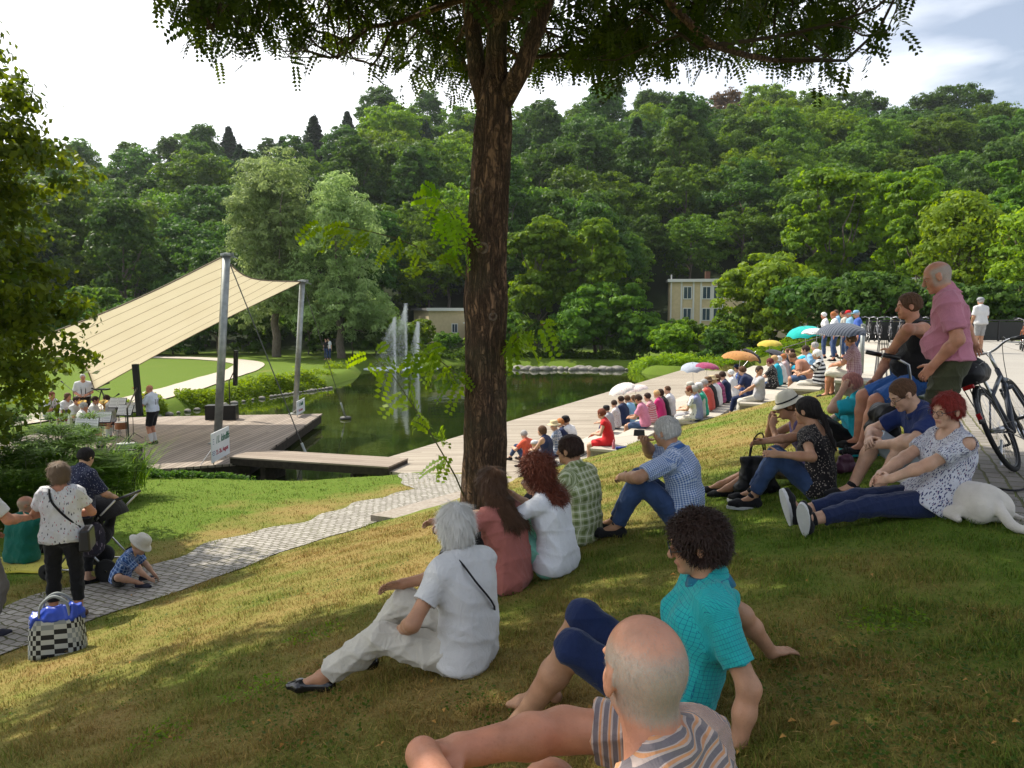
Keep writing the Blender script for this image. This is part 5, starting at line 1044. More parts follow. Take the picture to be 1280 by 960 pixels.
    if glasses:
        b = MB(); gm = BLACKP if glasses != 'sun' else BLACKP
        for q in (1, -1):
            c = hp(.104, .034 * q, .002); ring = [c + Rh @ V3(-.004 * abs(math.cos(a)) * 0 - .012 * max(0, math.cos(a) * q * q) * 0, .024 * math.cos(a), .017 * math.sin(a)) * hs for a in np.linspace(0, 2 * math.pi, 16, endpoint=False)]
            b.tube(ring, .0017, 5, closed=True); b.tube([hp(.104, .058 * q, .006), hp(.085, .078 * q, .008), hp(.0, .083 * q, .010)], .0020, 5)
        b.tube([hp(.104, .011, .006), hp(.106, 0, .008), hp(.104, -.011, .006)], .0017, 5); go = b.build('glasses', gm, root)
        if glasses == 'sun':
            b = MB(); 
            for q in (1, -1):
                c = hp(.104, .034 * q, .002); b.add([c + Rh @ V3(0, .024 * math.cos(a), .017 * math.sin(a)) * hs for a in np.linspace(0, 2 * math.pi, 16, endpoint=False)], [tuple(range(16))])
            b.build('lens', GLASSM, go)
    if hat: hat_on(J, hat, fine)
    if extra: extra(J)
    return J
def strand_fur(me, ho, col, n, Hc, Rh, st, hs, seed):
    nv = len(me.vertices); co = np.empty(nv * 3, np.float32); no = np.empty(nv * 3, np.float32); me.vertices.foreach_get('co', co); me.vertices.foreach_get('normal', no); co = co.reshape(-1, 3).astype(float); no = no.reshape(-1, 3).astype(float)
    r = np.random.default_rng(seed + 5); k = r.integers(0, nv, n); p = co[k]; N = no[k]; q = (p - Hc) @ Rh / hs
    crown = Hc + Rh @ V3(-.03, 0, .115) * hs; flow = p - crown; flow = flow / (np.linalg.norm(flow, axis=1, keepdims=True) + 1e-6) * .8 + np.array([0, 0, -1.]) * (.35 if st in ('short', 'pixie', 'crop') else .9)
    if st in ('curly', 'fluffy'): flow += r.normal(size=(n, 3)) * .9
    else: flow += r.normal(size=(n, 3)) * .16
    flow -= N * (flow * N).sum(1, keepdims=True); flow /= np.linalg.norm(flow, axis=1, keepdims=True) + 1e-9
    Ls = {'short': .022, 'pixie': .035, 'crop': .010, 'long': .07, 'curly': .050, 'fluffy': .026, 'bob': .06}.get(st, .025) * r.uniform(.6, 1.3, n); S = np.cross(N, flow) * {'curly': .0019, 'long': .0016, 'bob': .0014, 'fluffy': .0014}.get(st, .0011)
    lift = {'curly': .40, 'fluffy': .42, 'crop': .3}.get(st, .10); cv = r.normal(size=(n, 3)) * (.35 if st == 'curly' else .12); v = []
    for t, wd in ((0, 1.), (.5, .8), (1, .1)):
        c = p - N * .001 + flow * (Ls * t)[:, None] + (N * lift * math.sin(t * 2.2) + cv * t * t) * Ls[:, None]; v += [c - S * wd, c + S * wd]
    V = np.stack(v, 1).reshape(-1, 3); i = np.arange(n)[:, None] * 6; Fq = np.concatenate([i + np.array([[0, 1, 3, 2]]), i + np.array([[2, 3, 5, 4]])], 0)
    m = plainm('hair_strands', tuple(min(1, c * 1.15 + .004) for c in col), rough=.5, spec=.18); link('strands', npmesh('strands', V, Fq), m, ho)
def hat_on(J, hat, fine):
    kind, m = hat[0], hat[1]; hp, hs, Rh, root = J['hp'], J['hs'], J['Rh'], J['root']; b = MB(); tilt = Matrix((Rh @ rotm(0, hat[3] if len(hat) > 3 else -6, 0)).tolist()); c = hp(-.008, 0, .045)
    if kind == 'bucket': b.lathe([(.15, -.012), (.135, -.002), (.103, .012), (.098, .05), (.084, .085), (.05, .102), (.002, .106)], c, 28, tilt)
    elif kind == 'straw': b.lathe([(.17, -.006), (.13, .0), (.098, .008), (.094, .05), (.088, .085), (.04, .095), (.002, .096)], c, 24, tilt)
    elif kind == 'cap':
        b.lathe([(.094, -.002), (.098, .03), (.088, .065), (.055, .085), (.002, .092)], c, 20, tilt)
        vs = [];  n_ = 8
        for i in range(n_ + 1):
            a = -1.05 + 2.1 * i / n_; vs.append(Vector(c) + tilt @ Vector((.088 * math.cos(a) + .0, .088 * math.sin(a), .004))); vs.append(Vector(c) + tilt @ Vector((.088 * math.cos(a) + .075 * math.cos(a * .9), .092 * math.sin(a), -.012 + .0)))
        b.add(vs, [(2 * i, 2 * i + 2, 2 * i + 3, 2 * i + 1) for i in range(n_)])
    elif kind == 'helmet': b.lathe([(.105, -.01), (.112, .02), (.100, .06), (.06, .09), (.002, .1)], c, 18, tilt)
    ob = b.build({'helmet': 'helmet', 'cap': 'cap'}.get(kind, 'hat'), m, root, True); so_ = ob.modifiers.new('thick', 'SOLIDIFY'); so_.thickness = .003
    if len(hat) > 2 and hat[2]:
        b = MB(); b.lathe([(.1045 if kind == 'bucket' else .0975, .016), (.1035 if kind == 'bucket' else .0965, .030)], c, 28, tilt); b.build('hat_band', hat[2], ob, True)
# ============================================================ WHO IS WHERE
def proj(p):
    x, y, z = p; d = y * CP - z * SP; return (640 + F * x / d, 480 - F * (y * SP + z * CP) / d)
def tolocal(pos, heading, wpt):
    c, s_ = math.cos(R(heading)), math.sin(R(heading)); dx, dy = wpt[0] - pos[0], wpt[1] - pos[1]; return (dx * c + dy * s_, -dx * s_ + dy * c, wpt[2] - pos[2])
def toworld(pos, heading, l):
    c, s_ = math.cos(R(heading)), math.sin(R(heading)); return (pos[0] + l[0] * c - l[1] * s_, pos[1] + l[0] * s_ + l[1] * c, pos[2] + l[2])
LOGP = []
def sitter(x, y, heading, label, feet=((.52, .13), (.50, -.12)), px_hand=None, z=None, **k):
    """a person sitting on the slope; feet found on the land"""
    pos = (x, y, gz(x, y) if z is None else z); 
    for nm, f in (('footL', feet[0]), ('footR', feet[1])):
        if len(f) == 2 or f[2] is None: wx, wy, _ = toworld(pos, heading, (f[0], f[1], 0)); f = (f[0], f[1], gz(wx, wy) - pos[2] + .012 + (f[3] if len(f) > 3 else 0))
        k[nm] = f
    for key in ('handL', 'handR'):
        h_ = k.get(key)
        if h_ is not None and len(h_) == 4: k[key] = tolocal(pos, heading, atd(*h_[:3]))       # (px, py, depth, 'w')
    k.setdefault('P', (0, 0, .10)); k.setdefault('lean', (-16, 8, 20)); J = person(pos, heading, label, **k)
    LOGP.append((label[:40], [round(v) for v in proj(toworld(pos, heading, J['Hc']))], 'seat', [round(v) for v in proj(pos)])); return J
def strap(J, pts, r=.006, m=None, name='bag_strap', flat=3.0):
    b = MB(); b.tube([Vector(p) for p in pts], r, 6, flat=1); return b.build(name, m or BLACKC, J['root'], True)
def watch(J, nm='L', m=None):
    b = MB(); w_, e = J['w' + nm], J['e' + nm]; d = nrm(w_ - e); c = w_ - d * .015; o = nrm(np.cross(d, (0, 0, 1))); o2 = np.cross(d, o)
    b.tube([c + (o * math.cos(a) + o2 * math.sin(a)) * (J['ra'][2] + .004) for a in np.linspace(0, 6.28, 14, endpoint=False)], .004, 5, closed=True); wo_ = b.build('wristwatch', m or BLACKP, J['root'])
    b = MB(); b.lathe([(.001, .006), (.015, .006), (.016, .002), (.016, -.002)], c - o2 * (J['ra'][2] + .006), 12, Matrix(np.stack([d, o, -o2], 1).tolist())); b.build('watch_face', METAL, wo_)
# --- the bald man right in front of the lens
J = sitter(.335, 1.44, 156, 'bald sunburnt man in a striped T-shirt, seated closest to the camera', H=1.78, sex='m', w=1.12, fine=3, tone='red', stub=(.40, .36, .31), hair=None, P=(0, 0, .11), lean=(-8, 8, 16), twist=-8,
           head=(-40, -2, 0), handL=(.50, .15, .60), handR=(.46, .06, .57), elL=(.2, .9, .1), elR=(0, -1, -.2), hdirL=(.15, -.6, -.25), hdirR=(.3, .6, -.1), hnL=(-.3, 0, -1), hnR=(-.3, 0, -1), curl=.75,
           feet=((.55, .16), (.50, -.05)), top=dict(m=cloth('stripes', (.46, .37, .33), (.17, .15, .16), (.55, .27, .13), s=.021), sleeve=.38, t=.014, neck=.066, fold=.006), bottom=dict(m=BLACKC, len=.40, t=.018), belly=1, seed=3, headscale=1.0)
b = MB(); N_, nk_, R2_ = J['N'], J['Rh'][:, 2], J['R2']; ring = [N_ + nk_ * .006 + (R2_[:, 0] * (math.cos(a) * .072 + .012) + R2_[:, 1] * math.sin(a) * .074) - R2_[:, 2] * .020 * (1 + math.cos(a)) for a in np.linspace(0, 6.28, 26, endpoint=False)]
b.tube(ring, .011, 6, closed=True); b.build('neckband', cloth('plain', (.13, .17, .26)), J['root'], True)
# --- teal check shirt
J = sitter(.60, 2.85, 170, 'woman with dark fluffy hair in a teal checked shirt leaning back on her arms', H=1.64, sex='f', w=1.1, fine=3, tone='tan', P=(0, 0, .10), lean=(-30, -16, -8), twist=8, head=(-4, 14, 0),
           handL=(-.22, .30, .035), handR=(985, 836, 3.15, 'w'), elL=(-1, .3, .1), elR=(-1, -.3, .1), hdirL=(.1, .5, -.1), hdirR=(-.9, -.5, -.05), hnL=(0, 0, -1), hnR=(0, 0, -1), curl=.2, feet=((.56, .06), (.50, -.22)), knL=(.8, .2, 1), knR=(.8, -.1, 1),
           top=dict(m=cloth('grid', (.02, .36, .36), (.01, .13, .22), s=.016), sleeve=.36, t=.017, collar=True, fold=.006), bottom=dict(m=NAVY, len=.52, t=.012), hair=('fluffy', 'dark'), strands=9000, glasses='sun', seed=4, toeL=(1, .3, -.15), toeR=(1, .1, -.15))
watch(J, 'L', METAL)
# --- white-haired woman
J = sitter(-.24, 3.80, 166, 'white-haired woman all in white with a thin black shoulder strap', H=1.62, sex='f', w=1.08, fine=2, tone='tan', lean=(-10, 6, 14), twist=-26, head=(-24, 2, 0), handL=(.30, .10, .20), handR=(.38, -.10, .36), elL=(-.1, 1, -.3), elR=(0, -1, -.5),
           feet=((.72, .16), (.60, -.12)), top=dict(m=WHITEC, sleeve=.30, t=.018, neck=.066, scoop=.0, fold=.007, ff=15), bottom=dict(m=CREAM, len=.93, t=.020, fold=.007, flare=.012), hair=('bob', 'white'), shoes=('flat', plainm('black_patent', (.01, .01, .012), rough=.2, spec=.7)), seed=5, strands=7000, headscale=.97)
def across(J, q=1, off=.022, m=None, r=.005, lo=.02):
    """strap from one shoulder over the back to the other hip"""
    R2_, C_, N_, W_, P_ = J['R2'], J['C'], J['N'], J['W'], J['P']; R0_ = J['R0']; s = J['s']; pts = []
    a = J['sh'][q] + R2_[:, 2] * (.055 + off) - R2_[:, 1] * q * .075 - R2_[:, 0] * .0
    pts += [a + R2_[:, 0] * .05 - R2_[:, 2] * .01, a, a - R2_[:, 0] * .07 - R2_[:, 2] * .035, C_ - R2_[:, 0] * (.105 + off) * s + R2_[:, 1] * q * .05 + R2_[:, 2] * .03, W_ - R2_[:, 0] * (.105 + off) * s - R2_[:, 1] * q * .07 + R2_[:, 2] * .05, P_ - R0_[:, 0] * .07 - R0_[:, 1] * q * (.165 + off) * s + R0_[:, 2] * (.06 + lo)]
    P3 = [Vector(p) for p in pts]; out = []
    for i in range(len(P3) - 1):
        p0, p1, p2, p3 = P3[max(i - 1, 0)], P3[i], P3[i + 1], P3[min(i + 2, len(P3) - 1)]
        for t in (0, .25, .5, .75): out.append(.5 * ((2 * p1) + (-p0 + p2) * t + (2 * p0 - 5 * p1 + 4 * p2 - p3) * t * t + (-p0 + 3 * p1 - 3 * p2 + p3) * t ** 3))
    out.append(P3[-1]); strap(J, out, r, m); return P3[-1]
across(J, 1, .024, r=.0055)
# --- dusty pink top
J = sitter(-.03, 5.15, 160, 'woman with long straight brown hair in a dusty pink top', H=1.66, sex='f', fine=2, tone='fair', lean=(-6, 10, 26), twist=-18, head=(-12, 4, 0), handL=(.46, .16, .42), handR=(.52, .06, .44), elL=(0, 1, -.2), elR=(0, -1, -.3), hdirL=(.3, -.8, .1),
           feet=((.52, .12), (.50, -.10)), top=dict(m=cloth('plain', (.36, .125, .105)), sleeve=.40, t=.016, hem=-.07, fold=.006), bottom=dict(m=BLACKC, len=.95), hair=('long', 'brown'), shoes=('sneaker', BLACKC), seed=6, strands=7000)
watch(J, 'L')
# --- curly hair, white T-shirt, mint trousers
J = sitter(.30, 5.30, 150, 'woman with wavy auburn hair, white T-shirt and mint green trousers', H=1.66, sex='f', w=1.02, fine=2, tone='fair', lean=(-4, 10, 22), twist=8, head=(-4, 2, 0), handL=(.40, .10, .50), handR=(.36, -.02, .52), elL=(.3, .8, -.8), elR=(.3, -.9, -.8),
           feet=((.50, .16), (.48, -.10)), top=dict(m=cloth('plain', (.70, .72, .76), n=.05), sleeve=.30, t=.014, hem=-.06, fold=.006), bottom=dict(m=cloth('plain', (.24, .60, .47)), len=.9, t=.016), hair=('curly', 'auburn'), shoes=('sneaker', BLACKC), seed=7, strands=8000)
# --- plaid man
J = sitter(.55, 6.15, 145, 'dark-haired man in a green and white plaid shirt', H=1.78, sex='m', fine=2, tone='tan', lean=(-12, 6, 20), head=(6, 0, 0), handL=(.42, .10, .42), handR=(.42, -.10, .42), feet=((.55, .14), (.52, -.14)),
           top=dict(m=cloth('plaid', (.46, .50, .30), (.17, .22, .075), (.75, .76, .62), s=.055), sleeve=.42, t=.018, collar=True, fold=.006), bottom=dict(m=plainm('dark_trousers', (.02, .02, .025)), len=.95), hair=('short', 'dark'), shoes=('sneaker', BLACKC), seed=8, strands=4000)
# --- blue gingham man
J = sitter(1.36, 6.05, 163, 'grey-haired man in a blue and white gingham shirt and jeans, holding a small device', H=1.78, sex='m', w=1.12, fine=2, tone='tan', lean=(-8, 10, 24), twist=-8, head=(-14, 4, 0), handL=(.46, .14, .40), handR=(.32, -.10, .66), elL=(.1, 1, -.1), elR=(0, -1, -.6), curl=.7,
           feet=((.50, .16), (.56, -.12)), knL=(.7, .25, 1), top=dict(m=cloth('check', (.55, .62, .74), (.05, .13, .36), s=.016), sleeve=.40, t=.018, collar=True, fold=.007, hem=-.05), bottom=dict(m=DENIM, len=.96, t=.014, rise=.06), hair=('short', 'silver'), shoes=('sneaker', BLACKC), seed=9, strands=5000)
b = MB(); b.box(J['hR'] + V3(.03, .0, .03), (.09, .03, .05), taper=.9); b.build('phone', BLACKP, J['root'], bevel=.004)
# --- hat woman
J = sitter(2.72, 6.95, 172, 'woman in a wide cream sun hat resting her chin on her hands', H=1.66, sex='f', w=1.05, fine=1, tone='tan', lean=(0, 16, 30), head=(0, 12, 0), handL=(.36, .05, .52), handR=(.36, -.03, .54), elL=(.5, .6, -.9), elR=(.5, -.6, -.9), hdirL=(-.2, 0, 1), hdirR=(-.2, 0, 1), curl=.8,
           feet=((.74, .10), (.78, -.14)), top=dict(m=cloth('plain', (.13, .10, .22)), sleeve=0, t=.010, neck=.075, scoop=.03), bottom=dict(m=cloth('plain', (.32, .24, .17)), len=.45, t=.012), hair=('short', 'brown'), hat=('bucket', cloth('plain', (.60, .57, .47), n=.05), BLACKC, 8), shoes=('flat', BLACKC), seed=10)
# --- black hair, floral blouse
J = sitter(2.52, 6.28, 160, 'woman with black tied-back hair in a black flowered blouse and jeans', H=1.64, sex='f', fine=2, tone='tan', lean=(-8, 8, 18), twist=-30, head=(6, 6, 0), handL=(.30, .34, .40), handR=(.48, .04, .44), elL=(-.5, .8, -.4), elR=(0, -1, -.2),
           feet=((.50, .14), (.52, -.10)), top=dict(m=cloth('dots', (.016, .014, .016), (.36, .31, .26), s=.019), sleeve=.22, t=.012, neck=.085, back=.05, hem=-.09), bottom=dict(m=DENIM, len=.94, t=.012), hair=('pony', 'black'), shoes=('sneaker', BLACKC, WHITEC), seed=11)
# --- turquoise tunic
J = sitter(3.50, 7.7, 168, 'short-haired woman in a bright turquoise tunic with her hand at her mouth', H=1.64, sex='f', w=1.34, fine=1, tone='fair', lean=(-4, 6, 14), twist=-4, head=(0, 6, 0), handL=(.20, .10, .67), handR=(.30, -.12, .30), elL=(.5, .6, -1), elR=(0, -1, -.4), hdirL=(-.4, -.1, 1), curl=.6,
           feet=((.55, .14), (.52, -.12)), top=dict(m=cloth('plain', (.015, .40, .52)), sleeve=.42, t=.030, hem=-.09, flare=.02, fold=.009, ff=14), bottom=dict(m=BLACKC, len=.9), hair=('short', (.30, .13, .11)), seed=12, shoes=('flat', BLACKC))
b = MB(); b.tube([J['hp'](.05, .05, -.13) + V3(0, .04, -.03), J['sh'][1] + V3(.03, .0, .055), J['sh'][1] + V3(.0, .04, .0)], [.02, .03, .02], 6); b.build('patterned_yoke', cloth('dots', (.02, .10, .12), (.3, .5, .5), s=.014), J['root'], True)
# --- man in navy polo with rucksack
J = sitter(3.24, 5.9, 178, 'man with cropped brown hair in a navy polo shirt looking down', H=1.78, sex='m', w=1.05, fine=2, tone='fair', lean=(0, 14, 30), head=(4, 26, 0), handL=(.44, .12, .34), handR=(.46, -.04, .36), elL=(.1, 1, -.2), elR=(0, -1, -.2),
           feet=((.50, .20), (.55, -.10)), knL=(1, .5, 1), top=dict(m=cloth('plain', (.015, .03, .12)), sleeve=.36, t=.014, collar=True), bottom=dict(m=cloth('plain', (.36, .42, .48)), len=.50, t=.018), hair=('crop', 'brown'), glasses='clear', shoes=('sneaker', BLACKC), seed=13)
# --- red-haired woman, legs stretched
J = sitter(2.82, 5.15, 178, 'woman with short red hair and glasses, patterned cold-shoulder blouse, legs stretched out', H=1.66, sex='f', w=1.16, fine=3, tone='fair', lean=(-34, -18, 2), twist=4, side=0, head=(18, 6, 0), handL=(.50, .12, .16), handR=(.46, .02, .17), elL=(0, .8, -.4), elR=(0, -.8, -.4), hdirL=(.5, -.6, -.2),
           hdirR=(.5, .3, -.2), feet=((.93, .07, None, .02), (.90, -.12, None, .05)), knL=(.2, .2, 1), knR=(.2, -.1, 1), toeL=(.25, .35, .9), toeR=(.3, .1, 1), top=dict(m=cloth('print', (.55, .56, .62), (.03, .035, .13), (.38, .10, .12), s=.015), sleeve=.34, t=.016, neck=.085, scoop=.03, cold=True, hem=-.08, flare=.01),
           bottom=dict(m=cloth('plain', (.016, .026, .075)), len=.88, t=.010), hair=('pixie', 'red'), glasses='clear', shoes=('sneaker', BLACKC, WHITEC), socks=(BLACKC, .12), seed=14, strands=5000, curl=.3)
# --- man in the pink shirt with the bicycle
px_, dp = 1180, 6.05; x_ = atd(px_, 600, dp)[0]
J = person((x_, dp, gz(x_, dp)), 158, 'bald older man in a pink short-sleeved shirt standing and holding the bicycle', H=1.78, sex='m', w=1.08, fine=3, tone='red', stub=(.45, .42, .38), hair=None, P=(0, 0, .95), lean=(2, 4, 8), belly=.3, head=(6, 20, 0), twist=-6,
           handL=(.14, .20, .93), handR=tolocal((x_, dp, gz(x_, dp)), 158, atd(1216, 428, 6.5)), elL=(-.7, .6, -.3), elR=(-.5, -.7, -.4), footL=(.04, .13, 0), footR=(-.03, -.13, 0), top=dict(m=cloth('plain', (.50, .20, .27), n=.08), sleeve=.38, t=.022, collar=True, hem=.02, fold=.008, ff=15), bottom=dict(m=cloth('plain', (.055, .058, .030)), len=.96, t=.024, fold=.008, rise=.12),
           shoes=('sneaker', BLACKC), seed=15, headscale=1.0); PINK = J
LOGP.append(('pink', proj(toworld((x_, dp, gz(x_, dp)), 158, J['Hc']))))
# --- man in the black vest on the walking frame
px_, dp = 1144, 7.2; x_ = atd(px_, 500, dp)[0]
J = person((x_, dp, ZPL + .02), 172, 'man in a black vest and blue shorts seated on a wheeled walking frame', H=1.78, sex='m', w=1.2, fine=2, tone='red', P=(0, 0, .70), lean=(-4, 6, 12), belly=1, head=(-2, 4, 0), handL=(.30, .24, .98), handR=(.30, -.20, .66), elL=(.1, 1, .7), elR=(-.3, -1, -.3), hdirL=(.2, -.5, -.6),
           footL=(.50, .16, 0), footR=(.44, -.18, 0), knL=(1, .3, .2), top=dict(m=BLACKC, sleeve=0, t=.012, neck=.085, scoop=.03, hem=-.02), bottom=dict(m=cloth('plain', (.035, .11, .34)), len=.46, t=.022), hair=('short', 'brown'), shoes=('sneaker', BLACKC), seed=16); VEST = (x_, dp)
# --- left side: standing woman with the shoulder bag
px_, dp = 74, 7.75; x_ = atd(px_, 600, dp)[0]
J = person((x_, dp, gz(x_, dp) + .0), 108, 'standing woman in a white leaf-print T-shirt and cropped black trousers', H=1.64, sex='f', w=1.08, fine=2, tone='red', P=(0, 0, .91), lean=(0, 2, 6), head=(40, 2, 0), handL=(.20, .05, 1.12), handR=(.20, -.04, 1.08), elL=(-.1, 1, -.5), elR=(-.1, -1, -.5),
           footL=(0, .12, 0), footR=(-.02, -.12, 0), top=dict(m=cloth('floral', (.66, .66, .68), (.04, .04, .06), (.45, .10, .14), s=.038), sleeve=.30, t=.020, neck=.09, scoop=0, hem=-.06, fold=.006), bottom=dict(m=BLACKC, len=.84, t=.010), hair=('bob', (.16, .11, .07)), shoes=('flat', plainm('tan_sandal', (.12, .07, .04))), seed=17, strands=5000)
e_ = across(J, 1, .026, r=.012); b = MB(); b.box(V3(*e_) + V3(.02, -.05, -.12), (.30, .11, .22), taper=.86); b.build('handbag', plainm('black_leather', (.012, .012, .014), rough=.35, spec=.5), J['root'], bevel=.02)
px_, dp = 95, 9.0; x_ = atd(px_, 600, dp)[0]
J = person((x_, dp, gz(x_, dp)), 70, 'woman in a dark speckled blouse behind the standing woman, pushing the pram', H=1.63, sex='f', w=1.15, fine=1, tone='fair', P=(0, 0, .90), lean=(4, 8, 18), head=(0, 14, 0), handL=(.36, .14, .98), handR=(.38, -.18, .98), elL=(-.5, .6, -.6), elR=(-.5, -.6, -.6),
           top=dict(m=cloth('dots', (.02, .025, .06), (.28, .29, .36), s=.022), sleeve=.46, t=.024, hem=-.09), bottom=dict(m=BLACKC, len=.9), hair=('short', 'black'), shoes=('flat', BLACKC), seed=18); PRAMW = (x_, dp)
px_, dp = -36, 7.3; x_ = atd(px_, 600, dp)[0]
J = person((x_, dp, gz(x_, dp)), 62, 'man cut off by the left picture edge, white polo with a dark sleeve band', H=1.80, sex='m', w=1.15, fine=1, tone='red', P=(0, 0, .95), head=(10, 2, 0), handL=(.20, .16, 1.0), handR=(.40, -.14, 1.12), elR=(-.4, -.8, -.7), top=dict(m=WHITEC, sleeve=.38, t=.022, hem=-.06), bottom=dict(m=cloth('plain', (.16, .15, .15)), len=.96, t=.02),
           hair=('short', 'grey'), shoes=('sneaker', plainm('dark_shoe', (.03, .03, .05))), seed=19)
px_, dp = 22, 10.0; x_ = atd(px_, 600, dp)[0]
J = sitter(x_, dp, 80, 'bald man with glasses in a dark green T-shirt seated on a yellow blanket', H=1.76, sex='m', w=1.2, fine=1, tone='red', hair=None, stub=(.3, .26, .2), lean=(0, 8, 12), head=(-50, 0, 0), glasses='clear', handL=(.4, .1, .4), handR=(.42, -.1, .4),
           top=dict(m=cloth('plain', (.010, .12, .09)), sleeve=.42, t=.02), bottom=dict(m=BLACKC, len=.9), shoes=('sneaker', BLACKC), seed=20); GREENM = (x_, dp)
px_, dp = 150, 8.95; x_ = atd(px_, 700, dp)[0]
J = sitter(x_, dp, 5, 'small boy in a blue plaid shirt and cream hat crouching over the path', H=1.16, sex='m', w=1.05, fine=1, tone='fair', P=(0, 0, .09), lean=(12, 26, 40), head=(0, 22, 0), handL=(.40, .10, .02), handR=(.42, -.07, .03), elL=(-.2, .8, .1), elR=(-.2, -.8, .1), hdirR=(.8, 0, -.4), feet=((.20, .16), (.26, -.12)), knL=(.5, 1, .5), knR=(.6, -1, .5),
           headscale=1.12, top=dict(m=cloth('plaid', (.09, .20, .48), (.03, .07, .22), (.60, .68, .80), s=.045), sleeve=.40, t=.016), bottom=dict(m=BLACKC, len=.5, t=.016), hair=('short', 'blond'), hat=('bucket', cloth('plain', (.58, .56, .50), n=.05), None, 12), shoes=('sneaker', plainm('dark_shoe', (.03, .03, .05))), seed=21)
# ---------------------------------------------------------------- people on the seating steps
HB = math.degrees(math.atan2(-DV[1], -DV[0]))
def u_for(px, v, z):
    a = (px - 640) / F; A = DU[0] - a * DU[1] * CP; B_ = a * (v * DV[1] * CP - z * SP) - v * DV[0]; return B_ / A
PAL = dict(red=(.55, .02, .025), orange=(.60, .10, .05), navy=(.02, .03, .08), white=(.74, .74, .75), pink=(.60, .22, .33), magenta=(.50, .03, .16), black=(.015, .015, .017), sky=(.22, .42, .62), beige=(.45, .42, .36), green=(.03, .33, .22), grey=(.38, .38, .40), turq=(.02, .34, .46), lilac=(.24, .27, .46), blue=(.04, .10, .40), rose=(.55, .16, .20))
def C1(n): return cloth('plain', PAL[n])
def bench(row, px, label, top, bottom, hair, sex='f', tone='fair', dz=0, dv=0, hat=None, w=1.05, fine=0, turn=0, headturn=0, lean=(-4, 6, 16), floor=False, hands=None, **k):
    v0, z, u0 = ROWS[row - 1] if row <= 6 else (.3, ZPL, 22); zl = ZDECK if row == 1 else (ROWS[row - 2][1] - .05 if row > 1 else 0); v = v0 + .30 + dv + (int(px) % 5 - 2) * .035
    if floor: z = zl = ZDECK; v = v0 + dv
    u = max(u_for(px, v, z + .4), u0 + .2); x, y = xy(u, v); fz = zl - z + .01; hl, hr = hands or ((.36, .10, .26), (.36, -.08, .26))
    r = random.Random(int(px * 7 + row)); j = r.uniform(-.06, .06); lean = (lean[0] + r.uniform(-6, 6), lean[1] + r.uniform(-4, 8), lean[2] + r.uniform(-8, 12)); turn += r.uniform(-14, 14); headturn += r.uniform(-25, 25) if not headturn else 0
    J = person((x, y, z), HB + turn, label, H=k.pop('H', 1.62 if sex == 'f' else 1.74), sex=sex, w=w, fine=fine, tone=tone, P=(0, 0, .11), lean=lean, head=(headturn, 4 + r.uniform(-4, 8), r.uniform(-5, 5)), handL=(hl[0] + j, hl[1], hl[2]), handR=(hr[0], hr[1], hr[2] + j),
               elL=(-.2, .8, -.7), elR=(-.2, -.8, -.7), footL=(.46 + j, .11, fz), footR=(.40 - j, -.11, fz), top=dict(m=top, sleeve=k.pop('sleeve', .36), t=.016, hem=-.06), bottom=bottom, hair=hair, hat=hat, shoes=('sneaker', BLACKC), group='listeners on the seating steps', seed=int(px), **k)
    return J
bt = lambda m, l=.92: dict(m=m, len=l)
SHORTD = cloth('plain', (.05, .09, .18)); TRN = [DENIM, BLACKC, CREAM, NAVY]
# group by the lowest step
bench(1, 660, 'grey-haired person in an orange-red shirt sitting on the deck boards', C1('orange'), bt(DENIM), ('short', 'grey'), floor=True, dv=-.9, lean=(-14, 4, 18), hands=((.36, .12, .36), (.36, -.06, .36)))
bench(1, 672, 'small child in a white cap beside the orange-red shirt on the deck', C1('white'), bt(NAVY), ('short', 'blond'), floor=True, dv=-.35, H=1.2, hat=('cap', WHITEC))
bench(1, 684, 'brown-haired woman in a sleeveless navy dress at the near end of the lowest step', C1('navy'), bt(SHORTD, .42), ('bob', 'brown'), sleeve=0, fine=1)
bench(1, 697, 'person in a straw hat and pale checked shirt on the lowest step', cloth('plaid', (.40, .46, .55), (.10, .15, .26), (.7, .7, .7), s=.06), bt(NAVY), ('short', 'grey'), hat=('straw', cloth('plain', (.60, .50, .30))))
bench(1, 706, 'ginger-haired person in a dark blue shirt on the lowest step', C1('navy'), bt(BLACKC), ('short', 'ginger'), w=1.1)
bench(1, 714, 'person in a dark cap and white shirt, farthest of the first cluster', C1('white'), bt(BLACKC), ('short', 'dark'), hat=('cap', BLACKC), sex='m')
bench(2, 760, 'woman in a bright red dress at the end of the second step', C1('red'), None, ('short', 'auburn'), sleeve=.12, fine=1, skirt=dict(m=C1('red'), len=.85), lean=(-4, 8, 18), name='person')
bench(1, 762, 'boy with a black cap and phone on the lowest step beyond the red dress', C1('grey'), bt(C1('beige'), .5), ('short', 'dark'), H=1.45, hat=('cap', BLACKC), sex='m')
bench(1, 770, 'person in a flowered top behind the red dress', cloth('dots', (.6, .58, .58), (.35, .05, .08), s=.03), bt(DENIM), ('short', 'dark'))
bench(1, 780, 'dark-haired person in a navy T-shirt behind the red dress', C1('navy'), bt(BLACKC), ('short', 'dark'), sex='m')
bench(1, 789, 'person in a light blue shirt on the lowest step', C1('sky'), bt(BLACKC), ('short', 'brown'), sex='m')
bench(1, 797, 'girl in a patterned green dress on the lowest step', cloth('floral', (.08, .12, .06), (.5, .4, .2), s=.05), bt(BLACKC, .5), ('long', 'brown'), H=1.5)
bench(2, 806, 'man in a pink T-shirt and denim shorts on the second step', C1('pink'), bt(SHORTD, .46), ('short', 'dark'), sex='m', fine=1, tone='tan', lean=(0, 12, 26))
bench(2, 815, 'woman in a pink and white striped top on the second step', cloth('stripes', (.65, .45, .48), (.50, .12, .16), s=.05), bt(CREAM), ('short', 'dark'))
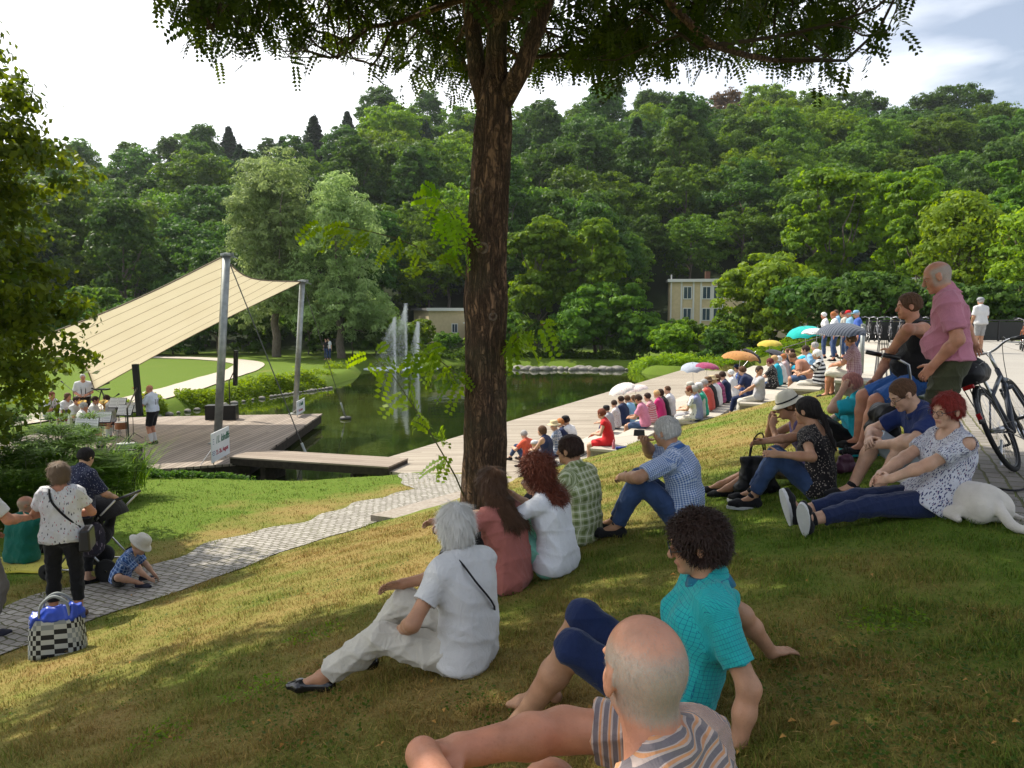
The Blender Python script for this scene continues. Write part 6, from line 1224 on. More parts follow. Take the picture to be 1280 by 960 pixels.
bench(2, 826, 'blonde woman in a magenta top on the second step', C1('magenta'), bt(BLACKC), ('short', 'blond'))
bench(2, 832, 'woman in a black top on the second step', C1('black'), bt(BLACKC), ('bob', 'dark'))
bench(2, 838, 'short-haired man in a white T-shirt at the far end of the second cluster', C1('white'), bt(DENIM), ('crop', 'brown'), sex='m')
bench(1, 793, 'child in a pale top near the water side of the lowest step', C1('grey'), bt(DENIM, .5), ('short', 'ginger'), floor=True, dv=-.8, H=1.3)
bench(3, 853, 'woman with sunglasses in a white and black flowered top on the middle step', cloth('floral', (.66, .66, .66), (.02, .02, .03), s=.10), bt(CREAM), ('short', 'auburn'), fine=1, w=1.15, glasses='sun')
bench(3, 864, 'woman in a lilac-blue top on the middle step', C1('lilac'), bt(DENIM), ('short', 'grey'))
bench(3, 871, 'man in a beige shirt and pale cap on the middle step', C1('beige'), bt(C1('grey')), ('short', 'grey'), sex='m', hat=('cap', cloth('plain', (.5, .48, .42))), w=1.1)
bench(3, 879, 'person in a green and white top on the middle step', cloth('vstripes', (.03, .33, .22), (.6, .62, .6), s=.16), bt(CREAM), ('short', 'grey'), hat=('cap', WHITEC))
bench(3, 886, 'person in a coral red top on the middle step', cloth('plain', (.55, .09, .07)), bt(CREAM), ('short', 'grey'))
bench(3, 891, 'person in a brown hat and black top on the middle step', C1('black'), bt(BLACKC), ('short', 'brown'), hat=('straw', cloth('plain', (.16, .10, .06))))
bench(3, 896, 'person in a white top and straw hat on the middle step', C1('white'), bt(BLACKC), ('bob', 'blond'), hat=('straw', cloth('plain', (.55, .44, .25))))
bench(3, 901, 'person in a rose checked shirt on the middle step', cloth('check', (.45, .10, .25), (.2, .05, .12), s=.08), bt(BLACKC), ('bob', 'brown'))
bench(3, 908, 'dark-haired man in a navy shirt on the middle step by the purple umbrella', C1('navy'), bt(BLACKC), ('short', 'dark'), sex='m', w=1.15)
bench(3, 918, 'white-haired woman in a white blouse with a black strap on the middle step', C1('white'), bt(CREAM), ('short', 'white'))
bench(3, 926, 'person in a blue plaid shirt and cap on the middle step', cloth('plaid', (.04, .12, .45), (.02, .04, .2), (.3, .4, .6), s=.07), bt(DENIM), ('short', 'dark'), sex='m', hat=('cap', NAVY))
bench(4, 948, 'smiling short-haired woman in a grey T-shirt looking back towards the camera', C1('grey'), bt(CREAM), ('short', 'dark'), fine=2, turn=-4, headturn=96, twist=22, lean=(-6, 4, 6), tone='tan', hands=((.42, .12, .20), (.30, -.06, .28)))
bench(4, 940, 'person in a dark blue top leaning forward behind the woman in grey', C1('navy'), bt(NAVY), ('short', 'brown'), lean=(4, 14, 30), dv=-.12)
bench(4, 966, 'woman with dark red hair in a black dotted dress on the fourth step', cloth('dots', (.015, .015, .017), (.5, .48, .45), s=.035), bt(BLACKC), ('short', (.09, .015, .02)), fine=1, w=1.12)
bench(4, 972, 'blond man in a turquoise T-shirt on the fourth step', C1('turq'), bt(DENIM), ('short', 'blond'), sex='m')
bench(4, 979, 'grey-haired person in a white top under the black umbrella', C1('white'), bt(BLACKC), ('short', 'white'))
bench(4, 984, 'person in a pale pink top on the fourth step', cloth('plain', (.55, .40, .40)), bt(CREAM), ('short', 'copper'))
bench(4, 990, 'person in a white T-shirt at the far end of the fourth step', C1('white'), bt(BLACKC), ('short', 'brown'), sex='m')
bench(4, 994, 'person in a black T-shirt at the far end of the fourth step', C1('black'), bt(BLACKC), ('short', 'dark'), sex='m')
bench(5, 1024, 'white-haired woman in a black and white striped top and white trousers', cloth('stripes', (.70, .70, .70), (.02, .02, .025), s=.085), bt(CREAM, .7), ('short', 'white'), fine=2, w=1.2, tone='tan', dv=.22)
bench(6, 1067, 'man in a pink checked shirt and pale shorts in the shade of the striped umbrella', cloth('check', (.45, .30, .33), (.25, .12, .16), s=.035), bt(CREAM, .55), ('short', 'brown'), sex='m', fine=2, w=1.12, tone='red')
bench(5, 1023, 'grey-haired person in a white top beside the striped top', C1('white'), bt(CREAM), ('short', 'grey'), sex='m')
bench(5, 1018, 'person in a light blue T-shirt bending forward beside the turquoise pram', C1('sky'), bt(SHORTD, .5), ('short', 'dark'), sex='m', lean=(8, 18, 34), fine=1)
bench(5, 1012, 'bare-armed person in a tan top bending over the turquoise pram', cloth('plain', (.42, .20, .13)), bt(SHORTD, .5), ('crop', 'brown'), sex='m', lean=(14, 30, 60), tone='tan')
# standing group at the far edge of the plaza
for (px, d, lab, top, hair, hat, H) in ((1032, 27.0, 'white-haired woman in a white blouse, leftmost of the standing group', C1('white'), ('short', 'white'), None, 1.60),
                                        (1044, 26.0, 'red-blonde woman in a white blouse in the standing group', C1('white'), ('short', 'copper'), None, 1.66),
                                        (1047, 29.0, 'tall man with light blue shirt behind the standing group', C1('sky'), ('crop', 'brown'), None, 1.84),
                                        (1056, 28.0, 'man with a tanned face in the middle of the standing group', C1('beige'), ('crop', 'dark'), None, 1.74),
                                        (1063, 27.0, 'grey-haired man in a light blue shirt and a red cap in the standing group', C1('sky'), ('short', 'grey'), ('cap', C1('red')), 1.76),
                                        (1073, 25.0, 'man in a dark blue shirt and blue cap, rightmost of the standing group', C1('blue'), ('short', 'grey'), ('cap', C1('sky')), 1.76)):
    x, y, _ = atd(px, 400, d); v_ = uv(x, y)[1]; person((x, y, ROWS[4][1] + .005), 165, lab, H=H, sex='m' if H > 1.7 else 'f', fine=0, tone='red', top=dict(m=top, sleeve=.45, t=.02, hem=-.08), bottom=bt(DENIM), hair=hair, hat=hat, shoes=('sneaker', BLACKC), group='people standing at the far edge of the plaza', seed=px, head=(0, 10, 0))
x, y, _ = atd(1226, 400, 24.5)
person((x, y, ZPL + .02), 95, 'cyclist in a white shirt and helmet standing behind the bicycle handlebar', H=1.74, sex='m', fine=1, tone='tan', top=dict(m=WHITEC, sleeve=.4, t=.018), bottom=bt(cloth('plain', (.3, .3, .3)), .45), hair=('short', 'grey'), hat=('helmet', plainm('grey_helmet', (.25, .26, .28))), shoes=('sneaker', BLACKC), seed=31, handL=(.2, .15, .95), handR=(.22, -.15, .95), footL=(0, .07, 0), footR=(0, -.07, 0))
for px, lab, c in ((470 - 62, 'tiny figure in dark clothes sitting under the willows', 'black'), (548 / 1024 * 320 + 240, 'tiny figure in a pale shirt standing under the willows', 'white')):
    x, y, _ = atd(px, 440, 60); person((x, y, gz(x, y)), 250, lab, fine=0, top=dict(m=C1(c), sleeve=.4), bottom=bt(DENIM), hair=('short', 'dark'), seed=int(px))
# ---------------------------------------------------------------- the brass band on the stage
def stg(px, d): return (atd(px, 500, d)[0], d, ZST + .004)
LEATHER = cloth('plain', (.02, .016, .013)); BRASS = plainm('polished_brass', (.75, .50, .16), rough=.22, metal=1.0)
def braces(J):
    R2_ = J['R2']; s = J['s']
    for q in (1, -1):
        b = MB(); b.tube([J['P'] + R2_[:, 0] * .13 + R2_[:, 1] * .06 * q + R2_[:, 2] * .12, J['C'] + R2_[:, 0] * .125 + R2_[:, 1] * .07 * q, J['sh'][q] + R2_[:, 2] * .065 - R2_[:, 1] * q * .07, J['C'] - R2_[:, 0] * .13 + R2_[:, 1] * .05 * q, J['P'] - R2_[:, 0] * .12 + R2_[:, 1] * .04 * q + R2_[:, 2] * .12], .014, 6); b.build('brace', LEATHER, J['root'], True)
p = stg(105, 26.2)
J = person(p, -62, 'band leader in a white shirt and leather braces standing behind the players', H=1.80, sex='m', w=1.15, fine=1, tone='red', handL=(.22, .10, 1.05), handR=(.22, -.14, 1.05), top=dict(m=WHITEC, sleeve=.42, t=.02, hem=.02), bottom=dict(m=LEATHER, len=.5, t=.02), hair=('short', 'grey'), glasses='clear', shoes=('sneaker', BLACKC), seed=41); braces(J)
p = stg(190, 22.4); TUBA = p
J = person(p, 176, 'bald musician in a white shirt, black shorts and white knee socks playing a horn', H=1.76, sex='m', w=1.12, fine=1, tone='red', hair=('none', 'grey'), handL=(.26, .12, 1.28), handR=(.28, -.04, 1.20), elL=(-.2, .8, -.7), elR=(-.2, -.8, -.7), top=dict(m=cloth('plain', (.62, .68, .78), n=.05), sleeve=.42, t=.02, hem=.02), bottom=dict(m=BLACKC, len=.44, t=.022), socks=(WHITEC, .72), shoes=('sneaker', BLACKC), seed=42); braces(J); TJ = J
BANDPOS = []
for (px, d, hd, lab, sex, hair, inst) in ((100, 21.6, 40, 'player with short grey hair in a white shirt and crossed braces, back to us', 'm', 'grey', 'clarinet'), (115, 23.2, 15, 'dark-haired player in a white blouse and red bodice in the middle of the band', 'f', 'dark', 'horn'), (137, 23.6, 190, 'dark-haired flute player behind the music stands', 'f', 'dark', 'flute'),
                                          (82, 24.2, -15, 'long-haired player at the left end of the band', 'f', 'brown', 'clarinet'), (62, 24.6, -10, 'player half hidden behind the lime leaves', 'm', 'auburn', 'clarinet'), (92, 23.2, 0, 'dark-haired player behind the grey-haired one', 'm', 'dark', 'horn')):
    p = stg(px, d); BANDPOS.append((p, hd)); vest = inst == 'horn' and sex == 'f'
    J = person(p, hd, lab, H=1.72, sex=sex, w=1.1, fine=1, tone='red', P=(0, 0, .55), lean=(-2, 4, 12), handL=(.28, .10, .85), handR=(.26, -.06, .78), elL=(-.2, .8, -.7), elR=(-.2, -.8, -.7), footL=(.44, .14, 0), footR=(.40, -.14, 0), top=dict(m=WHITEC, sleeve=.42, t=.02), bottom=dict(m=LEATHER if sex == 'm' else cloth('plain', (.16, .03, .03)), len=.5, t=.02),
               hair=('long' if 'long' in lab else 'short', hair), socks=(WHITEC, .7), shoes=('sneaker', BLACKC), group='musicians of the brass band', seed=int(px)); 
    if sex == 'm': braces(J)
    b = MB(); h = (J['hL'] + J['hR']) / 2
    if inst in ('clarinet', 'flute'):
        d_ = Vector((.5, 0, -.85)).normalized() if inst == 'clarinet' else Vector((.15, -1, -.12)).normalized(); m0 = Vector(J['hp'](.10, 0, -.06)); b.tube([m0, m0 + d_ * .3, m0 + d_ * .60, m0 + d_ * .66], [.010, .011, .012, .028 if inst == 'clarinet' else .012], 8); o = b.build('clarinet' if inst == 'clarinet' else 'flute', BLACKP if inst == 'clarinet' else METAL)
    else:
        c = Vector(h) + Vector((.04, 0, .02)); b.tube([c + Vector((0, .13 * math.cos(a), .13 * math.sin(a))) for a in np.linspace(0, 6.28, 18, endpoint=False)], .014, 7, closed=True); b.tube([c + Vector((0, .1, .1)), Vector(J['hp'](.10, 0, -.06))], .007, 6); b.lathe([(.015, 0), (.02, .10), (.045, .20), (.13, .28)], c + Vector((0, -.1, .05)), 16, Matrix.Rotation(.4, 3, 'X')); o = b.build('french_horn', BRASS, smooth=True)
    o.location = p; o.rotation_euler = (0, 0, R(hd)); tag(o, {'clarinet': f'black clarinet held by the {lab.split(" in ")[0].split(" at ")[0].split(" half")[0].split(" behind")[0]}', 'flute': 'silver flute held by the dark-haired flute player', 'horn': f'small brass horn held by the {lab.split(" in ")[0].split(" behind")[0]}' + (' in the middle' if sex == 'f' else ' at the back')}[inst], 'instrument')
    b = MB(); s_ = empty('folding_chair', (p[0], p[1], p[2]), R(hd), 'black chair under the ' + lab.split(' in ')[0].split(' at ')[0], 'chair', 'chairs of the band'); b.box((-.02, 0, .43), (.42, .42, .035)); b.build('seat', BLACKP, s_, bevel=.01)
    b = MB(); b.box((-.24, 0, .78), (.02, .40, .26)); b.build('backrest', BLACKP, s_)
    for qx in (-.2, .17):
        for qy in (-.18, .18): b = MB(); b.tube([(qx, qy, .42 if qx > 0 else .7), (qx * 1.1, qy, 0)], .012, 6); b.build('leg', METAL, s_)
for l in LOGP: print('POS', l)
# ============================================================ BUILT THINGS AND PROPS
GALV = mat('galvanised_steel', (.30, .32, .31), rough=.5, metal=.6, noise=.2, nscale=5)
def catmull(P3, n=6):
    P3 = [Vector(p) for p in P3]; out = []
    for i in range(len(P3) - 1):
        p0, p1, p2, p3 = P3[max(i - 1, 0)], P3[i], P3[i + 1], P3[min(i + 2, len(P3) - 1)]
        for k in range(n): t = k / n; out.append(.5 * ((2 * p1) + (-p0 + p2) * t + (2 * p0 - 5 * p1 + 4 * p2 - p3) * t * t + (-p0 + 3 * p1 - 3 * p2 + p3) * t ** 3))
    return out + [P3[-1]]
# ---- the stage
st = [at(313, 578, ZST)[:2], at(403, 517, ZST)[:2], at(235, 520, ZST)[:2], at(60, 524, ZST)[:2], (-21, 24.5), (-17.5, 18.6), at(150, 590, ZST)[:2]]
t = empty('stage', (0, 0, 0), 0, 'wooden stage platform reaching out over the pond', 'stage')
b = MB(); b.prism(st, ZST - .06, ZST); b.build('boards', M_stage, t)
b = MB(); n = len(st)
ins = [(p[0] * .985 - .13, p[1] * .985 + .35) for p in st]; b.prism(ins, ZST - .34, ZST - .062); b.build('edge_beam', M_wooddark, t)
for (x, y) in [(-7.6, 21.5), (-7.8, 25), (-7.9, 28), (-10, 20.5), (-12.5, 20.3), (-11, 27), (-15, 27)]:
    b = MB(); b.box((x, y, ZST - .75), (.2, .2, .9)); b.build('support_post', M_wooddark, t)
# ---- gangway
A, B_ = np.array(at(304, 566, -3.72)), np.array(at(498, 578, -3.72)); d = (B_ - A)[:2]; L_ = np.linalg.norm(d); ang = math.atan2(d[1], d[0])
t = empty('gangway', ((A[0] + B_[0]) / 2, (A[1] + B_[1]) / 2, -3.72), ang, 'flat timber gangway crossing the water from the stage to the deck', 'gangway')
b = MB(); b.box((0, 0, -.02), (L_, 1.15, .04)); M_pl = plankmat('gangway_boards', 0, .23, (.17, .13, .10), (.36, .30, .24), gap=.04); b.build('boards', M_pl, t); b = MB(); b.box((0, 0, -.13), (L_ - .01, 1.12, .18)); b.build('edge_beam', M_wooddark, t)
for x in (-L_ * .3, L_ * .3): b = MB(); b.box((x, 0, -.55), (.14, .9, .7)); b.build('support_post', M_wooddark, t)
# ---- masts, sail, guy wires
m1b, m1t = atd(272, 556, 22.6), atd(283, 319, 22.8); m2b, m2t = atd(369, 519, 29.0), atd(378, 352, 29.0)
for (bs, tp, lab) in ((m1b, m1t, 'tall grey-green steel mast in the middle of the sail'), (m2b, m2t, 'shorter pale steel mast at the far corner of the stage')):
    t = empty('mast', (bs[0], bs[1], ZST), 0, lab, 'mast', 'steel masts of the sun sail'); q = Vector(tp) - Vector((bs[0], bs[1], ZST))
    b = MB(); b.tube([(0, 0, 0), q], .115 if 'tall' in lab else .10, 14); b.build('pole', GALV, t, True)
    b = MB(); b.lathe([(.17, -.02), (.17, .05), (.02, .07)], q, 12); b.box(q + Vector((.12, 0, 0)), (.2, .04, .14)); b.tube([q + Vector((.1, 0, 0)), q + Vector((.3, .1, -.1))], .02, 6); b.build('head_fitting', GALV, t)
    b = MB(); b.box((0, 0, .02), (.42, .42, .03)); b.build('foot_plate', GALV, t)
Cc = atd(118, 487, 27.0); Dd = atd(22, 432, 20.0)
def sail():
    nu, nv = 34, 26; A_, B2, C_, D_ = [np.array(p) for p in (m1t, m2t, Cc, Dd)]; A_ = A_ + (-.12, 0, -.05); V = []
    for j in range(nv + 1):
        v = j / nv
        for i in range(nu + 1):
            u = i / nu; top = A_ * (1 - u) + D_ * u; bot = B2 * (1 - u) + C_ * u; p = top * (1 - v) + bot * v
            sag = .55 * math.sin(math.pi * u) * (abs(v - .5) * 2) ** 2; ctr = (A_ + B2 + C_ + D_) / 4; p = p + (ctr - p) * (.16 * math.sin(math.pi * v) * (abs(u - .5) * 2) ** 3 + .11 * math.sin(math.pi * u) * (abs(v - .5) * 2) ** 3)
            V.append(p)
    i = np.arange(nu * nv); a = (i // nu) * (nu + 1) + i % nu; Fq = np.stack([a, a + 1, a + nu + 2, a + nu + 1], 1); V = np.array(V); UV = np.array([(i_ / nu, j_ / nv, 0) for j_ in range(nv + 1) for i_ in range(nu + 1)])
    me = npmesh('canopy', V, Fq, {'suv': UV}); m = bpy.data.materials.new('cream_sailcloth'); m.use_nodes = True; tr = m.node_tree; b_ = tr.nodes['Principled BSDF']; lk = tr.links.new
    vec, (X, Y, Z) = attrvec(tr, 'suv'); n = nd(tr, 'ShaderNodeTexNoise'); n.inputs['Scale'].default_value = 6; lk(vec, n.inputs['Vector'])
    seam = math_(tr, 'LESS_THAN', math_(tr, 'FRACT', math_(tr, 'MULTIPLY', Y, 8)), .045); c = mixcol(tr, n.outputs[0], (.78, .73, .60), (.84, .80, .68)); c = mixcol(tr, seam, c, (.26, .20, .12)); lk(c, b_.inputs['Base Color']); b_.inputs['Roughness'].default_value = .8
    ts = nd(tr, 'ShaderNodeBsdfTranslucent'); lk(c, ts.inputs[0]); ms = nd(tr, 'ShaderNodeMixShader'); ms.inputs[0].default_value = .6; lk(b_.outputs[0], ms.inputs[1]); lk(ts.outputs[0], ms.inputs[2]); lk(ms.outputs[0], tr.nodes['Material Output'].inputs[0])
    t = empty('sun_sail', tuple(m1t), 0, 'large cream sun sail with dark seams stretched between the masts', 'sun sail'); o = link('canopy', me, m, t, True); o.location = (-m1t[0], -m1t[1], -m1t[2]); so_ = o.modifiers.new('thick', 'SOLIDIFY'); so_.thickness = .006
    b = MB(); g = V.reshape(nv + 1, nu + 1, 3); hem = plainm('sail_edge_webbing', (.20, .16, .11), rough=.8)
    for e in (g[0], g[-1], g[:, 0], g[:, -1]): b.tube([tuple(p) for p in e], .022, 5)
    o = b.build('edge_webbing', hem, t); o.location = (-m1t[0], -m1t[1], -m1t[2])
    return g
SG = sail()
WIRE = plainm('steel_cable', (.10, .10, .095), rough=.4, metal=.7)
def wire(a, c, lab, r=.014, sleeve=None, name='guy_wire'):
    t = empty(name, c, 0, lab, 'cable', None); q = Vector(a) - Vector(c); b = MB(); b.tube([(0, 0, 0), q], r, 6); b.build('cable', WIRE, t)
    if sleeve: b = MB(); b.tube([(0, 0, 0), q * sleeve], r * 2.4, 8); b.build('tensioner', GALV, t, True)
    b = MB(); b.lathe([(.12, -.05), (.13, .03), (.05, .06), (.002, .06)], (0, 0, 0), 10); b.build('anchor', GALV, t)
g1 = ong(394, 597); wire(m1t, (g1[0], g1[1], g1[2] + .02), 'steel guy cable from the tall mast down to the lawn beside the gangway', .018, .16)
g2 = at(432, 524, ZW); wire(m2t, (g2[0], g2[1], ZW + .05), 'steel guy cable from the shorter mast down into the pond', .015, .12)
b = MB(); b.lathe([(.02, .10), (.20, .06), (.24, 0), (.20, -.05), (.02, -.08)], (0, 0, 0), 16); o = b.build('float', plainm('grey_buoy', (.07, .07, .065), rough=.6), None, True, loc=(g2[0], g2[1], ZW + .04)); tag(o, 'dark round float on the water where the mast cable ends', 'float')
x, y = ong(382, 594)[:2]; b = MB(); b.tube(catmull([(0, 0, -.3), (.02, 0, .45), (.10, 0, .62), (.25, 0, .64)]), .035, 8); tag(b.build('mooring_post', GALV, None, True, loc=(x - .25, y - .1, gz(x, y))), 'bent pale steel post at the pond edge beside the guy cable', 'post')
b = MB(); b.box((0, 0, 0), (.7, .4, .10)); tag(b.build('foundation_block', M_conc, None, loc=(g1[0] + .5, g1[1] + .1, g1[2] + .03), bevel=.02), 'flat concrete block in the grass at the foot of the guy cable', 'concrete block')
t = empty('cable_stand', (Cc[0] + .3, Cc[1] - .1, ZST), 0, 'black stand holding the low corner of the sail behind the band', 'stand')
for dx in (-.35, .35): b = MB(); b.tube([(dx, 0, 0), (0, 0, Cc[2] - ZST)], .02, 6); b.build('leg', BLACKP, t)
b = MB(); b.box((0, 0, Cc[2] - ZST + .02), (.5, .25, .05)); b.build('top_plate', BLACKP, t)
# ---- signs on the stage
def textmesh(txt, size, m, parent, loc, rot, name='lettering', ex=.002, shear=0, bold=0):
    cu = bpy.data.curves.new(name, 'FONT'); cu.body = txt; cu.size = size; cu.extrude = ex; cu.shear = shear; cu.offset = bold
    o = bpy.data.objects.new(name, cu); COL.objects.link(o); dg = bpy.context.evaluated_depsgraph_get(); me = bpy.data.meshes.new_from_object(o.evaluated_get(dg)); bpy.data.objects.remove(o)
    me.materials.clear(); ob = link(name, me, m, parent); ob.location = loc; ob.rotation_euler = rot; return ob
SIGNW = plainm('sign_white', (.72, .75, .76), rough=.5); INKG = plainm('green_ink', (.01, .12, .06)); INKR = plainm('red_ink', (.35, .02, .05)); INKB = plainm('blue_ink', (.02, .08, .22))
def sign(p, yaw, w_, h_, lab):
    t = empty('sign', p, yaw, lab, 'sign'); b = MB(); b.box((0, 0, h_ / 2 + .08), (w_, .02, h_)); b.build('board', SIGNW, t); k = h_ / .85
    for x in (-w_ * .35, w_ * .35): b = MB(); b.tube([(x, .03, 0), (x, .03, h_ * .7)], .015, 6); b.tube([(x, .03, h_ * .6), (x, .35, .0)], .012, 6); b.build('prop', METAL, t)
    textmesh('11. kindlfs', .30 * k, INKG, t, (-w_ * .27, -.012, h_ * .62 + .06), (R(90), 0, 0), shear=.25, bold=.006); textmesh('21.-26. August', .185 * k, INKR, t, (-w_ * .27, -.012, h_ * .24 + .06), (R(90), 0, 0), bold=.004)
    b = MB()
    for i, (yy, ww) in enumerate(((.36, .16), (.30, .19), (.24, .14), (.62, .06), (.70, .05), (.78, .07))): b.box((-w_ * .40, -.012, h_ * yy + .08), (ww * w_, .003, .014 * k))
    b.build('small_print', INKB, t)
pa = np.array(at(265, 583, ZST)); pb = np.array(at(287, 570, ZST)); mid = (pa + pb) / 2; sign(tuple(mid), math.atan2(pb[1] - pa[1], pb[0] - pa[0]), float(np.linalg.norm(pb - pa)), .74, 'white festival sign with green and red writing at the foot of the tall mast')
pa = np.array(at(371, 522, ZST)); pb = np.array(at(381, 516, ZST)); mid = (pa + pb) / 2; sign(tuple(mid), math.atan2(pb[1] - pa[1], pb[0] - pa[0]), float(np.linalg.norm(pb - pa)), .50, 'white festival sign at the foot of the shorter mast, farther away')
# ---- sound system
SPK = mat('speaker_grille', (.010, .010, .011), rough=.55, bump=.5, bscale=220)
def sub(px, py, w_, h_, dpt, lab):
    x, y, z = at(px, py, ZST); t = empty('subwoofer', (x, y, ZST), .1, lab, 'speaker', 'black bass boxes on the stage'); b = MB(); b.box((0, 0, h_ / 2), (w_, dpt, h_)); b.build('cabinet', BLACKP, t, bevel=.01); b = MB(); b.box((0, -dpt / 2 - .006, h_ / 2), (w_ * .92, .01, h_ * .92)); b.build('grille', SPK, t)
    b = MB(); [b.tube([(s_ * w_ * .51, -.08, h_ * .62), (s_ * w_ * .51, .08, h_ * .62)], .012, 6) for s_ in (-1, 1)]; b.build('grip', BLACKP, t); return (x, y)
sub(265, 524, .36, .52, .45, 'slim black bass box left of the tall mast'); s2 = sub(288, 524, .50, .52, .45, 'black bass box right of the tall mast, carrying the far speaker column'); s1 = sub(160, 587, .56, .54, .5, 'black bass box at the near stage edge, beside the band')
def column(px0, py0, px1, py1, d, lab, base, near):
    a, c = atd(px0, py0, d), atd(px1, py1, d); t = empty('speaker_column', c, 0, lab, 'speaker', 'slim speaker columns on poles'); q = Vector(a) - Vector(c); wd = .15 if near else .13
    M3 = Vector((0, 0, 1)).rotation_difference(q.normalized()).to_matrix(); b = MB(); b.box(q / 2, (wd, .14, q.length), M=M3); b.build('cabinet', BLACKP, t, bevel=.008); b = MB(); b.box(q / 2 + M3 @ Vector((0, -.074, 0)), (wd * .85, .006, q.length * .96), M=M3); b.build('grille', SPK, t)
    bx, by = base; b = MB(); P0 = Vector((bx - c[0], by - c[1], ZST + .52 - c[2])); top = P0 + Vector((0, 0, 1.0 if near else .85)); b.tube([P0, top], .022, 8); b.tube([top, (q * .55) if near else q * .5], .02, 6); b.build('pole', BLACKP, t)
column(169, 455, 175, 520, 22.0, 'tall slim black speaker column beside the band', (s1[0] + .05, s1[1]), True); column(295, 438, 294, 482, 27.6, 'tall slim black speaker column at the back of the stage', s2, False)
x, y = s1; t = empty('amplifier', (x - .0, y, ZST + .545), 0, 'silver mixing amplifier standing on the near bass box', 'amplifier'); b = MB(); b.box((0, 0, .06), (.40, .26, .12)); b.build('case', plainm('grey_metal', (.30, .31, .33), rough=.4, metal=.5), t, bevel=.01); b = MB()
for i in range(8): b.lathe([(.012, 0), (.010, .012), (.001, .012)], (-.16 + .045 * i, -.132, .07), 8, Matrix.Rotation(R(90), 3, 'X'))
b.build('knobs', BLACKP, t); t['label'] = 'silver mixing amplifier standing on the near bass box'
def micstand(px, d, hgt, lab, lean_=.5):
    x, y, _ = stg(px, d); t = empty('microphone_stand', (x, y, ZST + .004), random.uniform(0, 6), lab, 'mic stand', 'microphone stands of the band')
    for k in range(3): a = k * 2.09; b = MB(); b.tube([(0, 0, .14), (.28 * math.cos(a), .28 * math.sin(a), 0)], .010, 5); b.build('leg', BLACKP, t)
    b = MB(); b.tube([(0, 0, .05), (0, 0, hgt)], .011, 6); b.tube([(-.1, 0, hgt - .03), (lean_, 0, hgt + .25)], .009, 6); b.build('pole', BLACKP, t); b = MB(); b.tube([(lean_, 0, hgt + .25), (lean_ + .1, 0, hgt + .30)], [.012, .026], 8); b.sphere((lean_ + .11, 0, hgt + .305), .03, 8); b.build('microphone', SPK, t)
for a in ((140, 24.2, 1.15, 'microphone stand reaching over the flute player'), (113, 25.5, 1.2, 'microphone stand before the band leader'), (92, 25.2, 1.25, 'microphone stand left of the band leader'), (126, 23.4, 1.0, 'short microphone stand in the middle of the band'), (158, 22.6, 1.15, 'microphone stand left of the horn player')): micstand(*a)
PAPER = plainm('sheet_music', (.74, .74, .73), rough=.7)
def mstand(px, d, hgt, yaw, lab, w_=.5):
    x, y, _ = stg(px, d); t = empty('music_stand', (x, y, ZST + .004), yaw, lab, 'music stand', 'music stands of the band'); T3 = Matrix.Rotation(R(-28), 3, 'X')
    for k in range(3): a = k * 2.09 + .3; b = MB(); b.tube([(0, 0, .18), (.25 * math.cos(a), .25 * math.sin(a), 0)], .009, 5); b.build('leg', BLACKP, t)
    b = MB(); b.tube([(0, 0, .1), (0, 0, hgt)], .011, 6); b.build('pole', BLACKP, t); b = MB(); b.box((0, 0, hgt + .10), (w_, .012, .34), M=T3); b.build('desk', BLACKP, t); b = MB(); b.box(Vector((-w_ * .24, 0, hgt + .11)) + T3 @ Vector((0, -.012, 0)), (w_ * .46, .004, .30), M=T3); b.box(Vector((w_ * .24, 0, hgt + .11)) + T3 @ Vector((0, -.012, 0)), (w_ * .46, .004, .30), M=T3); sh_ = b.build('sheet_music', PAPER, t)
    b = MB()
    for q in (-.24, .24):
        for r_ in range(6): b.box(Vector((w_ * q, 0, hgt + .11)) + T3 @ Vector((0, -.016, .12 - r_ * .045)), (w_ * .38, .002, .010), M=T3)
    b.build('notes', plainm('printed_notes', (.12, .12, .13)), sh_)
for a in ((107, 20.9, .72, .2, 'music stand with open white sheets in front of the grey-haired player', .62), (128, 21.6, .80, .1, 'music stand with white sheets between the clarinet and horn players', .45), (147, 22.9, 1.05, .0, 'tallest music stand with two white sheets by the flute player', .5), (156, 22.2, .92, -.2, 'music stand left of the speaker column', .5), (165, 23.4, .85, .1, 'music stand with flat white sheets right of the flute player', .5)): mstand(*a)
# the horn of the standing musician
x, y, z = TUBA; b = MB(); c = Vector((.34, .03, 1.22))
b.tube([c + Vector((.06 * math.cos(a), 0, .15 * math.sin(a))) for a in np.linspace(0, 6.28, 20, endpoint=False)], .022, 8, closed=True); b.tube(catmull([c + Vector((-.05, 0, .10)), c + Vector((-.10, 0, .18)), Vector(TJ['hp'](.10, 0, -.06))]), .008, 6)
tu = empty('tenor_horn', TUBA, R(176), 'brass tenor horn held up by the standing bald musician', 'instrument'); b.build('tubing', BRASS, tu, True); b = MB(); b.lathe([(.022, 0), (.035, .12), (.06, .24), (.095, .32), (.15, .36)], c + Vector((.05, 0, .10)), 20, Matrix.Rotation(.12, 3, 'Y')); b.build('bell', BRASS, tu, True); b = MB(); [b.tube([c + Vector((-.02 + .035 * i, -.03, -.08)), c + Vector((-.02 + .035 * i, -.03, .09))], .014, 8) for i in range(3)]; b.build('valve', METAL, tu, True)
x, y, _ = stg(150, 22.6); t = empty('hand_drum', (x, y, ZST + .004), .3, 'small wooden drum among the music stands', 'drum'); b = MB(); b.lathe([(.17, .42), (.18, .60), (.17, .62)], (0, 0, 0), 18); b.build('shell', mat('orange_wood', (.30, .11, .04), rough=.4), t, True); b = MB(); b.lathe([(.17, .622), (.001, .624)], (0, 0, 0), 18); b.build('skin', PAPER, t)
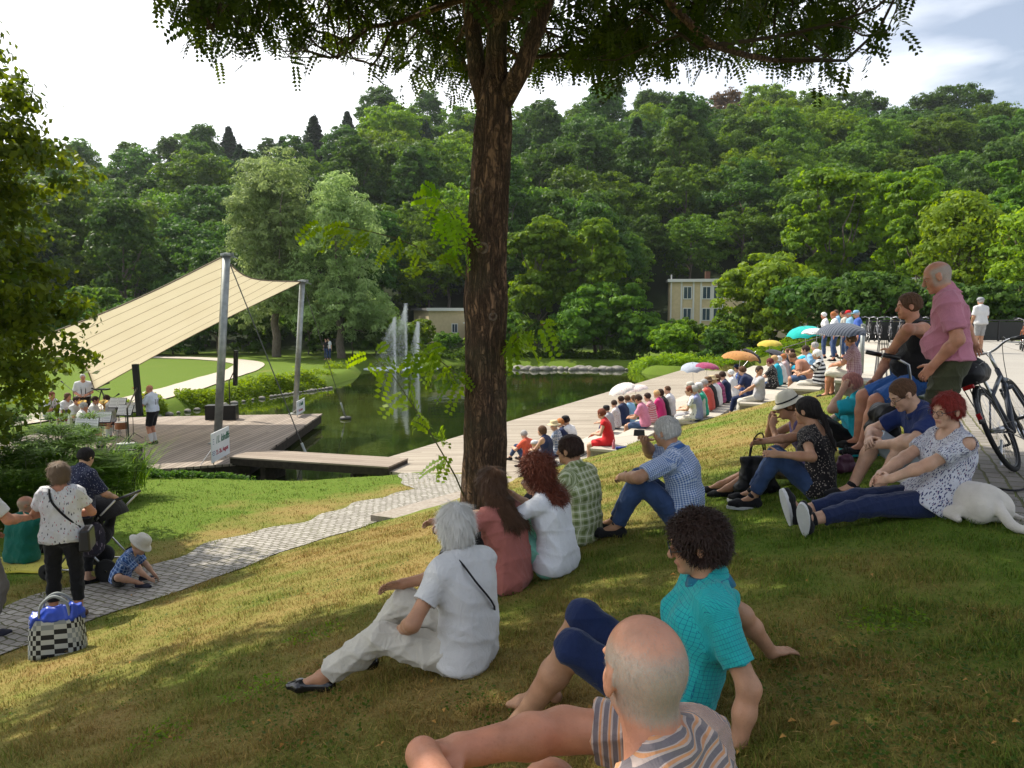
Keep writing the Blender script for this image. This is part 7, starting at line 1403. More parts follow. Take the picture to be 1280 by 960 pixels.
for k in range(3): a = k * 2.09; b = MB(); b.tube([(.12 * math.cos(a), .12 * math.sin(a), .45), (.24 * math.cos(a), .24 * math.sin(a), 0)], .010, 5); b.build('leg', METAL, t)
# ---- fountain
def fountain():
    cx_, cyy, _ = at(500, 461, ZW); t = empty('fountain', (cx_, cyy, ZW), 0, 'white three-jet water fountain rising from the pond', 'fountain'); r = np.random.default_rng(4)
    wm = bpy.data.materials.new('water_spray'); wm.use_nodes = True; tr = wm.node_tree; b_ = tr.nodes['Principled BSDF']; b_.inputs['Base Color'].default_value = (.95, .97, .98, 1); b_.inputs['Roughness'].default_value = .25; ts = nd(tr, 'ShaderNodeBsdfTranslucent'); ts.inputs[0].default_value = (1, 1, 1, 1); ms = nd(tr, 'ShaderNodeMixShader'); ms.inputs[0].default_value = .6
    tr.links.new(b_.outputs[0], ms.inputs[1]); tr.links.new(ts.outputs[0], ms.inputs[2]); tr.links.new(ms.outputs[0], tr.nodes['Material Output'].inputs[0])
    for (px, ytop, drift) in ((494, 396, -1.0), (508, 379, -.8), (523, 402, -.35)):
        x0 = atd(px, 455, cyy)[0] - cx_; H = (atd(px, ytop, cyy)[2] - ZW); P_ = []; S_ = []
        n = 1600; h = r.uniform(0, 1, n) ** .8; P_.append(np.stack([x0 + r.normal(size=n) * .035 * (1.2 + h), r.normal(size=n) * .035 * (1.2 + h), h * H], 1)); S_.append(np.full(n, .011))
        n = 10000; vt = r.uniform(0, 1, n); sp = r.uniform(.02, 1, n) ** 1.4; a = r.uniform(0, 6.28, n); fall = vt ** 2; out = sp * (.15 + .75 * vt)
        P_.append(np.stack([x0 + np.cos(a) * out * .34 + drift * vt * sp * 1.5 + r.normal(size=n) * .05, np.sin(a) * out * .5, H * (.97 - fall * .95) * (1 - .28 * sp * r.uniform(.3, 1, n))], 1)); S_.append(r.uniform(.003, .009, n))
        P_ = np.concatenate(P_); S_ = np.concatenate(S_); n = len(P_); N = r.normal(size=(n, 3)) * .5 + np.array([0, -1, 0]); N /= np.linalg.norm(N, axis=1, keepdims=True); A_ = np.array([[0, 0, 1.]]) + r.normal(size=(n, 3)) * .15; B2 = np.cross(N, A_); s_ = S_[:, None]
        V = np.stack([P_ - A_ * s_ * 2.4, P_ - B2 * s_, P_ + A_ * s_ * 2.4, P_ + B2 * s_], 1).reshape(-1, 3); link('water_jet', npmesh('water_jet', V, np.arange(n * 4).reshape(-1, 4)), wm, t)
    b = MB(); V = []; prof = [(2.9, .0), (2.85, .05), (2.3, .07), (.02, .08)]; b.lathe(prof, (0, 0, .0), 40, Matrix.Diagonal((1, .55, 1))); b.build('foam_ring', mat('foam', (.62, .68, .68), rough=.5, bump=.8, bscale=6, noise=.2, nscale=4), t, True)
    b = MB(); [b.lathe([(.06, -.1), (.06, .16), (.03, .2)], (atd(px, 455, cyy)[0] - cx_, 0, 0), 8) for px in (494, 508, 523)]; b.build('nozzles', GALV, t)
fountain()
# ---- stones on the banks
STONE = mat('bank_boulders', (.16, .15, .13), rough=.9, nscale=4, col2=(.34, .32, .28), bump=.5, bscale=14)
def stone(x, y, z, s, seed, lab, grp):
    r = random.Random(seed); b = MB(); b.sphere((0, 0, 0), 1, 6); V = [Vector(v) for v in b.v]; b.v = [tuple(Vector((v.x * s * 1.3, v.y * s * .8, v.z * s * .62)) * (1 + .22 * mnoise.noise(v * 1.3 + Vector((seed, 0, 0))))) for v in V]
    o = b.build('boulder', STONE, None, True, loc=(x, y, z)); o.rotation_euler = (0, 0, r.uniform(0, 3)); tag(o, lab, 'boulder', grp)
for i in range(26):
    px = 645 + i * 5.6 + random.uniform(-2, 2); x, y, _ = at(px, 462.5 + random.uniform(-.7, .7), ZW); w_ = ('small', 'wide', 'tall', 'squat')[i % 4]; stone(x, y, ZW + .06, random.choice((.18, .26, .34, .42)) * random.uniform(.8, 1.1), i, f'{w_} boulder on the far bank, {ORD[i // 4]} of its kind from left', 'boulders on the far bank')
for i in range(30):
    f = i / 29; px, py = np.interp(f, [0, .45, 1], [188, 340, 413]), np.interp(f, [0, .45, 1], [520, 494, 483.5]); x, y, _ = at(px, py, ZW + .1); w_ = ('small', 'flat', 'grey')[i % 3]; stone(x, y, ZW + .05, random.uniform(.06, .15), 50 + i, f'{w_} stone on the curved left bank, {ORD[i // 3]} of its kind from left', 'stones on the left bank')
# ---- curved path and lawn features on the far left
b = MB(); pts = [(-18.5, 22), (-16.9, 28), (-16.2, 33), (-16.3, 38), (-16.9, 44), (-17.7, 51), (-20, 57.5), (-26, 62.5), (-38, 65)]; cr = catmull([(p[0], p[1], 0) for p in pts], 8); V = []; Fq = []
for i, p in enumerate(cr):
    tn = (cr[min(i + 1, len(cr) - 1)] - cr[max(i - 1, 0)]).normalized(); s_ = Vector((-tn.y, tn.x, 0)) * 1.05
    for k in range(5): q = p + s_ * (k / 2 - 1); V.append((q.x, q.y, float(ground(np.array([q.x]), np.array([q.y]))[0]) + .05))
for i in range(len(cr) - 1):
    for k in range(4): a = i * 5 + k; Fq.append((a, a + 1, a + 6, a + 5))
tag(link('path', npmesh('path', V, Fq), mat('pale_gravel_path', (.38, .32, .25), rough=.95, nscale=30, col2=(.55, .49, .41)), smooth=True), kind='structure')
# ---- buildings
WALL = mat('cream_render_wall', (.60, .49, .31), rough=.9, noise=.06, nscale=3); WHT = plainm('white_frame', (.68, .68, .66), rough=.6); ROOF = mat('grey_roof_felt', (.14, .14, .14), rough=.9); PANE = plainm('window_glass', (.05, .08, .12), rough=.06, spec=.8)
def building(p0, p1, depth, z0, z1, lab, wins, name='building', pil=()):
    a, c = np.array(p0), np.array(p1); d = c - a; L_ = float(np.linalg.norm(d)); t = empty(name, (a[0], a[1], z0), math.atan2(d[1], d[0]), lab, 'building'); H = z1 - z0
    b = MB(); b.box((L_ / 2, depth / 2, H / 2), (L_, depth, H)); b.build('wall', WALL, t); b = MB(); b.box((L_ / 2, depth / 2, H + .12), (L_ + .5, depth + .5, .24)); rf = b.build('roof', ROOF, t)
    b = MB(); b.box((L_ / 2, -.27, H + .10), (L_ + .54, .05, .3)); b.build('fascia', WHT, rf)
    for (x, zc_, w_, h_) in wins:
        b = MB(); f = .09
        for q in (-1, 1): b.box((x + q * (w_ / 2 + f / 2), -.03, zc_), (f, .08, h_ + 2 * f)); b.box((x, -.03, zc_ + q * (h_ / 2 + f / 2)), (w_, .08, f))
        b.box((x, -.03, zc_), (.05, .06, h_)); wo_ = b.build('window', WHT, t); b = MB(); b.box((x, -.005, zc_), (w_, .02, h_)); b.build('pane', PANE, wo_)
    for x in pil: b = MB(); b.box((x, -.045, H / 2), (.16, .09, H)); b.build('pilaster', WHT, t)
    return t
def bx(px, d): return atd(px, 400, d)[:2]
zt = atd(870, 352, 80)[2]; ww = []
for x in (1.75, 3.65, 4.75, 8.0, 10.2, 11.4): ww += [(x, 5.7, .72, 1.15), (x, 3.5, .72, 1.15)]
tb = building(bx(837, 80), bx(1290, 75), 4, -3.9, zt, 'cream flat-roofed two-storey building behind the trees on the right', ww, pil=(1.15, 2.35, 3.1, 4.2, 5.3, 7.3, 8.7, 9.6, 12.2))
for x in (4.2, 9.4): b = MB(); b.box((x * .93, 2, zt + 3.9 + .6), (.5, .5, 1.0)); b.build('chimney', mat('brown_brick', (.16, .08, .05), rough=.9), tb)
b = MB(); b.tube([(.1, -.1, 0), (.1, -.1, zt + 4.6)], .07, 6); b.build('drainpipe', WHT, tb)
zt2 = atd(560, 388, 80)[2]; building(bx(536, 78), bx(600, 80), 6, -3.7, zt2, 'small cream flat-roofed hut behind the fountain', [(2.7, 1.9, .5, .8)], 'hut')
b = MB(); b.box((0, 0, .9), (13, .2, 1.6)); x, y = bx(662, 78); tg = empty('shed', (x, y, -3.0), 0, 'low reddish-brown shed just right of the big trunk', 'building'); b.build('wall', mat('reddish_boarding', (.30, .12, .07), rough=.8), tg); b = MB(); b.box((0, 0, 1.75), (13.3, 1.2, .1)); b.build('roof', WHT, tg)
x, y = bx(1251, 60); b = MB(); b.lathe([(.62, 0), (.55, 3), (.42, 8.2), (.5, 8.3), (.5, 8.7)], (0, 0, 0), 14); t = empty('chimney_stack', (x, y, -2.8), 0, 'reddish brick chimney stack rising behind the hornbeams', 'chimney'); b.build('stack', mat('old_red_brick', (.30, .13, .09), rough=.9, noise=.2, nscale=8), t, True)
# ---- railing with low wall at the far side of the plaza
x0, y0 = bx(1085, 33.8); x1 = bx(1500, 33.8)[0]; t = empty('railing', (x0, 33.9, ZPL), 0, 'dark metal railing along the far side of the plaza', 'railing'); b = MB(); b.box(((x1 - x0) / 2, 0, .92), (x1 - x0, .05, .06)); b.build('top_rail', BLACKP, t)
b = MB(); b.box(((x1 - x0) / 2, 0, .45), (x1 - x0, .02, .80)); b.build('mesh_panel', mat('dark_mesh_panel', (.03, .032, .03), rough=.7, bump=.6, bscale=120), t)
for i in range(11): b = MB(); b.box((i * (x1 - x0) / 10, 0, .47), (.06, .07, .95)); b.build('post', BLACKP, t)
# handrail down the planted slope at the end of the steps
a, c = xy(50.6, -5.5), xy(50.6, .4); t = empty('handrail', (a[0], a[1], -2.4), 0, 'long dark handrail sloping up at the far end of the seating steps', 'handrail'); za, zb_ = -2.35, -.35; b = MB(); b.tube([(0, 0, za + 2.4 + .0), (c[0] - a[0], c[1] - a[1], zb_ + 2.4)], .035, 6); b.build('rail', BLACKP, t)
for f in (0, .33, .66, 1): b = MB(); q = ((c[0] - a[0]) * f, (c[1] - a[1]) * f); zz = za + (zb_ - za) * f + 2.4; b.tube([(q[0], q[1], zz), (q[0], q[1], zz - 1.3)], .03, 6); b.build('post', BLACKP, t)
x, y, _ = atd(1078, 430, 16.5); b = MB(); b.tube([(0, 0, 0), (0, 0, 1.02)], .045, 10); t = empty('bollard', (x, y, ZPL + .01), 0, 'grey steel bollard post at the plaza edge beside the striped umbrella', 'bollard'); b.build('post', GALV, t, True); b = MB(); b.lathe([(.05, 1.0), (.05, 1.05), (.005, 1.06)], (0, 0, 0), 10); b.build('cap', GALV, t)
# ---- umbrellas
def umbrella(p, Rr, cm, lab, tilt=(0, 0), pole=1.05, panel=8, grp='umbrellas held over the listeners'):
    Rr *= .82; t = empty('umbrella', p, 0, lab, 'umbrella', grp); t.rotation_euler = (R(tilt[0]), R(tilt[1]), random.uniform(0, 1)); V = []; Fs = []; nr = 7; H = Rr * .42
    for i in range(nr + 1):
        f = i / nr
        for k in range(panel * 4):
            a = 2 * math.pi * k / (panel * 4); sc_ = 1 - .09 * f * (1 - abs(((k % 4) / 4) - 0) * 0) * math.sin(math.pi * (k % 4) / 4); V.append((math.cos(a) * Rr * math.sin(f * 1.35) / math.sin(1.35) * sc_, math.sin(a) * Rr * math.sin(f * 1.35) / math.sin(1.35) * sc_, H * (math.cos(f * 1.35) - math.cos(1.35)) / (1 - math.cos(1.35)) + .03 * f * math.sin(math.pi * (k % 4) / 4)))
    n = panel * 4
    for i in range(nr):
        for k in range(n): Fs.append((i * n + k, i * n + (k + 1) % n, (i + 1) * n + (k + 1) % n, (i + 1) * n + k))
    me = npmesh('canopy', V, Fs, {'rest': np.array(V)}); link('canopy', me, cm, t, True); b = MB(); b.tube([(0, 0, H + .07), (0, 0, H - pole)], .009, 6); b.build('shaft', METAL, t)
    b = MB(); b.tube(catmull([(0, 0, H - pole), (0, 0, H - pole - .08), (.03, 0, H - pole - .11), (.06, 0, H - pole - .08)]), .014, 6); b.build('handle', BLACKP, t)
    for k in range(panel): a = 2 * math.pi * k / panel; b = MB(); b.tube([(0, 0, H - .03), (math.cos(a) * Rr * .55, math.sin(a) * Rr * .55, H * .70), (math.cos(a) * Rr * .98, math.sin(a) * Rr * .98, .0)], .004, 4); b.build('rib', METAL, t)
    return t
def ump(px, py, d): return atd(px, py, d)
def ucloth(c): return cloth('plain', c)
umbrella(ump(1052, 417, 15.6), .60, cloth('vstripes', (.05, .06, .085), (.12, .135, .17), s=.05), 'big dark grey-blue striped umbrella over the man in the pink checked shirt', (4, -6), 1.0)
umbrella(ump(1006, 418, 22.0), .62, ucloth((.01, .38, .34)), 'sea-green umbrella left of the patterned white one', (3, -14), 1.0)
umbrella(ump(1021, 419, 20.5), .52, cloth('print', (.62, .62, .62), (.16, .16, .17), s=.03), 'white umbrella with a fine dark pattern behind the striped one', (2, 4), 1.0)
umbrella(ump(962, 432, 27.0), .55, ucloth((.46, .36, .05)), 'small yellow umbrella in the distance', (0, -4), 1.0)
umbrella(ump(925, 449, 24.0), .72, cloth('floral', (.42, .20, .06), (.20, .07, .03), s=.12), 'orange patterned umbrella over the middle step', (4, 3), 1.0)
umbrella(ump(939, 446, 26.0), .50, BLACKC, 'black umbrella tilted beside the orange one', (8, 38), .9)
umbrella(ump(974, 448, 24.0), .62, ucloth((.03, .032, .04)), 'dark charcoal umbrella over the fourth step', (8, 24), .95)
umbrella(ump(884, 460, 30.0), .60, cloth('floral', (.30, .05, .12), (.14, .02, .06), s=.1), 'wine-purple umbrella at the far end of the middle step', (5, 5), 1.0)
umbrella(ump(866, 461, 31.0), .62, ucloth((.34, .38, .44)), 'pale grey-blue umbrella left of the purple one', (5, -16), 1.0)
umbrella(ump(778, 488, 25.5), .58, cloth('dots', (.66, .62, .58), (.50, .20, .22), s=.06), 'white flowered umbrella low over the lowest step', (-6, -22), .85)
umbrella(ump(794, 489, 26.5), .60, cloth('floral', (.60, .52, .50), (.30, .05, .08), s=.06), 'pink and red flowered umbrella behind the white flowered one', (-4, -12), .85)
# ---- bicycles
def wheel(parent, c, name='wheel', rr=.345, spokes=28):
    b = MB(); ring = [(c[0] + rr * math.cos(a), c[1], c[2] + rr * math.sin(a)) for a in np.linspace(0, 2 * math.pi, 48, endpoint=False)]; b.tube(ring, .021, 8, closed=True); wo_ = b.build(name, plainm('rubber_tyre', (.015, .015, .015), rough=.8), parent, True)
    b = MB(); ring = [(c[0] + (rr - .026) * math.cos(a), c[1], c[2] + (rr - .026) * math.sin(a)) for a in np.linspace(0, 2 * math.pi, 48, endpoint=False)]; b.tube(ring, .011, 6, closed=True); b.build('rim', plainm('dark_rim', (.06, .06, .065), rough=.35, metal=.8), wo_, True)
    b = MB()
    for k in range(spokes): a = 2 * math.pi * k / spokes; s_ = 1 if k % 2 else -1; b.tube([(c[0] + .02 * math.cos(a + 1.2), c[1] + .025 * s_, c[2] + .02 * math.sin(a + 1.2)), (c[0] + (rr - .03) * math.cos(a), c[1], c[2] + (rr - .03) * math.sin(a))], .0013, 3, caps=False)
    b.build('spokes', METAL, wo_); b = MB(); b.tube([(c[0], c[1] - .05, c[2]), (c[0], c[1] + .05, c[2])], .022, 10); b.build('hub', METAL, wo_, True); return wo_
def bicycle(p, yaw, leanx, lab, paint=(.02, .025, .04), detail=True, grp=None):
    t = empty('bicycle', p, 0, lab, 'bicycle', grp); t.rotation_euler = (R(leanx), 0, R(yaw)); FR = plainm('bike_paint', paint, rough=.3, spec=.6); z = .365
    wheel(t, (0, 0, z), spokes=28 if detail else 8); wheel(t, (1.08, 0, z), spokes=28 if detail else 8)
    bbk, seat, head_, fork = (.44, 0, .29), (.27, 0, .80), (.90, 0, .86), (1.08, 0, z); b = MB(); b.tube([bbk, (.30, 0, .70)], .020, 8); b.tube([(.31, 0, .64), (.88, 0, .78)], .019, 8); b.tube([bbk, (.92, 0, .70)], .026, 8); b.tube([(.93, 0, .66), head_], .022, 8)
    for s_ in (-1, 1): b.tube([(.30, .01 * s_, .66), (0, .06 * s_, z)], .009, 6); b.tube([bbk, (0, .06 * s_, z)], .011, 6)
    b.build('frame', FR, t, True); b = MB()
    for s_ in (-1, 1): b.tube(catmull([(.93, .05 * s_, .64), (.98, .055 * s_, .52), (1.08, .055 * s_, z)]), .014, 6)
    b.tube([(.93, -.06, .66), (.93, .06, .66)], .018, 6); b.build('fork', FR, t, True)
    b = MB(); b.tube([(.30, 0, .66), seat], .014, 8); b.build('seatpost', METAL, t); B = Blob(); B.cap((.16, 0, .86), (.24, 0, .865), .062, .045, k=.03); B.cap((.24, 0, .865), (.40, 0, .855), .040, .018, k=.03); B.cap((.17, -.05, .86), (.17, .05, .86), .030, k=.03); link('saddle', B.mesh('saddle', .011, attrs=False), BLACKP, t, True)
    b = MB(); b.tube([head_, (.88, 0, 1.02)], .016, 8); b.tube(catmull([(.80, .30, 1.05), (.86, .18, 1.07), (.90, .05, 1.03), (.90, -.05, 1.03), (.86, -.18, 1.07), (.80, -.30, 1.05)]), .012, 8); hb = b.build('handlebar', METAL, t, True)
    for s_ in (-1, 1):
        b = MB(); b.tube([(.84, .22 * s_, 1.065), (.78, .33 * s_, 1.045)], .019, 8); b.build('grip', BLACKP, hb, True)
        b = MB(); b.tube([(.88, .17 * s_, 1.06), (.92, .22 * s_, 1.03), (.90, .30 * s_, 1.00)], .006, 5); b.build('brake_lever', METAL, hb)
        if detail: b = MB(); b.tube(catmull([(.90, .18 * s_, 1.06), (1.08, .12 * s_, 1.12), (1.12, .05 * s_, .95), (.99, .02 * s_, .72)]), .0035, 5); b.build('brake_cable', BLACKP, hb)
    b = MB(); b.lathe([(.09, -.008), (.095, 0), (.09, .008)], (.44, -.06, .29), 24, Matrix.Rotation(R(90), 3, 'X')); ch = b.build('chainring', METAL, t)
    for s_ in (-1, 1): b = MB(); b.tube([(.44, .07 * s_, .29), (.44 + .13 * s_, .09 * s_, .29 - .10 * s_)], .010, 6); b.box((.44 + .13 * s_, .14 * s_, .29 - .10 * s_), (.09, .09, .02)); b.build('pedal', BLACKP, ch)
    b = MB(); b.tube([(.44, -.06, .375), (0, -.06, z + .04)], .004, 4); b.tube([(.44, -.06, .20), (0, -.06, z - .04)], .004, 4); b.build('chain', plainm('chain_steel', (.1, .1, .1), rough=.5, metal=.8), t)
    for cx_ in (0, 1.08):
        b = MB(); a0_, a1_ = (-.15, 2.9) if cx_ == 0 else (.55, 2.9); pts = [(cx_ + .385 * math.cos(a), 0, z + .385 * math.sin(a)) for a in np.linspace(a0_, a1_, 18)]; b.tube(pts, .024, 6, flat=.25); b.build('mudguard', plainm('black_gloss', (.012, .012, .014), rough=.25, spec=.6), t, True)
    b = MB()
    for s_ in (-1, 1): b.tube([(-.28, .06 * s_, .785), (.16, .06 * s_, .785)], .006, 6); b.tube([(-.22, .06 * s_, .785), (0, .07 * s_, z)], .005, 5); b.tube([(-.02, .06 * s_, .785), (0, .07 * s_, z)], .005, 5)
    for q in (-.28, -.16, -.04, .08): b.tube([(q, -.06, .785), (q, .06, .785)], .005, 5)
    rk = b.build('rack', BLACKP, t)
    if detail:
        b = MB(); b.box((-.30, 0, .765), (.02, .09, .035)); b.build('rear_light', plainm('red_reflector', (.35, .01, .01), rough=.2, spec=.6), t, bevel=.008); b = MB(); b.box((-.375, 0, .52), (.015, .035, .05)); b.build('reflector', plainm('red_reflector', (.35, .01, .01)), t)
        b = MB(); b.tube([(.36, .09, .26), (.28, .17, -.02 + .05)], .010, 6); b.build('kickstand', METAL, t)
    return t
rb = at(1277, 592, ZPL); bk = bicycle((rb[0] - .07, rb[1] - .05, ZPL + .03), 47, -25, 'dark trekking bicycle leaning beside the man in the pink shirt')
tb = empty('rack_bag', tuple(bk.matrix_basis @ Vector((-.06, 0, .80))), 0, 'black padded bag strapped on the bicycle rack', 'bag'); tb.rotation_euler = bk.rotation_euler
B = Blob(); B.ell((0, 0, .10), (.20, .13, .11), k=.03); B.cap((-.14, -.04, .06), (.14, -.04, .06), .09, k=.04); B.cap((-.14, .04, .06), (.14, .04, .06), .09, k=.04); link('bag_body', B.mesh('bag_body', .013, folds=(.004, 22)), plainm('black_nylon', (.012, .012, .014), rough=.5), tb, True); b = MB(); b.tube(catmull([(-.10, 0, .19), (0, 0, .235), (.10, 0, .19)]), .008, 6); b.build('carry_handle', BLACKC, tb); b = MB(); b.tube([(-.19, -.1, .10), (0, -.135, .13), (.19, -.1, .10)], .004, 5); b.build('zip', METAL, tb)
x, y, _ = atd(1279, 420, 25.5); bicycle((x, y, ZPL + .01), 60, 4, 'orange bicycle parked at the right edge of the plaza', (.35, .09, .02), False)
for i in range(6): x, y, _ = atd(1086 + 13 * i, 425, 32.6); bicycle((x, y, ZPL + .01), 70 + 5 * math.sin(i * 2), 3, ['leftmost silver bicycle in the row by the far railing', 'second bicycle in the row by the far railing', 'third bicycle in the row by the far railing', 'fourth bicycle in the row by the far railing', 'fifth bicycle in the row, left of the man in the black vest', 'sixth bicycle in the row, hidden behind the black vest'][i], (.2, .2, .22), False, 'bicycles parked along the far railing')
# dark umbrella-like awning tip at the right edge is the raised tail of a trailer: a folded parasol on the orange bicycle
# ---- walking frame under the man in the vest
x, y = VEST; t = empty('walking_frame', (x, y, ZPL + .02), R(172), 'black wheeled walking frame used as a seat by the man in the vest', 'walking frame'); b = MB()
for s_ in (-1, 1): b.tube(catmull([(.30, .25 * s_, .10), (.10, .25 * s_, .50), (-.16, .25 * s_, .10)]), .013, 7); b.tube([(.10, .25 * s_, .50), (.16, .25 * s_, .84), (.30, .25 * s_, .92)], .013, 7)
b.tube([(.1, -.25, .50), (.1, .25, .50)], .012, 6); b.build('frame', METAL, t, True); b = MB(); b.box((0, 0, .515), (.34, .46, .035)); b.build('seat', BLACKP, t, bevel=.01)
for s_ in (-1, 1):
    b = MB(); b.tube([(.24, .25 * s_, .90), (.38, .25 * s_, .93)], .022, 8); b.build('grip', BLACKP, t, True)
    for q in (.30, -.18): b = MB(); b.lathe([(.03, -.015), (.09, -.018), (.1, 0), (.09, .018), (.03, .015)], (q, .25 * s_, .10), 18, Matrix.Rotation(R(90), 3, 'X')); b.build('wheel', BLACKP, t, True)
# ---- prams
def pram(p, yaw, lab, hood, seatc, s=1.0):
    t = empty('pram', p, R(yaw), lab, 'pram'); t.scale = (s, s, s); b = MB()
    for s_ in (-1, 1): b.tube([(.42, .24 * s_, .12), (-.38, .24 * s_, .16), ], .013, 6); b.tube([(.30, .24 * s_, .14), (-.10, .24 * s_, .62), (-.52, .24 * s_, 1.02)], .013, 6); b.tube([(-.36, .24 * s_, .16), (.05, .24 * s_, .56)], .012, 6)
    b.build('chassis', METAL, t, True); b = MB(); b.tube([(-.52, -.24, 1.02), (-.52, .24, 1.02)], .018, 8); b.build('push_bar', BLACKP, t, True)
    B = Blob(); B.cap((.22, -.12, .50), (.22, .12, .50), .08, k=.05); B.cap((-.10, -.12, .50), (-.10, .12, .50), .10, k=.05); B.cap((.22, 0, .50), (-.12, 0, .50), .13, k=.05); B.cap((-.14, -.12, .52), (-.24, -.12, .86), .06, k=.05); B.cap((-.14, .12, .52), (-.24, .12, .86), .06, k=.05); link('seat', B.mesh('seat', .02), seatc, t, True)
    V = []; Fs = []; 
    for i in range(9):
        a = R(20 + i * 15)
        for k in range(9): w_ = (k / 8 - .5) * .52; rr = .34 * (1 - .25 * abs(k / 4 - 1) ** 3); V.append((-.12 - math.cos(a) * rr * .9, w_, .66 + math.sin(a) * rr))
    for i in range(8):
        for k in range(8): a = i * 9 + k; Fs.append((a, a + 1, a + 10, a + 9))
    o = link('hood', npmesh('hood', V, Fs, {'rest': np.array(V)}), hood, t, True); so_ = o.modifiers.new('thick', 'SOLIDIFY'); so_.thickness = .012
    B = Blob(); B.cap((-.15, 0, .26), (.10, 0, .26), .13, k=.03); link('basket', B.mesh('basket', .02), BLACKC, t, True)
    for s_ in (-1, 1):
        for q, r_ in ((.42, .10), (-.38, .15)): b = MB(); b.lathe([(.02, -.02), (r_ * .8, -.02), (r_, -.012), (r_, .012), (r_ * .8, .02), (.02, .02)], (q, .27 * s_, r_), 20, Matrix.Rotation(R(90), 3, 'X')); b.build('wheel', plainm('rubber_tyre', (.015, .015, .015), rough=.8), t, True)
    return t
x, y = PRAMW; pram((x - .05, y + .35, gz(x, y + .35)), 172, 'black pram behind the standing woman with a flowered bag on its bar', BLACKC, BLACKC)
B = Blob(); B.ell((0, 0, .18), (.16, .10, .20), k=.04); B.cap((0, 0, .06), (0, 0, .12), .13, .12, k=.05); xw, yw = atd(113, 660, 9.0)[:2]; t = empty('tote_bag', (xw, yw, atd(113, 690, 9.0)[2]), .4, 'dark flowered rucksack hanging from the pram bar', 'bag'); link('bag_body', B.mesh('bag_body', .014, folds=(.008, 20)), cloth('floral', (.035, .03, .045), (.30, .24, .30), s=.06), t, True); b = MB()
for s_ in (-1, 1): b.tube(catmull([(.06 * s_, 0, .34), (.05 * s_, 0, .48), (.02 * s_, 0, .54)]), .010, 5)
b.build('straps', BLACKC, t)
x, y = xy(u_for(1000, -2.15, ROWS[3][1]) , -2.15); pram((x, y, ROWS[3][1] + .01), 170, 'turquoise pram standing between the umbrellas on the top step', cloth('plain', (.01, .34, .50)), cloth('plain', (.01, .30, .46)), .78)
x, y = GREENM; b = MB(); vs = [(-.8, -.35, 0), (.6, -.5, 0), (.75, .3, 0), (-.7, .45, 0)]; n_ = 10; V = []; Fs = []
for j in range(n_ + 1):
    for i in range(n_ + 1): u_, v_ = i / n_, j / n_; p = [(vs[0][k] * (1 - u_) + vs[1][k] * u_) * (1 - v_) + (vs[3][k] * (1 - u_) + vs[2][k] * u_) * v_ for k in (0, 1)]; X_, Y_ = x + .25 + p[0], y - .1 + p[1]; V.append((X_, Y_, gz(X_, Y_) + .022 + .006 * math.sin(i * 2.3 + j)))
for j in range(n_):
    for i in range(n_): a = j * (n_ + 1) + i; Fs.append((a, a + 1, a + n_ + 2, a + n_ + 1))
o = link('blanket', npmesh('blanket', V, Fs), cloth('plain', (.50, .44, .05)), None, True); so_ = o.modifiers.new('thick', 'SOLIDIFY'); so_.thickness = .008; tag(o, 'yellow blanket on the grass under the man in the green T-shirt', 'blanket')
# ---- checkered basket
bp_ = ong(60, 824); t = empty('basket', (bp_[0], bp_[1] + .15, gz(bp_[0], bp_[1] + .15)), R(14), 'woven bag in a black, grey and white checker pattern on the path', 'basket'); b = MB(); Wd, Dp, Hh = .44, .20, .33; V = []; Fs = []; rings = 8; per = [(-.5, -.5), (.5, -.5), (.5, .5), (-.5, .5)]; P_ = []
for i in range(rings + 1):
    f = i / rings; sw_ = 1 + .02 * math.sin(f * 3) - .10 * f
    for k in range(32):
        a = 2 * math.pi * k / 32; ex = lambda c: math.copysign(abs(c) ** .45, c); P_.append((ex(math.cos(a)) * Wd / 2 * sw_, ex(math.sin(a)) * Dp / 2 * (1 - .25 * f), f * Hh))
for i in range(rings):
    for k in range(32): Fs.append((i * 32 + k, i * 32 + (k + 1) % 32, (i + 1) * 32 + (k + 1) % 32, (i + 1) * 32 + k))
mi = [((k + i) % 2) * (2 if (k // 5 + i // 3) % 3 == 0 else 1) for i in range(rings) for k in range(32)]
o = link('bag_body', npmesh('bag_body', P_, Fs, mi=mi), [plainm('pale_strap', (.42, .43, .40)), plainm('black_strap', (.015, .015, .015)), plainm('grey_strap', (.22, .24, .24))], t); so_ = o.modifiers.new('thick', 'SOLIDIFY'); so_.thickness = .006
for s_ in (-1, 1): b = MB(); b.tube(catmull([(-.12, .06 * s_, Hh - .04), (-.10, .05 * s_, Hh + .12), (0, .04 * s_, Hh + .19), (.10, .05 * s_, Hh + .12), (.12, .06 * s_, Hh - .04)]), .009, 6, flat=1.5); b.build('carry_handle', plainm('grey_strap', (.22, .24, .24)), t, True)
B = Blob(); B.cap((-.14, 0, Hh - .02), (.14, 0, Hh + .02), .08, k=.03); B.cap((-.05, 0, Hh + .04), (.14, 0, Hh + .06), .05, k=.03); tb2 = empty('blue_bag', (bp_[0], bp_[1] + .15, gz(bp_[0], bp_[1] + .15)), R(14), 'crumpled shiny blue bag stuffed into the checkered basket', 'bag'); link('bag_body', B.mesh('bag_body', .012, folds=(.012, 26)), plainm('shiny_blue_fabric', (.01, .05, .42), rough=.35, spec=.5), tb2, True)
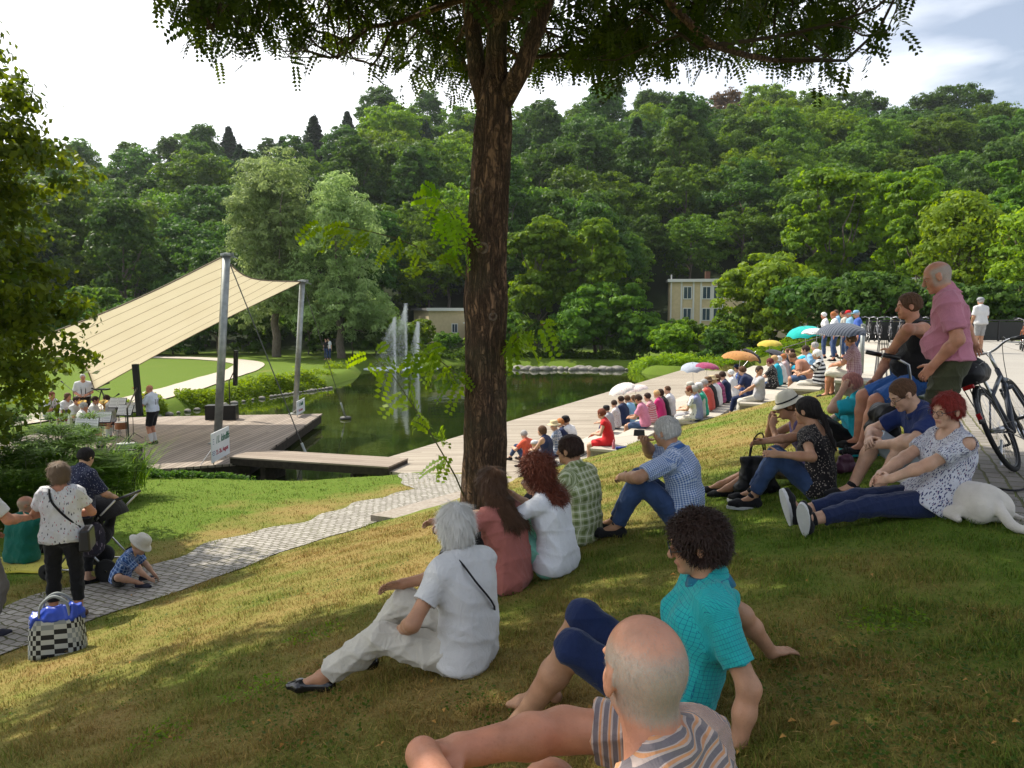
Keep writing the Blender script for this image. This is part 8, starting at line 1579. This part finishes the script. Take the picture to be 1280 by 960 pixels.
# ---- bags near the sitters
def blobobj(name, pos, rz, prims, m, lab, cat, h=.012, folds=(.006, 20), straps=None, part='bag_body'):
    B = Blob(); [B.cap(*p_, k=.04) for p_ in prims]; t = empty(name, pos, R(rz), lab, cat); link(part, B.mesh(part, h, folds=folds), m, t, True)
    if straps: b = MB(); [b.tube(catmull(s_), .007, 5) for s_ in straps]; b.build('straps', BLACKC, t)
    return t
def gnd(px, py): p = ong(px, py); return (p[0], p[1], gz(p[0], p[1]))
p = gnd(946, 618); blobobj('tote_bag', (p[0], p[1], p[2]), -5, [((-.15, 0, .05), (.15, 0, .05), .06), ((-.14, 0, .32), (.14, 0, .32), .03), ((-.10, 0, .08), (-.10, 0, .30), .07, .04), ((.10, 0, .08), (.10, 0, .30), .07, .04), ((0, 0, .08), (0, 0, .30), .08, .045)], plainm('black_nylon', (.012, .012, .014), rough=.5), 'black cloth tote bag with long handles between the knees of the hat woman', 'bag', straps=[[(-.07, 0, .33), (-.04, 0, .50), (.02, 0, .56), (.05, 0, .50), (.07, 0, .33)], [(-.07, .05, .28), (-.05, .05, .44), (.0, .05, .50), (.05, .05, .44), (.07, .05, .28)]])
p = gnd(1056, 592); blobobj('handbag', p, 30, [((-.09, 0, .06), (.09, 0, .06), .055), ((-.06, 0, .14), (.06, 0, .14), .04)], plainm('plum_leather', (.10, .03, .06), rough=.5), 'plum coloured handbag on the grass behind the black-haired woman', 'bag', straps=[[(-.05, 0, .16), (0, 0, .26), (.05, 0, .16)]])
p = (3.18, 6.15, gz(3.18, 6.15)); blobobj('rucksack', (3.12, 6.45, gz(3.12, 6.45) + .28), 178, [((0, -.10, .14), (0, .10, .14), .11), ((0, -.08, .30), (0, .08, .30), .09)], plainm('black_nylon', (.012, .012, .014), rough=.5), 'black rucksack behind the man in the navy polo shirt', 'bag')
p = gnd(1075, 548); 
for q, lab in ((0, 'left of a pair of dark sandals in the grass behind the turquoise tunic'), (.14, 'right of a pair of dark sandals in the grass behind the turquoise tunic')):
    pp_ = (3.45 + q, 8.45 + q, gz(3.45 + q, 8.45 + q)); t = empty('sandal', pp_, R(20), lab, 'sandal'); b = MB(); b.box((0, 0, .012), (.25, .09, .022)); b.build('sole', BLACKP, t, bevel=.008); b = MB(); b.tube(catmull([(.05, -.04, .02), (.05, 0, .06), (.05, .04, .02)]), .010, 5, flat=2); b.build('strap', BLACKC, t)
p = xy(17.0, -6.85); blobobj('folded_jacket', (p[0] - .25, p[1] - .35, ROWS[0][1] + .01), 150, [((-.12, 0, .03), (.12, 0, .03), .045), ((0, -.05, .03), (0, .08, .03), .045)], cloth('plain', (.10, .18, .42)), 'folded blue jacket on the near end of the lowest step', 'jacket', part='cloth')
p = xy(15.98, -5.1); blobobj('purse', (p[0] + .1, p[1] - .05, ROWS[1][1] + .01), 20, [((-.10, 0, .03), (.10, 0, .03), .04)], cloth('plain', (.04, .06, .30)), 'small dark blue pouch behind the red dress', 'bag')
b = MB(); b.lathe([(.03, 0), (.034, .02), (.034, .13), (.014, .17), (.014, .20), (.001, .20)], (0, 0, 0), 12); t = empty('bottle', (p[0] - .05, p[1] + .05, ROWS[1][1] + .004), 0, 'pink drinking bottle beside the red dress', 'bottle'); b.build('bottle_body', plainm('pink_plastic', (.55, .18, .22), rough=.2), t, True)
# ---- the white dog
def dog():
    x, y = 2.98, 5.0; t = empty('dog', (x, y, gz(x, y)), R(104), 'white short-haired dog lying curled behind the red-haired woman', 'dog'); t.scale = (.84, .84, .84); B = Blob(); k = .05
    B.cap((-.18, 0, .15), (.20, .02, .14), .150, .135, k=k); B.ell((-.20, .09, .12), (.15, .085, .12), k=k); B.ell((-.20, -.10, .12), (.15, .085, .12), k=k); B.cap((.20, .02, .16), (.38, .05, .20), .12, .075, k=.05)
    B.ell((.45, .07, .20), (.085, .065, .065), k=.03); B.cap((.50, .08, .185), (.60, .10, .17), .040, .028, k=.02); [B.ell((.43, .07 + q * .06, .235), (.035, .012, .045), k=.01) for q in (1, -1)]
    B.cap((-.14, -.17, .10), (-.02, -.22, .06), .055, .035, k=.03); B.cap((-.02, -.22, .06), (-.20, -.27, .035), .033, .026, k=.03); B.cap((-.20, -.27, .03), (-.30, -.27, .028), .028, .024, k=.02)
    B.cap((-.14, .16, .09), (.0, .20, .06), .05, .035, k=.03); B.cap((.0, .20, .05), (-.18, .22, .03), .032, .025, k=.03)
    B.cap((.28, .10, .08), (.45, .16, .035), .045, .03, k=.03); B.cap((.45, .16, .035), (.58, .15, .03), .03, .026, k=.02); B.cap((.30, -.06, .08), (.48, -.06, .035), .045, .03, k=.03)
    tl = catmull([(-.31, .02, .17), (-.40, .03, .10), (-.47, .02, .045), (-.53, -.03, .030), (-.52, -.08, .03)], 3); 
    for i in range(len(tl) - 1): B.cap(np.array(tl[i]), np.array(tl[i + 1]), .036 - .0016 * i, .035 - .0016 * i, k=.03)
    m = mat('white_dog_coat', (.60, .56, .50), rough=.85, noise=.1, nscale=7, bump=.3, bscale=120, sheen=.3); link('body', B.mesh('body', .011, folds=(.0015, 30)), m, t, True)
    b = MB(); b.sphere((.625, .105, .175), .016, 6); b.build('nose', BLACKP, t, True); b = MB(); b.tube([(.33 + .0 * math.cos(a), .04 + .088 * math.cos(a), .185 + .088 * math.sin(a)) for a in np.linspace(0, 6.28, 20, endpoint=False)], .012, 6, closed=True); b.build('collar', BLACKC, t, True)
dog()
b = MB(); A_ = (2.95, 5.40, gz(2.95, 5.40) + .25); pts = catmull([A_, (3.35, 5.65, -1.25), (3.70, 5.60, ZPL + .03), (4.05, 5.9, ZPL + .06), (4.25, 6.25, -1.05)], 8); b.tube(pts, .008, 6); tag(b.build('dog_leash', BLACKC, None, True), 'black leash running from the dog to the bicycle', 'leash')
# ============================================================ GRASS BLADES ON THE SLOPE
def grassmat():
    m = bpy.data.materials.new('grass_blades'); m.use_nodes = True; t = m.node_tree; b = t.nodes['Principled BSDF']; lk = t.links.new
    d = nd(t, 'ShaderNodeAttribute', attribute_name='dry'); k = nd(t, 'ShaderNodeAttribute', attribute_name='tint')
    g = mixcol(t, k.outputs['Fac'], (.045, .105, .010), (.16, .26, .025)); s = mixcol(t, k.outputs['Fac'], (.19, .11, .028), (.48, .33, .11)); c = mixcol(t, d.outputs['Fac'], g, s); lk(c, b.inputs['Base Color'])
    b.inputs['Roughness'].default_value = .7; b.inputs['Specular IOR Level'].default_value = .15; ts = nd(t, 'ShaderNodeBsdfTranslucent'); lk(c, ts.inputs[0]); ms = nd(t, 'ShaderNodeMixShader'); ms.inputs[0].default_value = .35
    lk(b.outputs[0], ms.inputs[1]); lk(ts.outputs[0], ms.inputs[2]); lk(ms.outputs[0], t.nodes['Material Output'].inputs[0]); return m
M_grass = grassmat()
def blades_on(name, n, sampler, L0, W0, seed):
    r = np.random.default_rng(seed); X, Y = sampler(r, n); u, v = uv(X, Y)
    ok = ~((v > -8.35) & (v < -7.2) & (u < 15)) & ~((v > vin(u) + .14) & (u < 19) & (r.uniform(size=len(X)) > .03 * (v < vin(u) + 1))) & ~((u > uend(v) - .03) & (v > -11.7)) & ~((u > 10.1) & (v > -7.45) & (v < -6.3)) & (polysd(X, Y, PP) > .25) & (v < vin(u) + 1)
    X, Y = X[ok], Y[ok]; n = len(X); Z = ground(X, Y, True); dist = np.hypot(X, Y); dry = np.clip(dryness(X, Y) + r.normal(size=n) * .22, 0, 1); clump = .45 + .8 * np.clip(fbm(X, Y, 9, 3, 3) + .45, 0, 1) ** 1.5
    h = L0 * r.uniform(.45, 1.3, n) * clump * np.where(dry > .5, .8, 1.0); a = r.uniform(0, 6.28, n); w_ = W0 * r.uniform(.7, 1.3, n) * (1 + dist * .10); ln = r.uniform(.2, 1.5, n) * h
    B = np.stack([X, Y, Z - .004], 1); S = np.stack([-np.sin(a), np.cos(a), 0 * a], 1) * w_[:, None] / 2; O = np.stack([np.cos(a), np.sin(a), 0 * a], 1)
    m1 = B + O * (ln * .35)[:, None]; m1[:, 2] += h * .62; tp = B + O * ln[:, None]; tp[:, 2] += h * .95
    V = np.stack([B - S, B + S, m1 + S * .8, tp + S * .1, tp - S * .1, m1 - S * .8], 1).reshape(-1, 3); i = np.arange(n)[:, None] * 6; Fq = np.concatenate([i + np.array([[0, 1, 2, 5]]), i + np.array([[5, 2, 3, 4]])])
    tint = np.repeat(r.uniform(0, 1, n), 6); tag(link(name, npmesh(name, V, Fq, {'tint': tint, 'dry': np.repeat(dry, 6)}), M_grass), kind='stuff')
def polar(r0, r1, a0, a1):
    def f(r, n): q = np.exp(r.uniform(math.log(r0), math.log(r1), n)); a = r.uniform(R(a0), R(a1), n); return q * np.sin(a), q * np.cos(a)
    return f
blades_on('lawn_grass', 450000, polar(1.3, 11, -52, 54), .040, .0027, 1)
blades_on('lawn_grass', 150000, polar(9, 32, -48, 32), .040, .0040, 2)
def weeds(name, spots, n, seed):
    rg_ = np.random.default_rng(seed); t0 = 0
    for (px, py, rad) in spots:
        x, y, _ = ong(px, py); k = 150; a = rg_.uniform(0, 6.28, k); q = rad * np.sqrt(rg_.uniform(0, 1, k)); X, Y = x + q * np.cos(a), y + q * np.sin(a); C = np.stack([X, Y, ground(X, Y, True) + rg_.uniform(.012, .05, k)], 1)
        V, Fq, T = leafquads(C, rg_.normal(size=(k, 3)) * .45 + np.array([0, 0, 1.]), .013, rg_, rg_.uniform(0, 1, k), .9); tag(link(name, npmesh(name, V, Fq, {'tint': T}), G['fresh']), kind='stuff')
weeds('clover_patch', [(395, 795, .22), (320, 865, .20), (200, 925, .16), (1100, 780, .2)], 1, 3)
r_ = np.random.default_rng(9); X, Y = polar(1.6, 8, -36, 38)(r_, 30000); u, v = uv(X, Y); k = (fbm(X, Y, 2.6, 3, 77) + .25 * (X - .35 * Y > 0) > .28) & (v < vin(u)) & (v > -7) ; X, Y = X[k], Y[k]; n = len(X)
V, Fq, T = leafquads(np.stack([X, Y, ground(X, Y, True) + r_.uniform(.012, .035, n)], 1), r_.normal(size=(n, 3)) * .35 + np.array([0, 0, 1.]), .0085, r_, r_.uniform(0, .6, n), 1.3); tag(link('clover', npmesh('clover', V, Fq, {'tint': T}), G['mid']), kind='stuff')
X, Y = polar(1.5, 9, -36, 38)(r_, 16000); u, v = uv(X, Y); k = (v < vin(u)) & (v > -7.1) & (dryness(X, Y) > .35); X, Y = X[k], Y[k]; n = len(X)
V, Fq, T = leafquads(np.stack([X, Y, ground(X, Y, True) + r_.uniform(.008, .03, n)], 1), r_.normal(size=(n, 3)) * .4 + np.array([0, 0, 1.]), .022, r_, r_.uniform(0, 1, n), .13); tag(link('dry_straw', npmesh('dry_straw', V, Fq, {'tint': T, 'dry': np.ones(len(V))}), M_grass), kind='stuff')
# fallen yellow leaves
r = random.Random(5); b = MB()
for i in range(46):
    x, y, z = ong(r.uniform(150, 1270), r.uniform(690, 950)); a = r.uniform(0, 6.28); s = r.uniform(.010, .02); c, d = math.cos(a) * s, math.sin(a) * s; b.add([(x - c, y - d, z + .022), (x + d * .5, y - c * .5, z + .03), (x + c, y + d, z + .024), (x - d * .5, y + c * .5, z + .034)], [(0, 1, 2, 3)])
tag(b.build('fallen_leaves', plainm('fallen_leaf', (.42, .22, .05))), kind='stuff')
# ============================================================ THE AIR
b = MB(); b.box((0, 190, 34), (720, 480, 82)); hz = b.build('haze', None); hm = bpy.data.materials.new('haze_air'); hm.use_nodes = True; ht = hm.node_tree; ht.nodes.clear(); pv = nd(ht, 'ShaderNodeVolumePrincipled'); ho = nd(ht, 'ShaderNodeOutputMaterial')
pv.inputs['Color'].default_value = (.86, .91, 1, 1); pv.inputs['Density'].default_value = .00016; pv.inputs['Anisotropy'].default_value = .3; ht.links.new(pv.outputs[0], ho.inputs['Volume']); hz.data.materials.append(hm); tag(hz, kind='stuff')
sc.cycles.volume_bounces = 0; sc.cycles.volume_step_rate = 10
